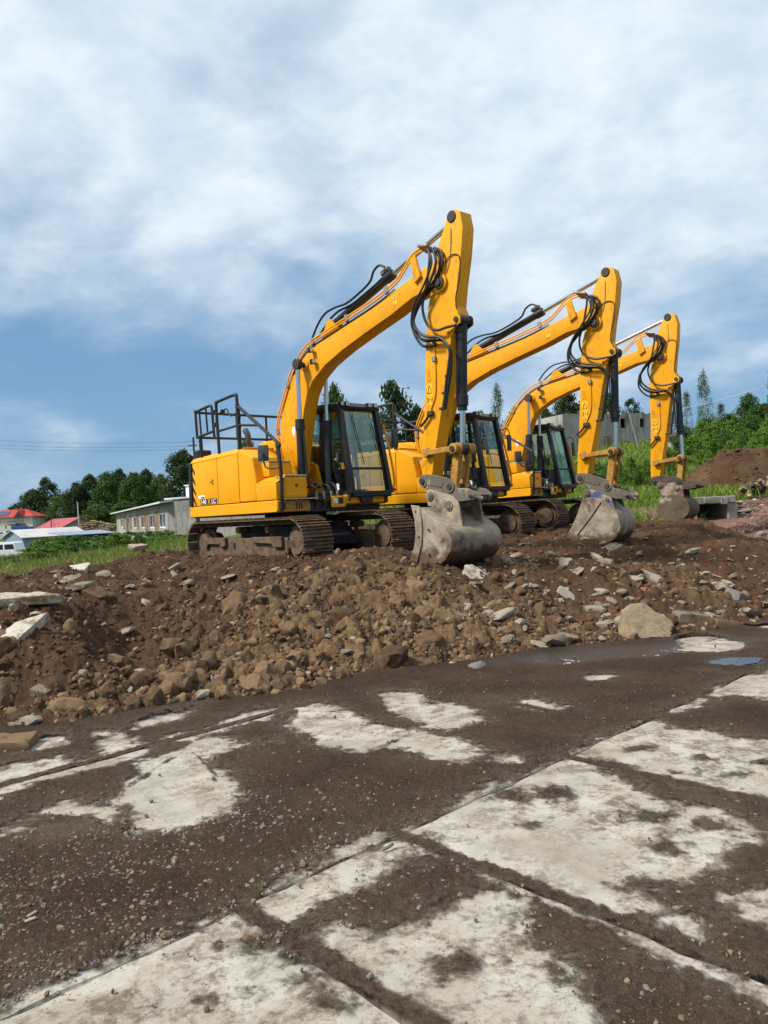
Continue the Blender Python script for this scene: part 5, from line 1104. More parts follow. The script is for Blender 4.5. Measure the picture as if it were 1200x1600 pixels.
def crown_clumps(rs, n, shape):
    out = []
    while len(out) < n:
        z = rs.uniform(0, 1); w = shape(z); a = rs.uniform(0, 2 * math.pi); r = w * math.sqrt(rs.uniform(.05, 1))
        k = (.10 + .12 * rs.rand()) * (.5 + w); out.append((r * math.cos(a), r * math.sin(a), z, k))
    return np.array(out)
def trunk_mesh(name, rs, h, r, mat, limbs=7, low=.25):
    mb = MB(); p = [Vector((0, 0, -.02))]
    for i in range(5): p.append(Vector((rs.uniform(-.02, .02), rs.uniform(-.02, .02), h * (i + 1) / 5)))
    mb.tube(p, [r * (1 - .17 * i) for i in range(6)], 7)
    for k in range(limbs):
        z = h * rs.uniform(low, .95); a = rs.uniform(0, 6.28); L = rs.uniform(.15, .34); e = Vector((math.cos(a) * L, math.sin(a) * L, z + L * rs.uniform(.35, .9)))
        mb.tube([Vector((0, 0, z)), Vector((0, 0, z)).lerp(e, .5) + Vector((0, 0, -.02)), e], [r * .45, r * .3, r * .1], 5)
    return mb.mesh(name, mat)
# prototypes in unit height
PR = {}
def proto(key, shape, n, per, leaf, lmat, seed, tmat='bark', tr=.022, droop=0., th_=.8):
    rs = np.random.RandomState(seed); cl = crown_clumps(rs, n, shape)
    PR[key] = (leaf_cloud('crown', cl, per, leaf, M[lmat], seed, droop=droop), trunk_mesh('trunk', rs, th_, tr, M[tmat]))
oak = lambda z: .41 * math.sin(min(1, .10 + z * .9) ** .8 * math.pi) ** .55 + .02
for i in range(4): proto('oak%d' % i, oak, 150, 80, .021, 'leaf_dark' if i % 2 else 'leaf', 300 + i)
poplar = lambda z: 0 if z < .10 else .21 * math.sin(min(1, (z - .1) / .9) ** .6 * math.pi) ** .7 + .015
for i in range(3): proto('birch%d' % i, poplar, 95, 46, .0125, 'leaf_birch', 320 + i, 'bark_white', .013, .05, .92)
for i in range(2): proto('ash%d' % i, lambda z: 0 if z < .22 else .30 * math.sin(min(1, (z - .22) / .78) ** .8 * math.pi) ** .6 + .03, 62, 80, .022, 'leaf_dark', 330 + i, 'bark', .018)
proto('spruce', lambda z: 0 if z < .06 else .24 * (1 - z) + .012, 150, 34, .018, 'leaf_dark', 340, 'bark', .014, .03, .96)
bush = lambda z: .62 * math.sqrt(max(0, 1 - z * z)) + .05
for i in range(4): proto('bush%d' % i, bush, 60, 70, .035, ('leaf_light', 'leaf', 'leaf_light', 'leaf_light')[i], 350 + i, 'bark', .02, 0, .5)
def plant(name, key, x, y, h, w, label, cat, group=None, seed=0, z=None):
    rs = random.Random(seed); o = empty(name, (x, y, (th(x, y) if z is None else z) - .05), rs.uniform(0, 6.28)); o.scale = (w, w, h)
    cr, tr = PR[key]
    link(bpy.data.objects.new('crown', cr), o); link(bpy.data.objects.new('trunk', tr), o)
    return tag(o, label, cat, group)
def tree_px(name, key, px, top, D, wpx, label, group=None, seed=0, cw=.42):
    p = at(px, top, D); g = th(p.x, p.y); h = max(1.5, p.z - g); w = wpx / 1200 * D / (2 * cw)
    return plant(name, key, p.x, p.y, h, w, label, 'tree', group, seed)
# wood behind the village on the left
G1 = 'trees of the wood behind the houses'
wood = [(52, 768, 275, 60, 'oak1', 'low rounded tree right behind the white house'), (72, 749, 280, 50, 'ash0', 'tall open-topped tree rising above the wood near the white house'),
        (98, 774, 250, 58, 'oak0', 'rounded tree above the large red barn roof'), (118, 758, 240, 50, 'oak3', 'dark tree directly behind the pale concrete pole'), (140, 746, 245, 54, 'oak1', 'dark tree at the left shoulder of the wood'),
        (165, 742, 240, 54, 'oak2', 'broad green tree over the stacked timber'), (186, 737, 250, 50, 'oak3', 'dark tree in the middle of the wood above the low building'), (208, 741, 235, 48, 'oak0', 'rounded tree above the row of white windows'),
        (228, 738, 245, 50, 'oak1', 'dark tree at the right shoulder of the wood'), (250, 745, 240, 46, 'oak2', 'green tree just left of the tallest dark tree'), (150, 790, 225, 50, 'oak0', 'lower tree in front of the wood over the timber'),
        (195, 785, 225, 52, 'oak2', 'lower tree in front of the wood over the low roof'), (25, 790, 320, 40, 'oak3', 'small far tree between house roof and wood')]
for i, (px, tp, D, w, k, lb) in enumerate(wood): tree_px('broadleaf_tree', k, px, tp, D, w, lb, G1, i)
tree_px('broadleaf_tree', 'oak3', 285, 708, 130, 74, 'tallest dark tree beside the rear of the nearest excavator', None, 20)
tree_px('broadleaf_tree', 'oak1', 335, 735, 140, 70, 'dark tree hidden behind the nearest excavator rear hood', None, 21)
tree_px('broadleaf_tree', 'oak2', 385, 690, 100, 46, 'green treetop under the guard rail of the nearest excavator', None, 22)
# trees behind the machines
G2 = 'trees on the rise behind the machines'
for i, (px, tp, D, w, k, lb, nm) in enumerate([
    (520, 610, 75, 60, 'oak2', 'green tree showing between boom and cab of the nearest excavator', 'broadleaf_tree'), (615, 603, 62, 100, 'ash0', 'dark open-crowned tree right of the nearest cab roof', 'broadleaf_tree'),
    (650, 640, 64, 60, 'oak1', 'dark tree beside the arm of the nearest excavator', 'broadleaf_tree'), (565, 650, 66, 60, 'oak0', 'low tree seen through the nearest cab', 'broadleaf_tree'), (690, 640, 70, 56, 'oak1', 'low dark tree behind the nearest arm', 'broadleaf_tree'),
    (776, 598, 58, 52, 'birch0', 'pale birch standing over the middle cab', 'birch_tree'), (752, 648, 60, 44, 'oak2', 'low green tree left of the birch over the middle cab', 'broadleaf_tree'), (805, 640, 60, 44, 'oak0', 'low tree right of the birch over the middle cab', 'broadleaf_tree'),
    (850, 640, 110, 44, 'oak1', 'dark tree under the far boom arch', 'broadleaf_tree'), (884, 614, 128, 50, 'oak3', 'dark tree at the left end of the ruined house', 'broadleaf_tree'),
    (948, 617, 125, 40, 'oak2', 'tree behind the ruined house roof left part', 'broadleaf_tree'), (985, 626, 125, 44, 'ash1', 'open-crowned tree above the ruined house', 'broadleaf_tree')]):
    tree_px(nm, k, px, tp, D, w, lb, G2, 40 + i)
G3 = 'trees on the hill at right'
for i, (px, tp, D, w, k, lb, nm) in enumerate([
    (1098, 577, 90, 44, 'birch1', 'tall slender birch topping the hill at right', 'birch_tree'), (1072, 612, 92, 36, 'birch2', 'smaller birch left of the tall slender one', 'birch_tree'), (1050, 640, 95, 34, 'birch0', 'short birch behind the far arm', 'birch_tree'),
    (1126, 630, 92, 40, 'birch2', 'short birch right of the tall slender one', 'birch_tree'), (1205, 580, 70, 44, 'spruce', 'dark conifer at the right edge of the picture', 'conifer_tree'), (1168, 618, 80, 44, 'oak2', 'bushy green tree near the top of the hill at right', 'broadleaf_tree'),
    (1190, 632, 76, 60, 'oak0', 'bushy tree under the dark conifer', 'broadleaf_tree'), (1140, 648, 78, 50, 'oak2', 'rounded tree in the bushes on the hill', 'broadleaf_tree'), (1105, 655, 80, 46, 'oak0', 'rounded dark tree below the tall slender birch', 'broadleaf_tree')]):
    tree_px(nm, k, px, tp, D, w, lb, G3, 60 + i)
# bushes
def bush_px(px, top, D, wpx, key, label, group, seed):
    p = at(px, top, D); g = th(p.x, p.y); h = max(.5, p.z - g); return plant('bush', key, p.x, p.y, h, wpx / 1200 * D / 1.25, label, 'bush', group, seed)
GB = 'bushes of the overgrown field edge'
lb = [(-15, 874, 46), (15, 874, 46), (46, 860, 50), (68, 846, 50), (95, 843, 50), (122, 840, 54), (30, 878, 40), (62, 860, 40), (92, 856, 42), (118, 851, 44), (150, 842, 60), (178, 838, 62), (205, 836, 64), (232, 834, 60), (258, 833, 58), (140, 850, 46), (282, 840, 56)]
loc = ['under the white van window', 'below the white van', 'right of the white van', 'in front of the grey shed gable', 'in front of the grey shed wall', 'at the right end of the grey shed', 'low below the van among tall grass', 'in the middle of the green thicket', 'at the lower edge of the thicket',
       'where thicket meets pale grass', 'below the stacked timber', 'at the left corner of the low building', 'under the first white windows', 'under the last white windows', 'at the foot of the tall grey block', 'on the bright grass below the timber', 'beside the rear of the nearest track']
for i, (px, tp, D) in enumerate(lb): bush_px(px, tp - 5, D, 56, 'bush%d' % (i % 4), 'leafy green bush ' + loc[i], GB, 80 + i)
GH = 'bushes on the hill at right'
hb = [(1070, 668, 70), (1095, 660, 72), (1120, 658, 70), (1148, 652, 68), (1175, 648, 66), (1205, 645, 64), (1085, 680, 62), (1110, 678, 60), (1135, 676, 60), (1165, 672, 58), (1195, 668, 56), (1045, 700, 55), (960, 712, 50), (985, 716, 48), (1010, 718, 48), (935, 722, 46), (862, 742, 45), (1140, 690, 56), (1180, 688, 54)]
hl = ['behind the far bucket cylinder', 'under the tall slender birch', 'below the short birch', 'below the rounded hill tree', 'on the crest right of the hill tree', 'at the right edge under the conifer', 'at the left of the hill thicket', 'in the lower hill thicket below the birch', 'in the middle of the hill thicket', 'in the thicket above the soil cone', 'at the right end of the hill thicket',
      'at the foot of the far arm', 'under the doorway of the ruined house', 'at the foot of the leaning pole', 'right of the leaning pole foot', 'at the left foot of the ruined house', 'beside the far cab door', 'on the slope over the soil cone left flank', 'on the slope over the soil cone right flank']
for i, (px, tp, D) in enumerate(hb): bush_px(px, tp, D, 44 if i < 11 else 36, 'bush%d' % ((i * 3 + 1) % 4), 'dense green bush ' + hl[i], GH, 120 + i)
# tall grass
def grass_patch(name, n, xr, yr, keep, h, w, mat, label, seed):
    rs = np.random.RandomState(seed); out = np.zeros((0, 2))
    while len(out) < n:
        x = rs.uniform(*xr, n * 2); y = yr[0] * (yr[1] / yr[0]) ** rs.uniform(0, 1, n * 2); k = keep(x, y, rs); out = np.r_[out, np.c_[x, y][k]]
    out = out[:n]; x, y = out.T; z = np.maximum(terrain_h(x, y), np.clip(_mnd(np.clip(x, -9, 12), np.clip(y, 4, 24)), -.5, .1) - .1) - .03
    a = rs.uniform(0, 6.28, n); hh = h * rs.uniform(.45, 1.25, n) * (1 + .5 * fbm(x * .5, y * .5, oct=3, seed=seed)); ww = w * (1 + y / 45)
    lx, ly = rs.normal(0, .28, n) * hh, rs.normal(0, .28, n) * hh
    dx, dy = np.cos(a) * ww, np.sin(a) * ww
    V = np.stack([np.c_[x - dx, y - dy, z], np.c_[x + dx, y + dy, z], np.c_[x + dx * .6 + lx * .4, y + dy * .6 + ly * .4, z + hh * .6], np.c_[x + lx, y + ly, z + hh]], 1).reshape(-1, 3)
    me = np_mesh(name, V, np.arange(n * 4).reshape(n, 4), M[mat], False)
    return tag(link(bpy.data.objects.new(name, me)), label, 'grass', kind='stuff')
inL = lambda x, y: (x < -.26 * y) & (x > -.58 * y)
grass_patch('field_grass', 34000, (-34, -4), (13.5, 62), lambda x, y, rs: inL(x, y) & ~((y < 17.5) & (x > -6.4)), .42, .011, 'grass', 'tall green grass of the field behind the heap at left', 401)
grass_patch('seeding_grass', 9000, (-26, -4.5), (15, 42), lambda x, y, rs: inL(x, y) & (fbm(x * .25, y * .25, oct=2, seed=3) > -.05) & ~((y < 17.5) & (x > -6.4)), .52, .008, 'grass_dry', 'pale seeding grass standing in the field at left', 402)
grass_patch('slope_grass', 42000, (0, 48), (25, 78), lambda x, y, rs: (x < .62 * y) & (x > -.02 * y) & ~((y < 31) & (x > 9)) & ~((np.hypot((x - 21) / 6, (y - 44) / 3.4) < 1)), .50, .013, 'grass', 'tall green grass covering the slope at right', 403)
grass_patch('upper_grass', 12000, (8, 50), (74, 112), lambda x, y, rs: (x < .55 * y) & (x > .12 * y), .55, .022, 'grass', 'grass on the upper slope around the ruined house', 405)
grass_patch('weed_grass', 9000, (-4, 12), (22, 34), lambda x, y, rs: (x < .42 * y) & (y > 24.5), .30, .010, 'grass', 'low weeds growing behind the machines', 404)

# ------------------------------------------------------------------ buildings
def m_wall(name, c0, c1, stain, sc=1.0):
    t = NT(name); n = t.noise(.6 * sc, 6, .65); b = t.noise(4 * sc, 6, .7); dr = t.noise(2.0 * sc, 6, .7, t.mapv(t.pos(), (1, 1, .25)))
    col = t.mix(t.rng(n, .3, .7), c0, c1); col = t.mix(t.rng(dr, .48, .72, 0, .8), col, stain); col = t.mix(t.rng(b, .6, .75, 0, .5), col, tuple(v * .6 for v in c0))
    t.bump(b, .4, .03); return t.fin(col, .9, 0, .2)
M['ruin'] = m_wall('ruined_render', (0.27, 0.255, 0.22), (0.42, 0.40, 0.355), (0.085, 0.08, 0.07), .45)
M['block'] = m_wall('grey_concrete_wall', (0.19, 0.185, 0.165), (0.31, 0.30, 0.265), (0.09, 0.085, 0.075))
M['render'] = m_wall('cream_render', (0.55, 0.53, 0.44), (0.68, 0.66, 0.56), (0.40, 0.37, 0.29), .5)
M['brickwall'] = m_wall('brick_pier', (0.20, 0.115, 0.08), (0.28, 0.16, 0.11), (0.12, 0.08, 0.06))
M['redroof'] = m_wall('red_sheet_roof', (0.36, 0.045, 0.04), (0.46, 0.075, 0.06), (0.28, 0.05, 0.045), .4)
M['redroof_old'] = m_wall('faded_red_roof', (0.30, 0.07, 0.08), (0.38, 0.10, 0.11), (0.22, 0.07, 0.07), .4)
M['greyroof'] = m_wall('pale_grey_roof', (0.44, 0.43, 0.43), (0.54, 0.53, 0.53), (0.36, 0.35, 0.35), .4)
M['tarroof'] = m_wall('metal_roof_sheet', (0.48, 0.49, 0.50), (0.60, 0.61, 0.62), (0.36, 0.36, 0.36), .4)
M['darkwood'] = plain('dark_boards', (0.045, 0.035, 0.03), .9)
M['bluewall'] = plain('blue_grey_wall', (0.22, 0.27, 0.36), .8)
M['dark'] = plain('interior_shade_paint', (0.02, 0.02, 0.02), .9)  # near-black colour standing in for the shade inside openings
M['winframe'] = plain('white_window_frame', (0.75, 0.75, 0.73), .5, 0, .08)
M['winglass'] = NT('window_glass').fin((0.02, 0.028, 0.035), .06, 0, .6)
M['solar'] = plain('solar_panel', (0.03, 0.05, 0.12), .2)
M['timber'] = plain('stacked_timber', (0.26, 0.18, 0.11), .9, 0, .5, 1.2)
def facade(mb, L, H, op, T):
    """wall along +x, outer face at y=0, thickness T behind it, with openings (x0,x1,z0,z1)"""
    xs = sorted({0, L} | {v for o in op for v in o[:2]})
    for a, b in zip(xs[:-1], xs[1:]):
        z = 0
        for o in sorted([o for o in op if o[0] <= a + 1e-6 and o[1] >= b - 1e-6], key=lambda o: o[2]):
            if o[2] > z + 1e-6: mb.box(a, b, 0, T, z, o[2])
            z = o[3]
        if z < H - 1e-6: mb.box(a, b, 0, T, z, H)
def building(name, A, B, depth, H, op, wallm, label, frame=None, slope=None, roofm=None, over=.35, glass=True, cat='building', rthick=.14, mull=True, z0=None):
    """front wall from A to B as seen from the camera (left to right); pent roof: slope = rise from front to back; (sl, sr) = extra height left/right"""
    A, B = Vector(A), Vector(B); d = B - A; L = math.hypot(d.x, d.y); zb = min(th(A.x, A.y), th(B.x, B.y)) - .15 if z0 is None else z0
    root = empty(name, (A.x, A.y, zb), math.atan2(d.y, d.x)); tag(root, label, cat)
    mb = MB(); facade(mb, L, H, op, .3); mb.build('front_wall', M[wallm], root, smooth=False)
    for x0 in (0.0, L - .3): mb = MB(); mb.box(x0, x0 + .3, .302, depth, 0, H); mb.build('side_wall', M[wallm], root, smooth=False)
    mb = MB(); mb.box(.302, L - .302, depth - .3, depth - .002, 0, H); mb.build('back_wall', M[wallm], root, smooth=False)
    for o in op:
        if frame:
            w, h = o[1] - o[0], o[3] - o[2]; fw = min(.09, w * .12); mb = MB()
            for q in ((o[0], o[1], o[2], o[2] + fw), (o[0], o[1], o[3] - fw, o[3]), (o[0], o[0] + fw, o[2] + fw, o[3] - fw), (o[1] - fw, o[1], o[2] + fw, o[3] - fw)): mb.box(q[0], q[1], .04, .12, q[2], q[3])
            if mull: mb.box((o[0] + o[1] - fw) / 2, (o[0] + o[1] + fw) / 2, .05, .11, o[2] + fw, o[3] - fw)
            f = mb.build('window', M[frame], root, smooth=False); mb = MB(); mb.box(o[0] + fw, o[1] - fw, .13, .14, o[2] + fw, o[3] - fw); mb.build('pane', M['winglass'], f, smooth=False)
    if roofm:
        rl = slope or (0, 0); mb = MB(); a, b = -over, L + over
        v = [(a, -over, H + .002), (b, -over, H + .002), (b, depth + over, H + rl[1] + .002), (a, depth + over, H + rl[0] + .002)]
        mb.add(v + [(p[0], p[1], p[2] + rthick) for p in v], [(3, 2, 1, 0), (4, 5, 6, 7), (0, 1, 5, 4), (1, 2, 6, 5), (2, 3, 7, 6), (3, 0, 4, 7)]); mb.build('roof', M[roofm], root, smooth=False)
    return root, L
def flat(px, py, D): p = at(px, py, D); return (p.x, p.y, 0)
# low building with white windows, and the grey block beside it
A, B = flat(183, 835, 104), flat(264, 835, 62); Lr = math.hypot(B[0] - A[0], B[1] - A[1])
op = [(Lr * a, Lr * b, c, d) for a, b, c, d in ((.13, .19, 1.9, 3.0), (.27, .35, 1.0, 3.1), (.45, .53, 1.75, 3.0), (.60, .68, 1.75, 3.0), (.745, .825, 1.75, 3.0), (.885, .965, 1.75, 3.0))]
zt = at(264, 786, 62).z; zb = min(th(*A[:2]), th(*B[:2])) - .3
r_, L_ = building('low_building', A, B, 9, max(3.6, zt - zb), op, 'ruin', 'long low building with white framed windows and pale metal roof at left', 'winframe', (.9, .9), 'tarroof', .7, z0=zb)
for k in range(5):
    x0 = Lr * (.205 + .155 * k); mb = MB(); mb.box(x0, x0 + Lr * .05, -.03, -.002, 1.6, 3.2); mb.build('brick_pier', M['brickwall'], r_, smooth=False)
A, B = flat(263, 838, 62), flat(425, 838, 56); zb = min(th(*A[:2]), th(*B[:2])) - .3; H = at(263, 781, 62).z - zb
r_, L_ = building('concrete_block', A, B, 8, H, [(9.2, 9.9, 1.2, 2.0)], 'block', 'tall bare grey block with low chimney behind the nearest excavator', None, (.3, .3), 'tarroof', .12, z0=zb)
mb = MB(); mb.box(1.2, 1.9, 1.0, 1.7, H + .15, H + 1.05); ch = mb.build('chimney', M['winframe'], r_, smooth=False); mb = MB(); mb.box(1.1, 2.0, .9, 1.8, H + 1.05, H + 1.13); mb.build('chimney_cap', M['winframe'], ch, smooth=False)
# house with the red hipped roof
p = at(-45, 833, 235); q = at(52, 833, 235); zb = th(p.x, p.y) - .2; H = at(20, 808, 235).z - zb; L = q.x - p.x
op = [(L * a, L * b, c, d) for a, b, c, d in ((.53, .565, .9, 2.3), (.70, .725, .2, 2.4), (.74, .765, .2, 2.4), (.79, .82, .2, 2.4), (.85, .875, .9, 2.4), (.92, .955, .9, 2.4), (.72, .80, 3.2, 5.0), (.55, .58, 3.2, 4.6))]
op = [o for o in op if o[3] < H - .1]
hs, _ = building('village_house', (p.x, p.y, 0), (q.x, q.y, 0), 9, H, op, 'render', 'cream two-storey house with red hipped roof and solar panels at far left', 'winframe', z0=zb)
mb = MB(); rz = at(20, 796, 235).z - zb; mb.add([(-.7, -.7, H + .003), (L + .7, -.7, H + .003), (L + .7, 9.7, H + .003), (-.7, 9.7, H + .003), (4, 4.5, rz), (L - 3.5, 4.5, rz)], [(3, 2, 1, 0), (0, 1, 5, 4), (1, 2, 5), (2, 3, 4, 5), (3, 0, 4)]); rf = mb.build('roof', M['redroof'], hs, smooth=False)
gx = L * .80; mb = MB(); mb.add([(gx - 1.9, -.75, H - .2), (gx + 1.9, -.75, H - .2), (gx, -.75, rz - .3), (gx - 1.9, 3.5, H - .2), (gx + 1.9, 3.5, H - .2), (gx, 3.5, rz - .3)], [(0, 1, 2), (3, 5, 4), (0, 2, 5, 3), (1, 4, 5, 2)]); mb.build('gable', M['redroof'], rf, smooth=False)
mb = MB(); mb.add([(gx - 1.4, -.78, H - .15), (gx + 1.4, -.78, H - .15), (gx, -.78, rz - .75)], [(0, 1, 2)]); mb.build('gable_front', M['darkwood'], rf, smooth=False)
mb = MB(); mb.box(gx - 3.2, gx + 1.6, -1.3, -.02, H - 2.4, H - 2.2); 
for k in range(9): mb.box(gx - 3.2 + k * .58, gx - 3.1 + k * .58, -1.3, -1.22, H - 2.2, H - 1.3)
mb.box(gx - 3.2, gx + 1.6, -1.3, -1.22, H - 1.3, H - 1.2); mb.build('balcony', M['darkwood'], hs, smooth=False)
mb = MB(); k = (rz - H) / 5.2; mb.add([(L * .30, .2, H + .9 * k + .15), (L * .58, .2, H + .9 * k + .15), (L * .58, 3.2, H + 3.9 * k + .15), (L * .33, 3.2, H + 3.9 * k + .15)], [(0, 1, 2, 3)]); mb.build('solar_panel', M['solar'], rf, smooth=False)
for cx_ in (L * .62, L * .70): mb = MB(); mb.box(cx_, cx_ + .6, 4.2, 4.8, rz - .5, rz + .6); mb.build('chimney', M['brickwall'], rf, smooth=False)
def gabled(name, A, B, depth, H, ridge, wallm, roofm, label, z0, over=.4):
    A, B = Vector(A), Vector(B); d = B - A; L = math.hypot(d.x, d.y); root = tag(empty(name, (A.x, A.y, z0), math.atan2(d.y, d.x)), label, 'building')
    mb = MB(); mb.box(0, L, 0, depth, 0, H); mb.prism([(0, H + .001), (depth, H + .001), (depth / 2, ridge - .05)], .05, L - .05, 'x'); mb.build('wall', M[wallm], root, smooth=False)
    for s in (0, 1):
        mb = MB(); y0, y1 = (-over, depth / 2) if s == 0 else (depth + over, depth / 2); e = H - (ridge - H) * over / (depth / 2) * .9
        v = [(-over, y0, e), (L + over, y0, e), (L + over, y1, ridge), (-over, y1, ridge)]; mb.add(v + [(a, b, c + .12) for a, b, c in v], [(0, 1, 2, 3), (4, 5, 6, 7), (0, 1, 5, 4), (1, 2, 6, 5), (2, 3, 7, 6), (3, 0, 4, 7)]); mb.build('roof_slope', M[roofm], root, smooth=False)
    return root, L
p, q = flat(55, 828, 190), flat(96, 828, 178); z0 = at(70, 830, 185).z - 1.0
gabled('red_barn', p, q, 9, at(70, 826, 185).z - z0, at(75, 811.5, 185).z - z0, 'block', 'redroof_old', 'barn with faded red sheet roof beside the cream house', z0)
p, q = flat(106, 822, 215), flat(119, 822, 213); z0 = at(112, 824, 214).z - 1.5; gabled('red_shed', p, q, 7, at(112, 819.5, 214).z - z0, at(112, 812, 214).z - z0, 'block', 'redroof', 'small bright red roof right of the faded red barn', z0)
p, q = flat(36, 850, 120), flat(134, 845, 128); z0 = at(40, 851, 122).z - 1.2
sh, L_ = gabled('grey_shed', p, q, 6.5, at(40, 839.5, 122).z - z0, at(60, 827, 124).z - z0, 'bluewall', 'greyroof', 'long shed with pale grey roof below the red barn', z0)
hh = at(40, 840, 122).z - z0
for k in range(3): mb = MB(); mb.box(L_ * (.20 + .27 * k), L_ * (.38 + .27 * k), -.04, -.003, hh - 1.25, hh - .25); mb.build('opening', M['dark'], sh, smooth=False)  # near-black panels on the solid wall, shade of openings painted on
p, q = flat(100, 838, 112), flat(178, 834, 118); z0 = at(140, 842, 112).z - .8
building('lean_to', p, q, 4, at(110, 837, 112).z - z0, [], 'darkwood', 'low dark lean-to with thin sheet roof below the timber stack', None, (.5, .5), 'bluewall', .3, z0=z0, rthick=.1)
# stacked timber
tp = tag(empty('timber_stack', (*flat(147, 828, 150)[:2], at(147, 831, 150).z - .8)), 'long brown stack of timber between red roof and low building', 'timber stack')
rs = np.random.RandomState(77); mb = MB()
for k in range(260):
    x0 = rs.uniform(-4.3, 3.2); z0 = rs.uniform(.1, 3.0 - .25 * abs(x0 + .4)); mb.tube([(x0, rs.uniform(-.4, .2), z0), (x0 + rs.uniform(.6, 1.4), rs.uniform(-.4, .2), z0 + rs.uniform(-.1, .1))], rs.uniform(.08, .16), 6)
mb.box(-4.3, 4.2, .2, 1.8, 0, 2.2); tag(mb.build('log', M['timber'], tp, smooth=False), kind='stuff')
# ruined house on the hill
A, B = flat(882, 712, 100), flat(1046, 705, 108); z0 = at(960, 716, 104).z - 1.5; L = math.hypot(B[0] - A[0], B[1] - A[1]); H = at(985, 647, 104).z - z0
f = lambda a, b, c, d: ((a - 882) / 164 * L, (b - 882) / 164 * L, (716 - c) / 1200 * 104 + 1.5 , (716 - d) / 1200 * 104 + 1.5)
op = [f(904, 911, 692, 676), f(924, 932, 669, 654), f(969, 977, 669, 654), f(1000, 1006, 668, 654), f(973.5, 982, 712, 690), f(998.5, 1006, 710, 690), f(1013.5, 1021, 708, 687), f(943, 950, 692, 682)]
ru, L_ = building('ruined_house', A, B, 11, H, op, 'ruin', 'roofless grey ruined house on the rise behind the far machines', z0=z0, cat='ruin')
mb = MB(); mb.box(.302, L_ - .302, .302, 10.6, H - .5, H - .25); mb.build('shade_slab', M['block'], ru, smooth=False)  # slab added inside to keep daylight out, so the window openings look dark
mb = MB()
rs = np.random.RandomState(9)
for k in range(26): x0 = L_ * k / 26; h = rs.uniform(.05, .4) * (1 if k > 8 else .4) ; mb.box(x0, x0 + L_ / 26 - .01, .01, .29, H + .001, H + h)
mb.build('broken_wall_top', M['ruin'], ru, smooth=False)
mb = MB(); mb.box(f(944, 949, 0, 0)[0] - .1, f(944, 949, 0, 0)[1] + .1, -.35, -.01, f(0, 0, 697, 683)[2], f(0, 0, 697, 683)[3]); mb.build('brick_stub', M['brickwall'], ru, smooth=False)
p = at(1000, 708, 92); q = at(984, 647, 92); mb = MB(); mb.cyl((p.x, p.y, th(p.x, p.y) - .3), tuple(q), .17, .12, n=8); tag(mb.build('concrete_pole', M['block']), 'leaning pale concrete pole in front of the ruined house', 'pole')
# small dark-roofed hut on the hill
A, B = flat(1049, 706, 85), flat(1074, 703, 85); z0 = at(1060, 708, 85).z - 1.2
hu, L_ = building('hillside_hut', A, B, 4, at(1060, 684, 85).z - z0, [(.25, .95, 1.4, 2.6)], 'ruin', 'small hut with dark mossy roof behind the far bucket cylinder', None, (.9, .9), 'darkwood', .5, z0=z0)
# poles and wires on the left
p = at(124, 823, 160); q = at(121, 784, 160); mb = MB(); mb.cyl((p.x, p.y, th(p.x, p.y)), tuple(q), .16, .11, n=8); tag(mb.build('concrete_pole', M['greyroof']), 'pale upright pole rising in front of the dark wood', 'pole')
p = at(81, 830, 130); q = at(79, 798, 130); mb = MB(); mb.cyl((p.x, p.y, th(p.x, p.y)), tuple(q), .10, .07, n=6); g_ = Vector(q); mb.cyl(tuple(g_), (g_.x + 1.1, g_.y, th(p.x, p.y)), .03, n=5); tag(mb.build('wooden_pole', M['darkwood']), 'thin dark pole with stay wire before the faded red barn', 'pole')
for i, (y0_, y1_) in enumerate(((684, 690), (691, 697), (696, 702))):
    a, b = at(-60, y0_, 90), at(318, y1_, 60); mb = MB(); mb.tube([a.lerp(b, t / 12) - Vector((0, 0, .35 * math.sin(math.pi * t / 12))) for t in range(13)], .011, 5)
    tag(mb.build('power_wire', M['black']), ('upper', 'middle', 'lower')[i] + ' one of three thin wires crossing the sky at left', 'wire', 'overhead wires at left')
p = at(303, 705, 60); mb = MB(); pz = th(p.x, p.y); mb.cyl((p.x, p.y, pz), (p.x, p.y, at(303, 683, 60).z), .10, .08, n=8); mb.box(p.x - .45, p.x + .25, p.y - .04, p.y + .04, at(303, 696.5, 60).z, at(303, 695, 60).z); tag(mb.build('wire_pole', M['darkwood']), 'dark pole carrying the wires, half hidden by the nearest excavator', 'pole')
a, b = at(1040, 644, 70), at(1240, 588, 60); mb = MB(); mb.tube([a.lerp(b, t / 10) - Vector((0, 0, .25 * math.sin(math.pi * t / 10))) for t in range(11)], .022, 5); tag(mb.build('cable', M['greyroof']), 'single pale cable slanting over the hill at right', 'wire')

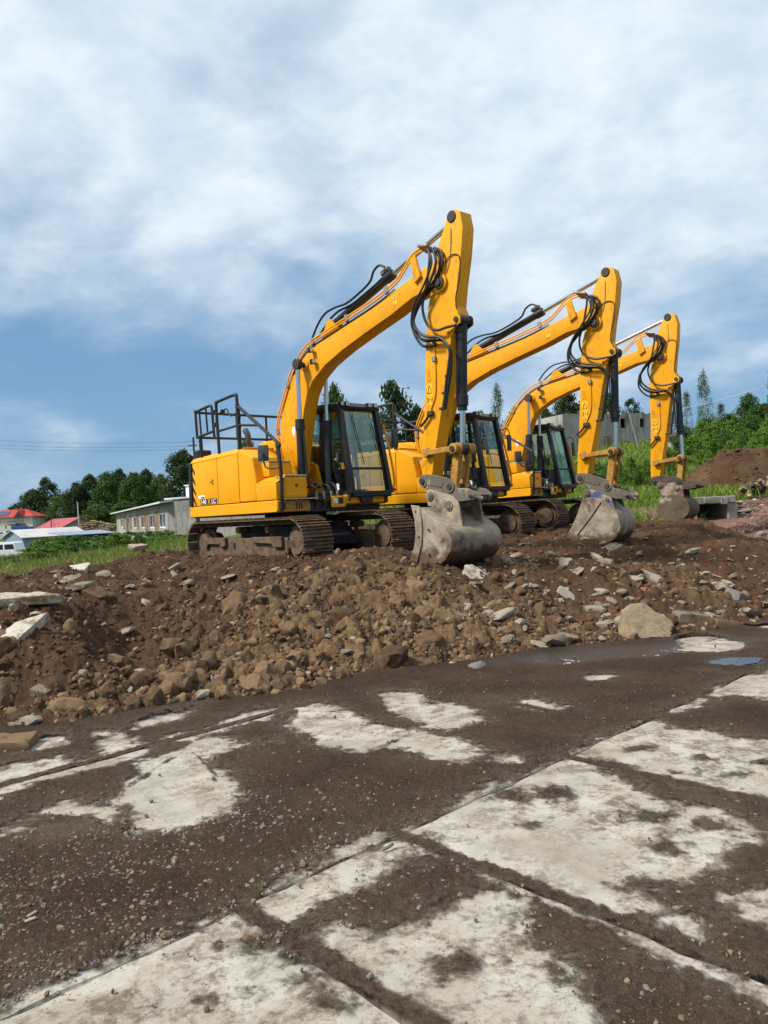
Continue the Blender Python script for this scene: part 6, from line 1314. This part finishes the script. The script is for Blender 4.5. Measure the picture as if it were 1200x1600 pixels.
# ------------------------------------------------------------------ vehicles at left
M['carwhite'] = plain('white_car_paint', (0.72, 0.73, 0.74), .3, 0, .03); M['carblue'] = plain('blue_car_paint', (0.03, 0.07, 0.25), .35, 0, .1); M['cargrey'] = plain('silver_car_paint', (0.45, 0.46, 0.48), .35, 0, .05)
def car(name, loc, rz, prof, win, W, paint, label, cat, wheels, wr=.32):
    root = tag(empty(name, loc, rz), label, cat); mb = MB(); mb.prism(prof, -W / 2, W / 2); mb.build('body', M[paint], root, bevel=.05, seg=2)
    for s in (-1, 1):
        for w in win: mb = MB(); y = s * (W / 2 + .004); mb.prism(w, min(y, y - s * .01), max(y, y - s * .01)); mb.build('side_window', M['winglass'], root, smooth=False)
        for wx in wheels:
            mb = MB(); mb.cyl((wx, s * (W / 2 - .2), wr), (wx, s * (W / 2 + .01), wr), wr, n=18); t_ = mb.build('wheel', M['hose'], root, bevel=.02); mb = MB(); mb.cyl((wx, s * (W / 2 + .011), wr), (wx, s * (W / 2 + .02), wr), wr * .6, n=14); mb.build('rim', M['clamp'], t_)
        fx = max(p[0] for p in prof); mb = MB(); mb.box(fx - .06, fx + .015, s * (W / 2 - .35), s * (W / 2 - .12), .62, .80); mb.build('headlight', M['lens'], root, bevel=.01)
    return root
p = at(12, 856, 82); gz = at(20, 846.5, 82).z - 1.98
car('white_van', (p.x - .3, p.y, gz), R(-4), [(-2.4, .35), (2.3, .35), (2.4, .8), (2.2, 1.05), (1.75, 1.15), (1.55, 1.85), (1.35, 1.97), (-2.2, 1.98), (-2.42, 1.85)],
    [[(-2.25, 1.2), (-.9, 1.2), (-.9, 1.75), (-2.2, 1.75)], [(-.75, 1.2), (.35, 1.2), (.35, 1.75), (-.75, 1.75)], [(.5, 1.2), (1.62, 1.2), (1.45, 1.75), (.5, 1.75)]], 1.9, 'carwhite', 'white van with dark windows at left edge above the bushes', 'van', (-1.6, 1.5))
sed = [(-2.1, .3), (2.1, .3), (2.15, .7), (1.9, .85), (1.0, .95), (.45, 1.42), (-1.0, 1.44), (-1.6, 1.0), (-2.1, .95)]; sw = [[(-1.25, 1.0), (-.3, 1.0), (-.3, 1.34), (-.95, 1.34)], [(-.2, 1.0), (.75, 1.0), (.38, 1.34), (-.2, 1.34)]]
for i, (px, py, D, paint, rz, lb_) in enumerate(((3, 841, 170, 'carwhite', .2, 'silver white car parked at far left before the cream house'), (22, 838, 175, 'carblue', .1, 'dark blue car parked before the cream house'), (46, 836, 200, 'cargrey', 0, 'pale car at the right corner of the cream house'))):
    q = at(px, py, D); car('parked_car', (q.x, q.y, q.z), rz, sed, sw, 1.75, paint, lb_, 'car', (-1.35, 1.35))
q = at(34, 837, 205); root = tag(empty('parked_truck', (q.x, q.y, q.z)), 'blue covered truck bed beside the cream house', 'truck'); mb = MB(); mb.box(-2.2, 1.4, -1.1, 1.1, .9, 2.6); mb.build('cover', M['carblue'], root, bevel=.05); mb = MB(); mb.prism([(1.45, .6), (3.0, .6), (3.0, 1.5), (2.7, 2.3), (1.45, 2.3)], -1.05, 1.05); mb.build('driver_cab', M['carblue'], root, bevel=.05); mb = MB(); mb.box(-2.2, 2.9, -.9, .9, .55, .85); mb.build('chassis', M['black'], root)
for wx in (-1.5, 2.2):
    for s in (-1, 1): mb = MB(); mb.cyl((wx, s * .85, .45), (wx, s * 1.08, .45), .45, n=14); mb.build('wheel', M['hose'], root)

# ------------------------------------------------------------------ rubble bank, culvert and soil cone at right
X, Y = np.meshgrid(np.linspace(6.6, 22, 240), np.linspace(14, 31, 220), indexing='ij'); x, y = X.ravel(), Y.ravel()
bz = TPS([(7, 20, .5), (7, 24, .75), (7, 28, 1.0), (8, 26, .8), (11.2, 24.6, .50), (10.4, 25.4, .5), (8.5, 15, .25), (12, 14.5, .3), (16, 15, .5), (22, 15, .8), (8.4, 17.5, .45), (10, 18.5, .72), (13, 19, .85), (17, 20, 1.05), (22, 20, 1.3), (9, 22, .55), (11.5, 23, .85), (15, 25, 1.45), (20, 26, 1.75), (12.5, 25.5, .95), (9.5, 26, .85), (15, 30, 1.40), (21, 30, 1.65), (8.5, 30, 1.0)], .02)
zz = bz(x, y) + .06 * fbm(x * 1.3, y * 1.3, oct=4, seed=61) + .05 * fbm(x * 6, y * 6, oct=4, seed=62)
edge = sstep(6.6, 7.6, x); zz = zz * edge + (terrain_h(x, y) - .2) * (1 - edge); zz = np.maximum(zz, terrain_h(x, y) + .05 + .07 * fbm(x * 3, y * 3, oct=4, seed=63) + .04 * fbm(x * 9, y * 9, oct=3, seed=64)); be = sstep(31, 29.5, y); zz = zz * be + (terrain_h(x, y) - .1) * (1 - be)
bank = tag(link(bpy.data.objects.new('rubble_bank', np_mesh('rubble_bank', np.c_[x, y, zz], grid_faces(240, 220), M['red_rubble'], True))), 'bank of crushed red brick rubble at the right', 'rubble bank', kind='structure')
def bank_pts(n, rs): 
    a = np.c_[rs.uniform(7.2, 17, n), rs.uniform(15, 29, n)]; return np.c_[a, bz(a[:, 0], a[:, 1]) + .02]
rs = np.random.RandomState(31); p = bank_pts(5000, rs); s = np.clip(rs.lognormal(math.log(.035), .5, len(p)), .015, .11)
tag(link(bpy.data.objects.new('brick_fragment', scatter_mesh('brick_fragment', 1, p, s, M['red_rubble'], 33, 8, flat=(.5, 1.1))), bank), kind='stuff')
p = bank_pts(700, rs); s = np.clip(rs.lognormal(math.log(.05), .5, len(p)), .02, .14); tag(link(bpy.data.objects.new('grey_fragment', scatter_mesh('grey_fragment', 1, p, s, M['grey_stone'], 34, 8, flat=(.4, 1.1))), bank), kind='stuff')
# culvert: concrete lid over a dark opening
c = at(1112, 794, 25.5); cu = tag(empty('culvert', (c.x, c.y, 0), R(6)), 'grey concrete culvert lid over a dark opening beside the far bucket', 'culvert')
zt, zl, zb = at(1112, 776, 25.5).z, at(1112, 787, 25.5).z, at(1112, 806, 25.5).z - .3
mb = MB(); mb.box(-.72, .80, -.12, 1.9, zl, zt); mb.box(-.35, -.15, -.2, -.121, zl + .02, zt - .03); mb.box(.25, .5, -.17, -.121, zl - .04, zt - .05); mb.build('lid', M['block'], cu, bevel=.02)
for a, b in ((-.80, -.55), (.52, .85)): mb = MB(); mb.box(a, b, -.08, 2.1, zb, zl - .002); mb.build('abutment', M['block'], cu, bevel=.02)
mb = MB(); mb.box(-.549, .519, 1.6, 1.9, zb, zl - .003); mb.build('back_wall', M['block'], cu); mb = MB(); mb.box(-.548, .518, -.05, 1.598, zb, zb + .05); mb.build('floor', M['dark'], cu)  # floor coloured near-black, the shade under the lid put into its colour
# concrete fragments around it and beyond the middle bucket
gv = [rock_mesh('concrete_fragment', 2, 500 + i, M['grey_stone'], cut=.45, planes=12, nz=.06, squash=(1, .8, .5)) for i in range(5)] + [rock_mesh('concrete_fragment', 2, 510 + i, M['white_stone'], cut=.45, planes=12, nz=.06, squash=(1, .7, .4)) for i in range(3)]
rs = np.random.RandomState(8)
for i in range(46):
    if i < 22: q = at(rs.uniform(975, 1060), rs.uniform(772, 792), 25)
    elif i < 34: q = at(rs.uniform(1128, 1200), rs.uniform(768, 786), rs.uniform(25, 29))
    else: q = at(rs.uniform(880, 1010), rs.uniform(752, 778), 27)
    s_ = rs.uniform(.07, .24); g = max(th(q.x, q.y), float(bz(np.array([q.x]), np.array([q.y]))[0]) if q.x > 9.2 else -9)
    single('concrete_fragment', gv[i % 8], (q.x, q.y, g + s_ * .2), (s_ * 1.3, s_, s_ * .8), (rs.uniform(-.3, .3), rs.uniform(-.3, .3), rs.uniform(0, 6)), bank)
# cone of dark soil on the slope
n = 130; X, Y = np.meshgrid(np.linspace(-1.6, 1.6, n), np.linspace(-1.6, 1.6, n), indexing='ij'); x, y = X.ravel(), Y.ravel()
c = at(1165, 765, 44); pk = at(1155, 699, 44); hh = pk.z - th(c.x, c.y); r = np.hypot(x, y * 1.2) * (1 + .13 * fbm(x * 1.5, y * 1.5, oct=3, seed=5))
wx, wy = c.x + x * 4.3, c.y + y * 3.0; zz = th(c.x, c.y) + hh * np.clip(1.25 - 1.25 * r ** 1.1, 0, 1) ** 1.0 * (1 - .12 * sstep(.5, 0, r)) + .07 * fbm(wx * 5, wy * 5, oct=4, seed=16, gain=.6) + .24 * fbm(wx * 1.1, wy * 1.1, oct=5, seed=6, gain=.6) - .35 * sstep(.9, 1.25, r)
me = np_mesh('soil_cone', np.c_[wx, wy, np.where(r > 1.3, terrain_h(wx, wy) - .4, zz)], grid_faces(n, n), M['soil'], True); at_ = me.attributes.new('dry', 'FLOAT', 'POINT'); at_.data.foreach_set('value', np.clip(.05 + .7 * fbm(wx * .9, wy * .9, oct=4, seed=9), 0, 1).astype(np.float32))
tag(link(bpy.data.objects.new('soil_cone', me)), 'dark cone of tipped soil on the green slope at right', 'soil heap')
p = []
rs = np.random.RandomState(12); a = rs.uniform(0, 6.28, 700); q = rs.uniform(.2, 1.15, 700); ux, uy = np.cos(a) * q, np.sin(a) * q / 1.2; rr = np.hypot(ux, uy * 1.2)
p = np.c_[c.x + ux * 4.3, c.y + uy * 3.0, th(c.x, c.y) + hh * np.clip(1.25 - 1.25 * rr ** 1.1, 0, .92)]; tag(link(bpy.data.objects.new('soil_lump', scatter_mesh('soil_lump', 1, p, np.clip(rs.lognormal(math.log(.07), .4, 700), .03, .2), M['clod_dark'], 35, 8)), bpy.data.objects['soil_cone']), kind='stuff')
# heap of torn roots and rubble at the right edge, below the cone
rh = tag(empty('debris_heap', (*at(1200, 765, 32)[:2], 0)), 'heap of broken planks and earth at the right edge below the soil cone', 'debris heap'); q0 = at(1200, 765, 32); rh.location.z = max(th(q0.x, q0.y), 1.4)
for k in range(46):
    mb = MB(); L = rs.uniform(.2, .6); e = Euler((rs.uniform(-.6, .6), rs.uniform(-.6, .6), rs.uniform(0, 6))).to_matrix(); cc = Vector((rs.uniform(-1.2, 1.2), rs.uniform(-.6, .6), 0)); cc.z = max(.05, .75 - .5 * abs(cc.x) + rs.uniform(-.2, .1))
    mb.obox(cc, e @ Vector((L, 0, 0)), e @ Vector((0, rs.uniform(.05, .14), 0)), e @ Vector((0, 0, rs.uniform(.02, .07)))); mb.build('plank', M['timber' if k % 3 else 'darkwood'], rh, smooth=False)
v, f_ = rock(3, 620, cut=.8, nz=.3, squash=(1.5, .8, .62)); link(bpy.data.objects.new('earth_core', np_mesh('earth_core', v, f_, M['clod_dark'], True)), rh)

# ------------------------------------------------------------------ single blocks and slabs lying about, near the camera
def hz(x, y): return max(0.0, float(mound_h(np.array([float(x)]), np.array([float(y)]), False)[0][0]))
def drop(px, py, D):
    """where the sight line through a pixel first meets the heap or the yard"""
    ds = np.concatenate([np.arange(2.2, 17, .03)]); d = at(px, py, 1.0) - Vector((0, 0, 1.6)); x, y, z = d.x * ds, d.y * ds, 1.6 + d.z * ds
    k = np.where(z < np.maximum(mound_h(x, y, False)[0], 0.0))[0]
    if not len(k) or abs(ds[k[0]] - D) > 4: return at(px, py, D)
    return Vector((x[k[0]], y[k[0]], z[k[0]]))
def lump(name, px, py, D, size, rot, mat, label, cat, seed, sub=3, cut=.5, planes=10, nz=.08, squash=(1, 1, 1), sink=.25, parent=None):
    q = drop(px, py, D); size = tuple(v * q.y / D for v in size); o = bpy.data.objects.new(name, rock_mesh(name, sub, seed, M[mat], cut=cut, planes=planes, nz=nz, squash=squash)); link(o, parent)
    o.location = q; o.scale = size; o.rotation_euler = rot
    if label: tag(o, label, cat)
    return o
def chunk(name, px, py, D, dims, rot, mat, label, cat, seed, rough=.10):
    """broken block: subdivided box with chipped edges"""
    bm = bmesh.new(); bmesh.ops.create_cube(bm, size=2); bmesh.ops.subdivide_edges(bm, edges=bm.edges[:], cuts=5, use_grid_fill=True)
    v = np.array([p.co[:] for p in bm.verts]); n = fbm(v[:, 0] * 1.7 + seed, v[:, 1] * 1.7, v[:, 2] * 1.7 + 3.3, oct=4, seed=seed)
    ed = (np.abs(v) > .99).sum(1); k = 1 - rough * .5 * (ed - 1) * (.5 + .8 * np.abs(n)) + rough * n
    skew = 1 + .22 * v[:, 0] * math.sin(seed) ; v = v * k[:, None]; v[:, 1] *= skew; v[:, 2] *= 1 + .18 * v[:, 1] * math.cos(seed * 2)
    for p, c in zip(bm.verts, v): p.co = c
    me = bpy.data.meshes.new(name); bm.to_mesh(me); bm.free(); me.materials.append(M[mat]); me.polygons.foreach_set('use_smooth', np.ones(len(me.polygons), bool)); me.set_sharp_from_angle(angle=R(40))
    o = link(bpy.data.objects.new(name, me)); o.location = drop(px, py, D); o.scale = tuple(v * o.location.y / D for v in dims); o.rotation_euler = tuple(R(a) for a in rot); return tag(o, label, cat)
def flagstone(name, px, py, D, r, thick, rot, mat, label, cat, seed, aspect=.6):
    """broken flat slab: irregular many-cornered outline, uneven faces, chipped rim"""
    rs = np.random.RandomState(seed); n = rs.randint(7, 10); a = np.sort(rs.uniform(0, 6.28, n) * .35 + np.arange(n) * 6.28 / n * .65 + .3 * 0); rad = rs.uniform(.72, 1.1, n)
    cor = np.c_[np.cos(a) * rad, np.sin(a) * rad * aspect]; ring = []
    for i in range(n):
        for t in np.arange(5) / 5: p = cor[i] * (1 - t) + cor[(i + 1) % n] * t; ring.append(p * (1 + rs.uniform(-.035, .035)))
    ring = np.array(ring); m = len(ring); vs = []
    lv = [(.0, 1.0), (.35, 1.0), (.75, 1.0), (1.0, 1.0), (1.02, 1.0)]
    for sc, z in ((.93, 0), (1.0, .18), (.99, .55), (1.02, .85), (.95, 1.0), (.6, 1.0), (.3, 1.0)):
        nz = fbm(ring[:, 0] * 3 * sc + seed, ring[:, 1] * 3 * sc, oct=3, seed=seed + 3) * (.16 if z >= .85 else .07)
        q = ring * sc * (1 + .03 * fbm(ring[:, 0] * 7, ring[:, 1] * 7 + z * 3, oct=2, seed=seed)[:, None]); vs.append(np.c_[q * r, (z + nz) * thick])
    v = np.concatenate(vs + [np.array([[0, 0, thick]])]); f = []
    for k in range(6): f += [(k * m + i, k * m + (i + 1) % m, (k + 1) * m + (i + 1) % m, (k + 1) * m + i) for i in range(m)]
    f += [(6 * m + i, 6 * m + (i + 1) % m, 7 * m) for i in range(m)] + [tuple(range(m - 1, -1, -1))]
    mb = MB(); mb.add(v.tolist(), f); o = mb.build(name, M[mat]); q = drop(px, py, D); k = q.y / D; o.location = q; o.scale = (k, k, k); o.rotation_euler = tuple(R(t) for t in rot); return tag(o, label, cat)
M['conglomerate'] = m_stone('conglomerate', (0.20, 0.145, 0.085), (0.38, 0.29, 0.185), .25)
flagstone('broken_slab', 36, 944, 9.0, .44, .10, (8, 3, 10), 'white_stone', 'flat pale slab lying at the left edge of the soil heap', 'slab', 3)
flagstone('broken_slab', 55, 990, 7.7, .40, .10, (30, -20, 28), 'white_stone', 'tilted whitish broken slab on the left slope of the heap', 'slab', 5, .5)
flagstone('broken_slab', 4, 990, 7.9, .18, .08, (28, -10, 40), 'white_stone', 'pale stone cut by the left picture edge beside the tilted slab', 'stone', 7, .7)
chunk('stone_shard', 18, 1003, 7.5, (.05, .03, .03), (10, 20, 0), 'white_stone', 'small white shard at the foot of the tilted slab', 'stone', 8, .2)
chunk('brown_block', 150, 934, 9.4, (.13, .10, .085), (15, 25, -25), 'clod', 'reddish brown squared block near the top of the left heap', 'block', 11, .10)
chunk('tan_block', 65, 1083, 6.75, (.085, .05, .045), (10, 12, -18), 'stone', 'small tan brick-shaped block low on the left slope', 'block', 12, .07)
chunk('mud_block', 14, 1170, 5.55, (.17, .12, .085), (0, 3, 12), 'clod', 'rounded brown block on the pavement at the left edge', 'block', 13, .12)
lump('earth_lump', 106, 1113, 6.3, (.19, .15, .125), (.2, .3, .5), 'clod', 'large brown lump of earth at the foot of the left slope', 'earth lump', 700, 4, .7, 8, .18)
lump('earth_lump', 40, 1128, 6.2, (.14, .11, .09), (.1, .2, 1.5), 'clod_dark', 'dark crumbly lump left of the large brown one', 'earth lump', 701, 4, .7, 8, .25)
lump('boulder', 1010, 990, 9.0, (.47, .34, .34), (.15, .12, .3), 'conglomerate', 'big wedge-shaped tan boulder at the foot of the heap at right', 'boulder', 712, 4, .5, 10, .16)
chunk('white_stone', 742, 900, 10.6, (.17, .09, .09), (10, 32, -40), 'white_stone', 'whitish stone just below the wide bucket', 'stone', 21, .14)
chunk('pale_block', 721, 966, 9.3, (.085, .07, .055), (5, 10, 20), 'stone', 'small squared pale block on the slope below the wide bucket', 'block', 22, .08)
chunk('pale_block', 799, 1005, 8.6, (.085, .06, .055), (8, 35, 30), 'stone', 'pale squared stone near the foot of the slope, right of centre', 'block', 23, .10)
lump('grey_cobble', 746, 1046, 7.75, (.115, .10, .085), (.2, .1, .4), 'grey_stone', 'rounded grey white cobble at the very foot of the heap', 'stone', 713, 3, .75, 6, .1)
lump('yellow_clod', 673, 1010, 8.25, (.19, .17, .15), (.3, .2, .5), 'clod', 'large round tan clod in the middle of the slope', 'earth lump', 714, 4, .7, 9, .2)
lump('yellow_clod', 664, 962, 9.2, (.16, .14, .13), (.1, .5, 1.1), 'clod', 'tan clod halfway up beneath the wide bucket', 'earth lump', 715, 4, .7, 9, .2)
lump('yellow_clod', 775, 950, 9.6, (.15, .13, .11), (.1, .5, 2.1), 'clod', 'tan clod pair right of the pale squared block', 'earth lump', 716, 4, .7, 9, .22)
chunk('tan_stone', 890, 884, 11.6, (.13, .10, .10), (10, 20, 25), 'stone', 'tan stone standing below the middle bucket', 'stone', 24, .14)
chunk('tan_stone', 956, 861, 13.2, (.19, .11, .08), (12, -15, 20), 'stone', 'tan and white stone right under the middle bucket', 'stone', 25, .16)
chunk('flat_stone', 1014, 903, 11.6, (.17, .10, .06), (15, 25, -30), 'stone', 'flat tan stone on the right slope below the far bucket', 'stone', 26, .12)
chunk('flat_stone', 885, 930, 10.4, (.14, .07, .06), (10, 38, -25), 'white_stone', 'pale long stone on the slope right of centre', 'stone', 27, .14)
for i, (px, py, D, w) in enumerate(((938, 948, 9.9, .20), (945, 962, 9.7, .17), (952, 972, 9.5, .19))):
    chunk('flat_stone', px, py, D, (w, .10, .028), (6, -8, 12 * i), 'stone', ('uppermost', 'middle', 'lowest')[i] + ' of three stacked flat stones left of the big boulder', 'stone', 30 + i, .12)
chunk('grey_stone', 1080, 968, 10.0, (.24, .13, .09), (6, 8, 12), 'stone', 'broad tan stone right behind the big boulder', 'stone', 40, .14)
chunk('grey_stone', 1150, 935, 10.9, (.16, .12, .11), (10, 15, 40), 'grey_stone', 'dark grey stone near the right picture edge', 'stone', 41, .14)
chunk('grey_stone', 1132, 978, 9.7, (.15, .10, .08), (0, 10, 0), 'clod', 'low brown lump at the foot of the heap near the right edge', 'earth lump', 42, .14)
chunk('brick_piece', 1009, 922, 10.9, (.06, .04, .035), (10, 10, 30), 'brick', 'orange broken brick on the right slope', 'brick', 43, .1)
chunk('brick_piece', 906, 1011, 8.7, (.04, .03, .025), (10, 10, 10), 'brick', 'tiny orange brick piece at the foot of the slope', 'brick', 44, .1)
flagstone('white_debris', 128, 894, 12.5, .30, .10, (20, -4, 12), 'white_stone', 'white slab piece at the edge of the grass behind the left heap', 'slab', 45, .5)
flagstone('white_debris', 219, 859, 15.5, .26, .10, (14, 4, 0), 'white_stone', 'white flat stone on the crest left of the nearest track', 'stone', 46, .6)
# weeds in the joints
def weed(px, py, D, h, n, label, seed):
    rs = random.Random(seed); q = at(px, py, D); mb = MB()
    for k in range(n):
        a = rs.uniform(0, 6.28); L = h * rs.uniform(.5, 1.1); o = rs.uniform(.15, .8) * L; dx, dy = math.cos(a), math.sin(a); w = h * .045
        P = [(0, 0), (.35, .45), (.75, .8), (1, .75)]; vs = []
        for t, z in P: ww = w * (1 - t * .9); vs += [(dx * o * t - dy * ww, dy * o * t + dx * ww, z * L), (dx * o * t + dy * ww, dy * o * t - dx * ww, z * L)]
        mb.add(vs, [(i * 2, i * 2 + 1, i * 2 + 3, i * 2 + 2) for i in range(3)])
    o = mb.build('grass_tuft', M['leaf_light'], smooth=False); o.location = (q.x, q.y, .012); return tag(o, label, 'weed')
for _px, _py, _h, _n, _l in ((408, 1395, .085, 9, 'small green weed growing in the slab joint at centre left'), (128, 1208, .05, 26, 'flat green tuft on the pale slab edge at left')):
    _d = at(_px, _py, 1.0) - Vector((0, 0, 1.6)); weed(_px, _py, -1.57 / _d.z, _h, _n, _l, int(_px))
# dead stick by the slab corner, wood shards on the gravel
def gnd(px, py, z=.02): d = at(px, py, 1.0) - Vector((0, 0, 1.6)); return Vector((0, 0, 1.6)) + d * ((z - 1.6) / d.z)
mb = MB(); mb.tube([gnd(598, 1328, .05), gnd(606, 1324, .055), gnd(614, 1318, .06)], .008, 6); tag(mb.build('dry_stick', M['timber']), 'short dry stick at the slab corner in the centre', 'stick')
c_ = gnd(50, 1430); 
for i, (px, py, a) in enumerate(((40, 1415, .3), (50, 1428, .9), (47, 1437, .5))):
    q = gnd(px, py, .02); mb = MB(); mb.obox(q, (.022 * math.cos(a), .022 * math.sin(a), .003), (-.009 * math.sin(a), .009 * math.cos(a), 0), (0, 0, .004)); tag(mb.build('wood_chip', M['stone'], bevel=.002), ('upper', 'middle', 'lower')[i] + ' yellowish chip lying on the gravel at lower left', 'chip', 'chips on the gravel')
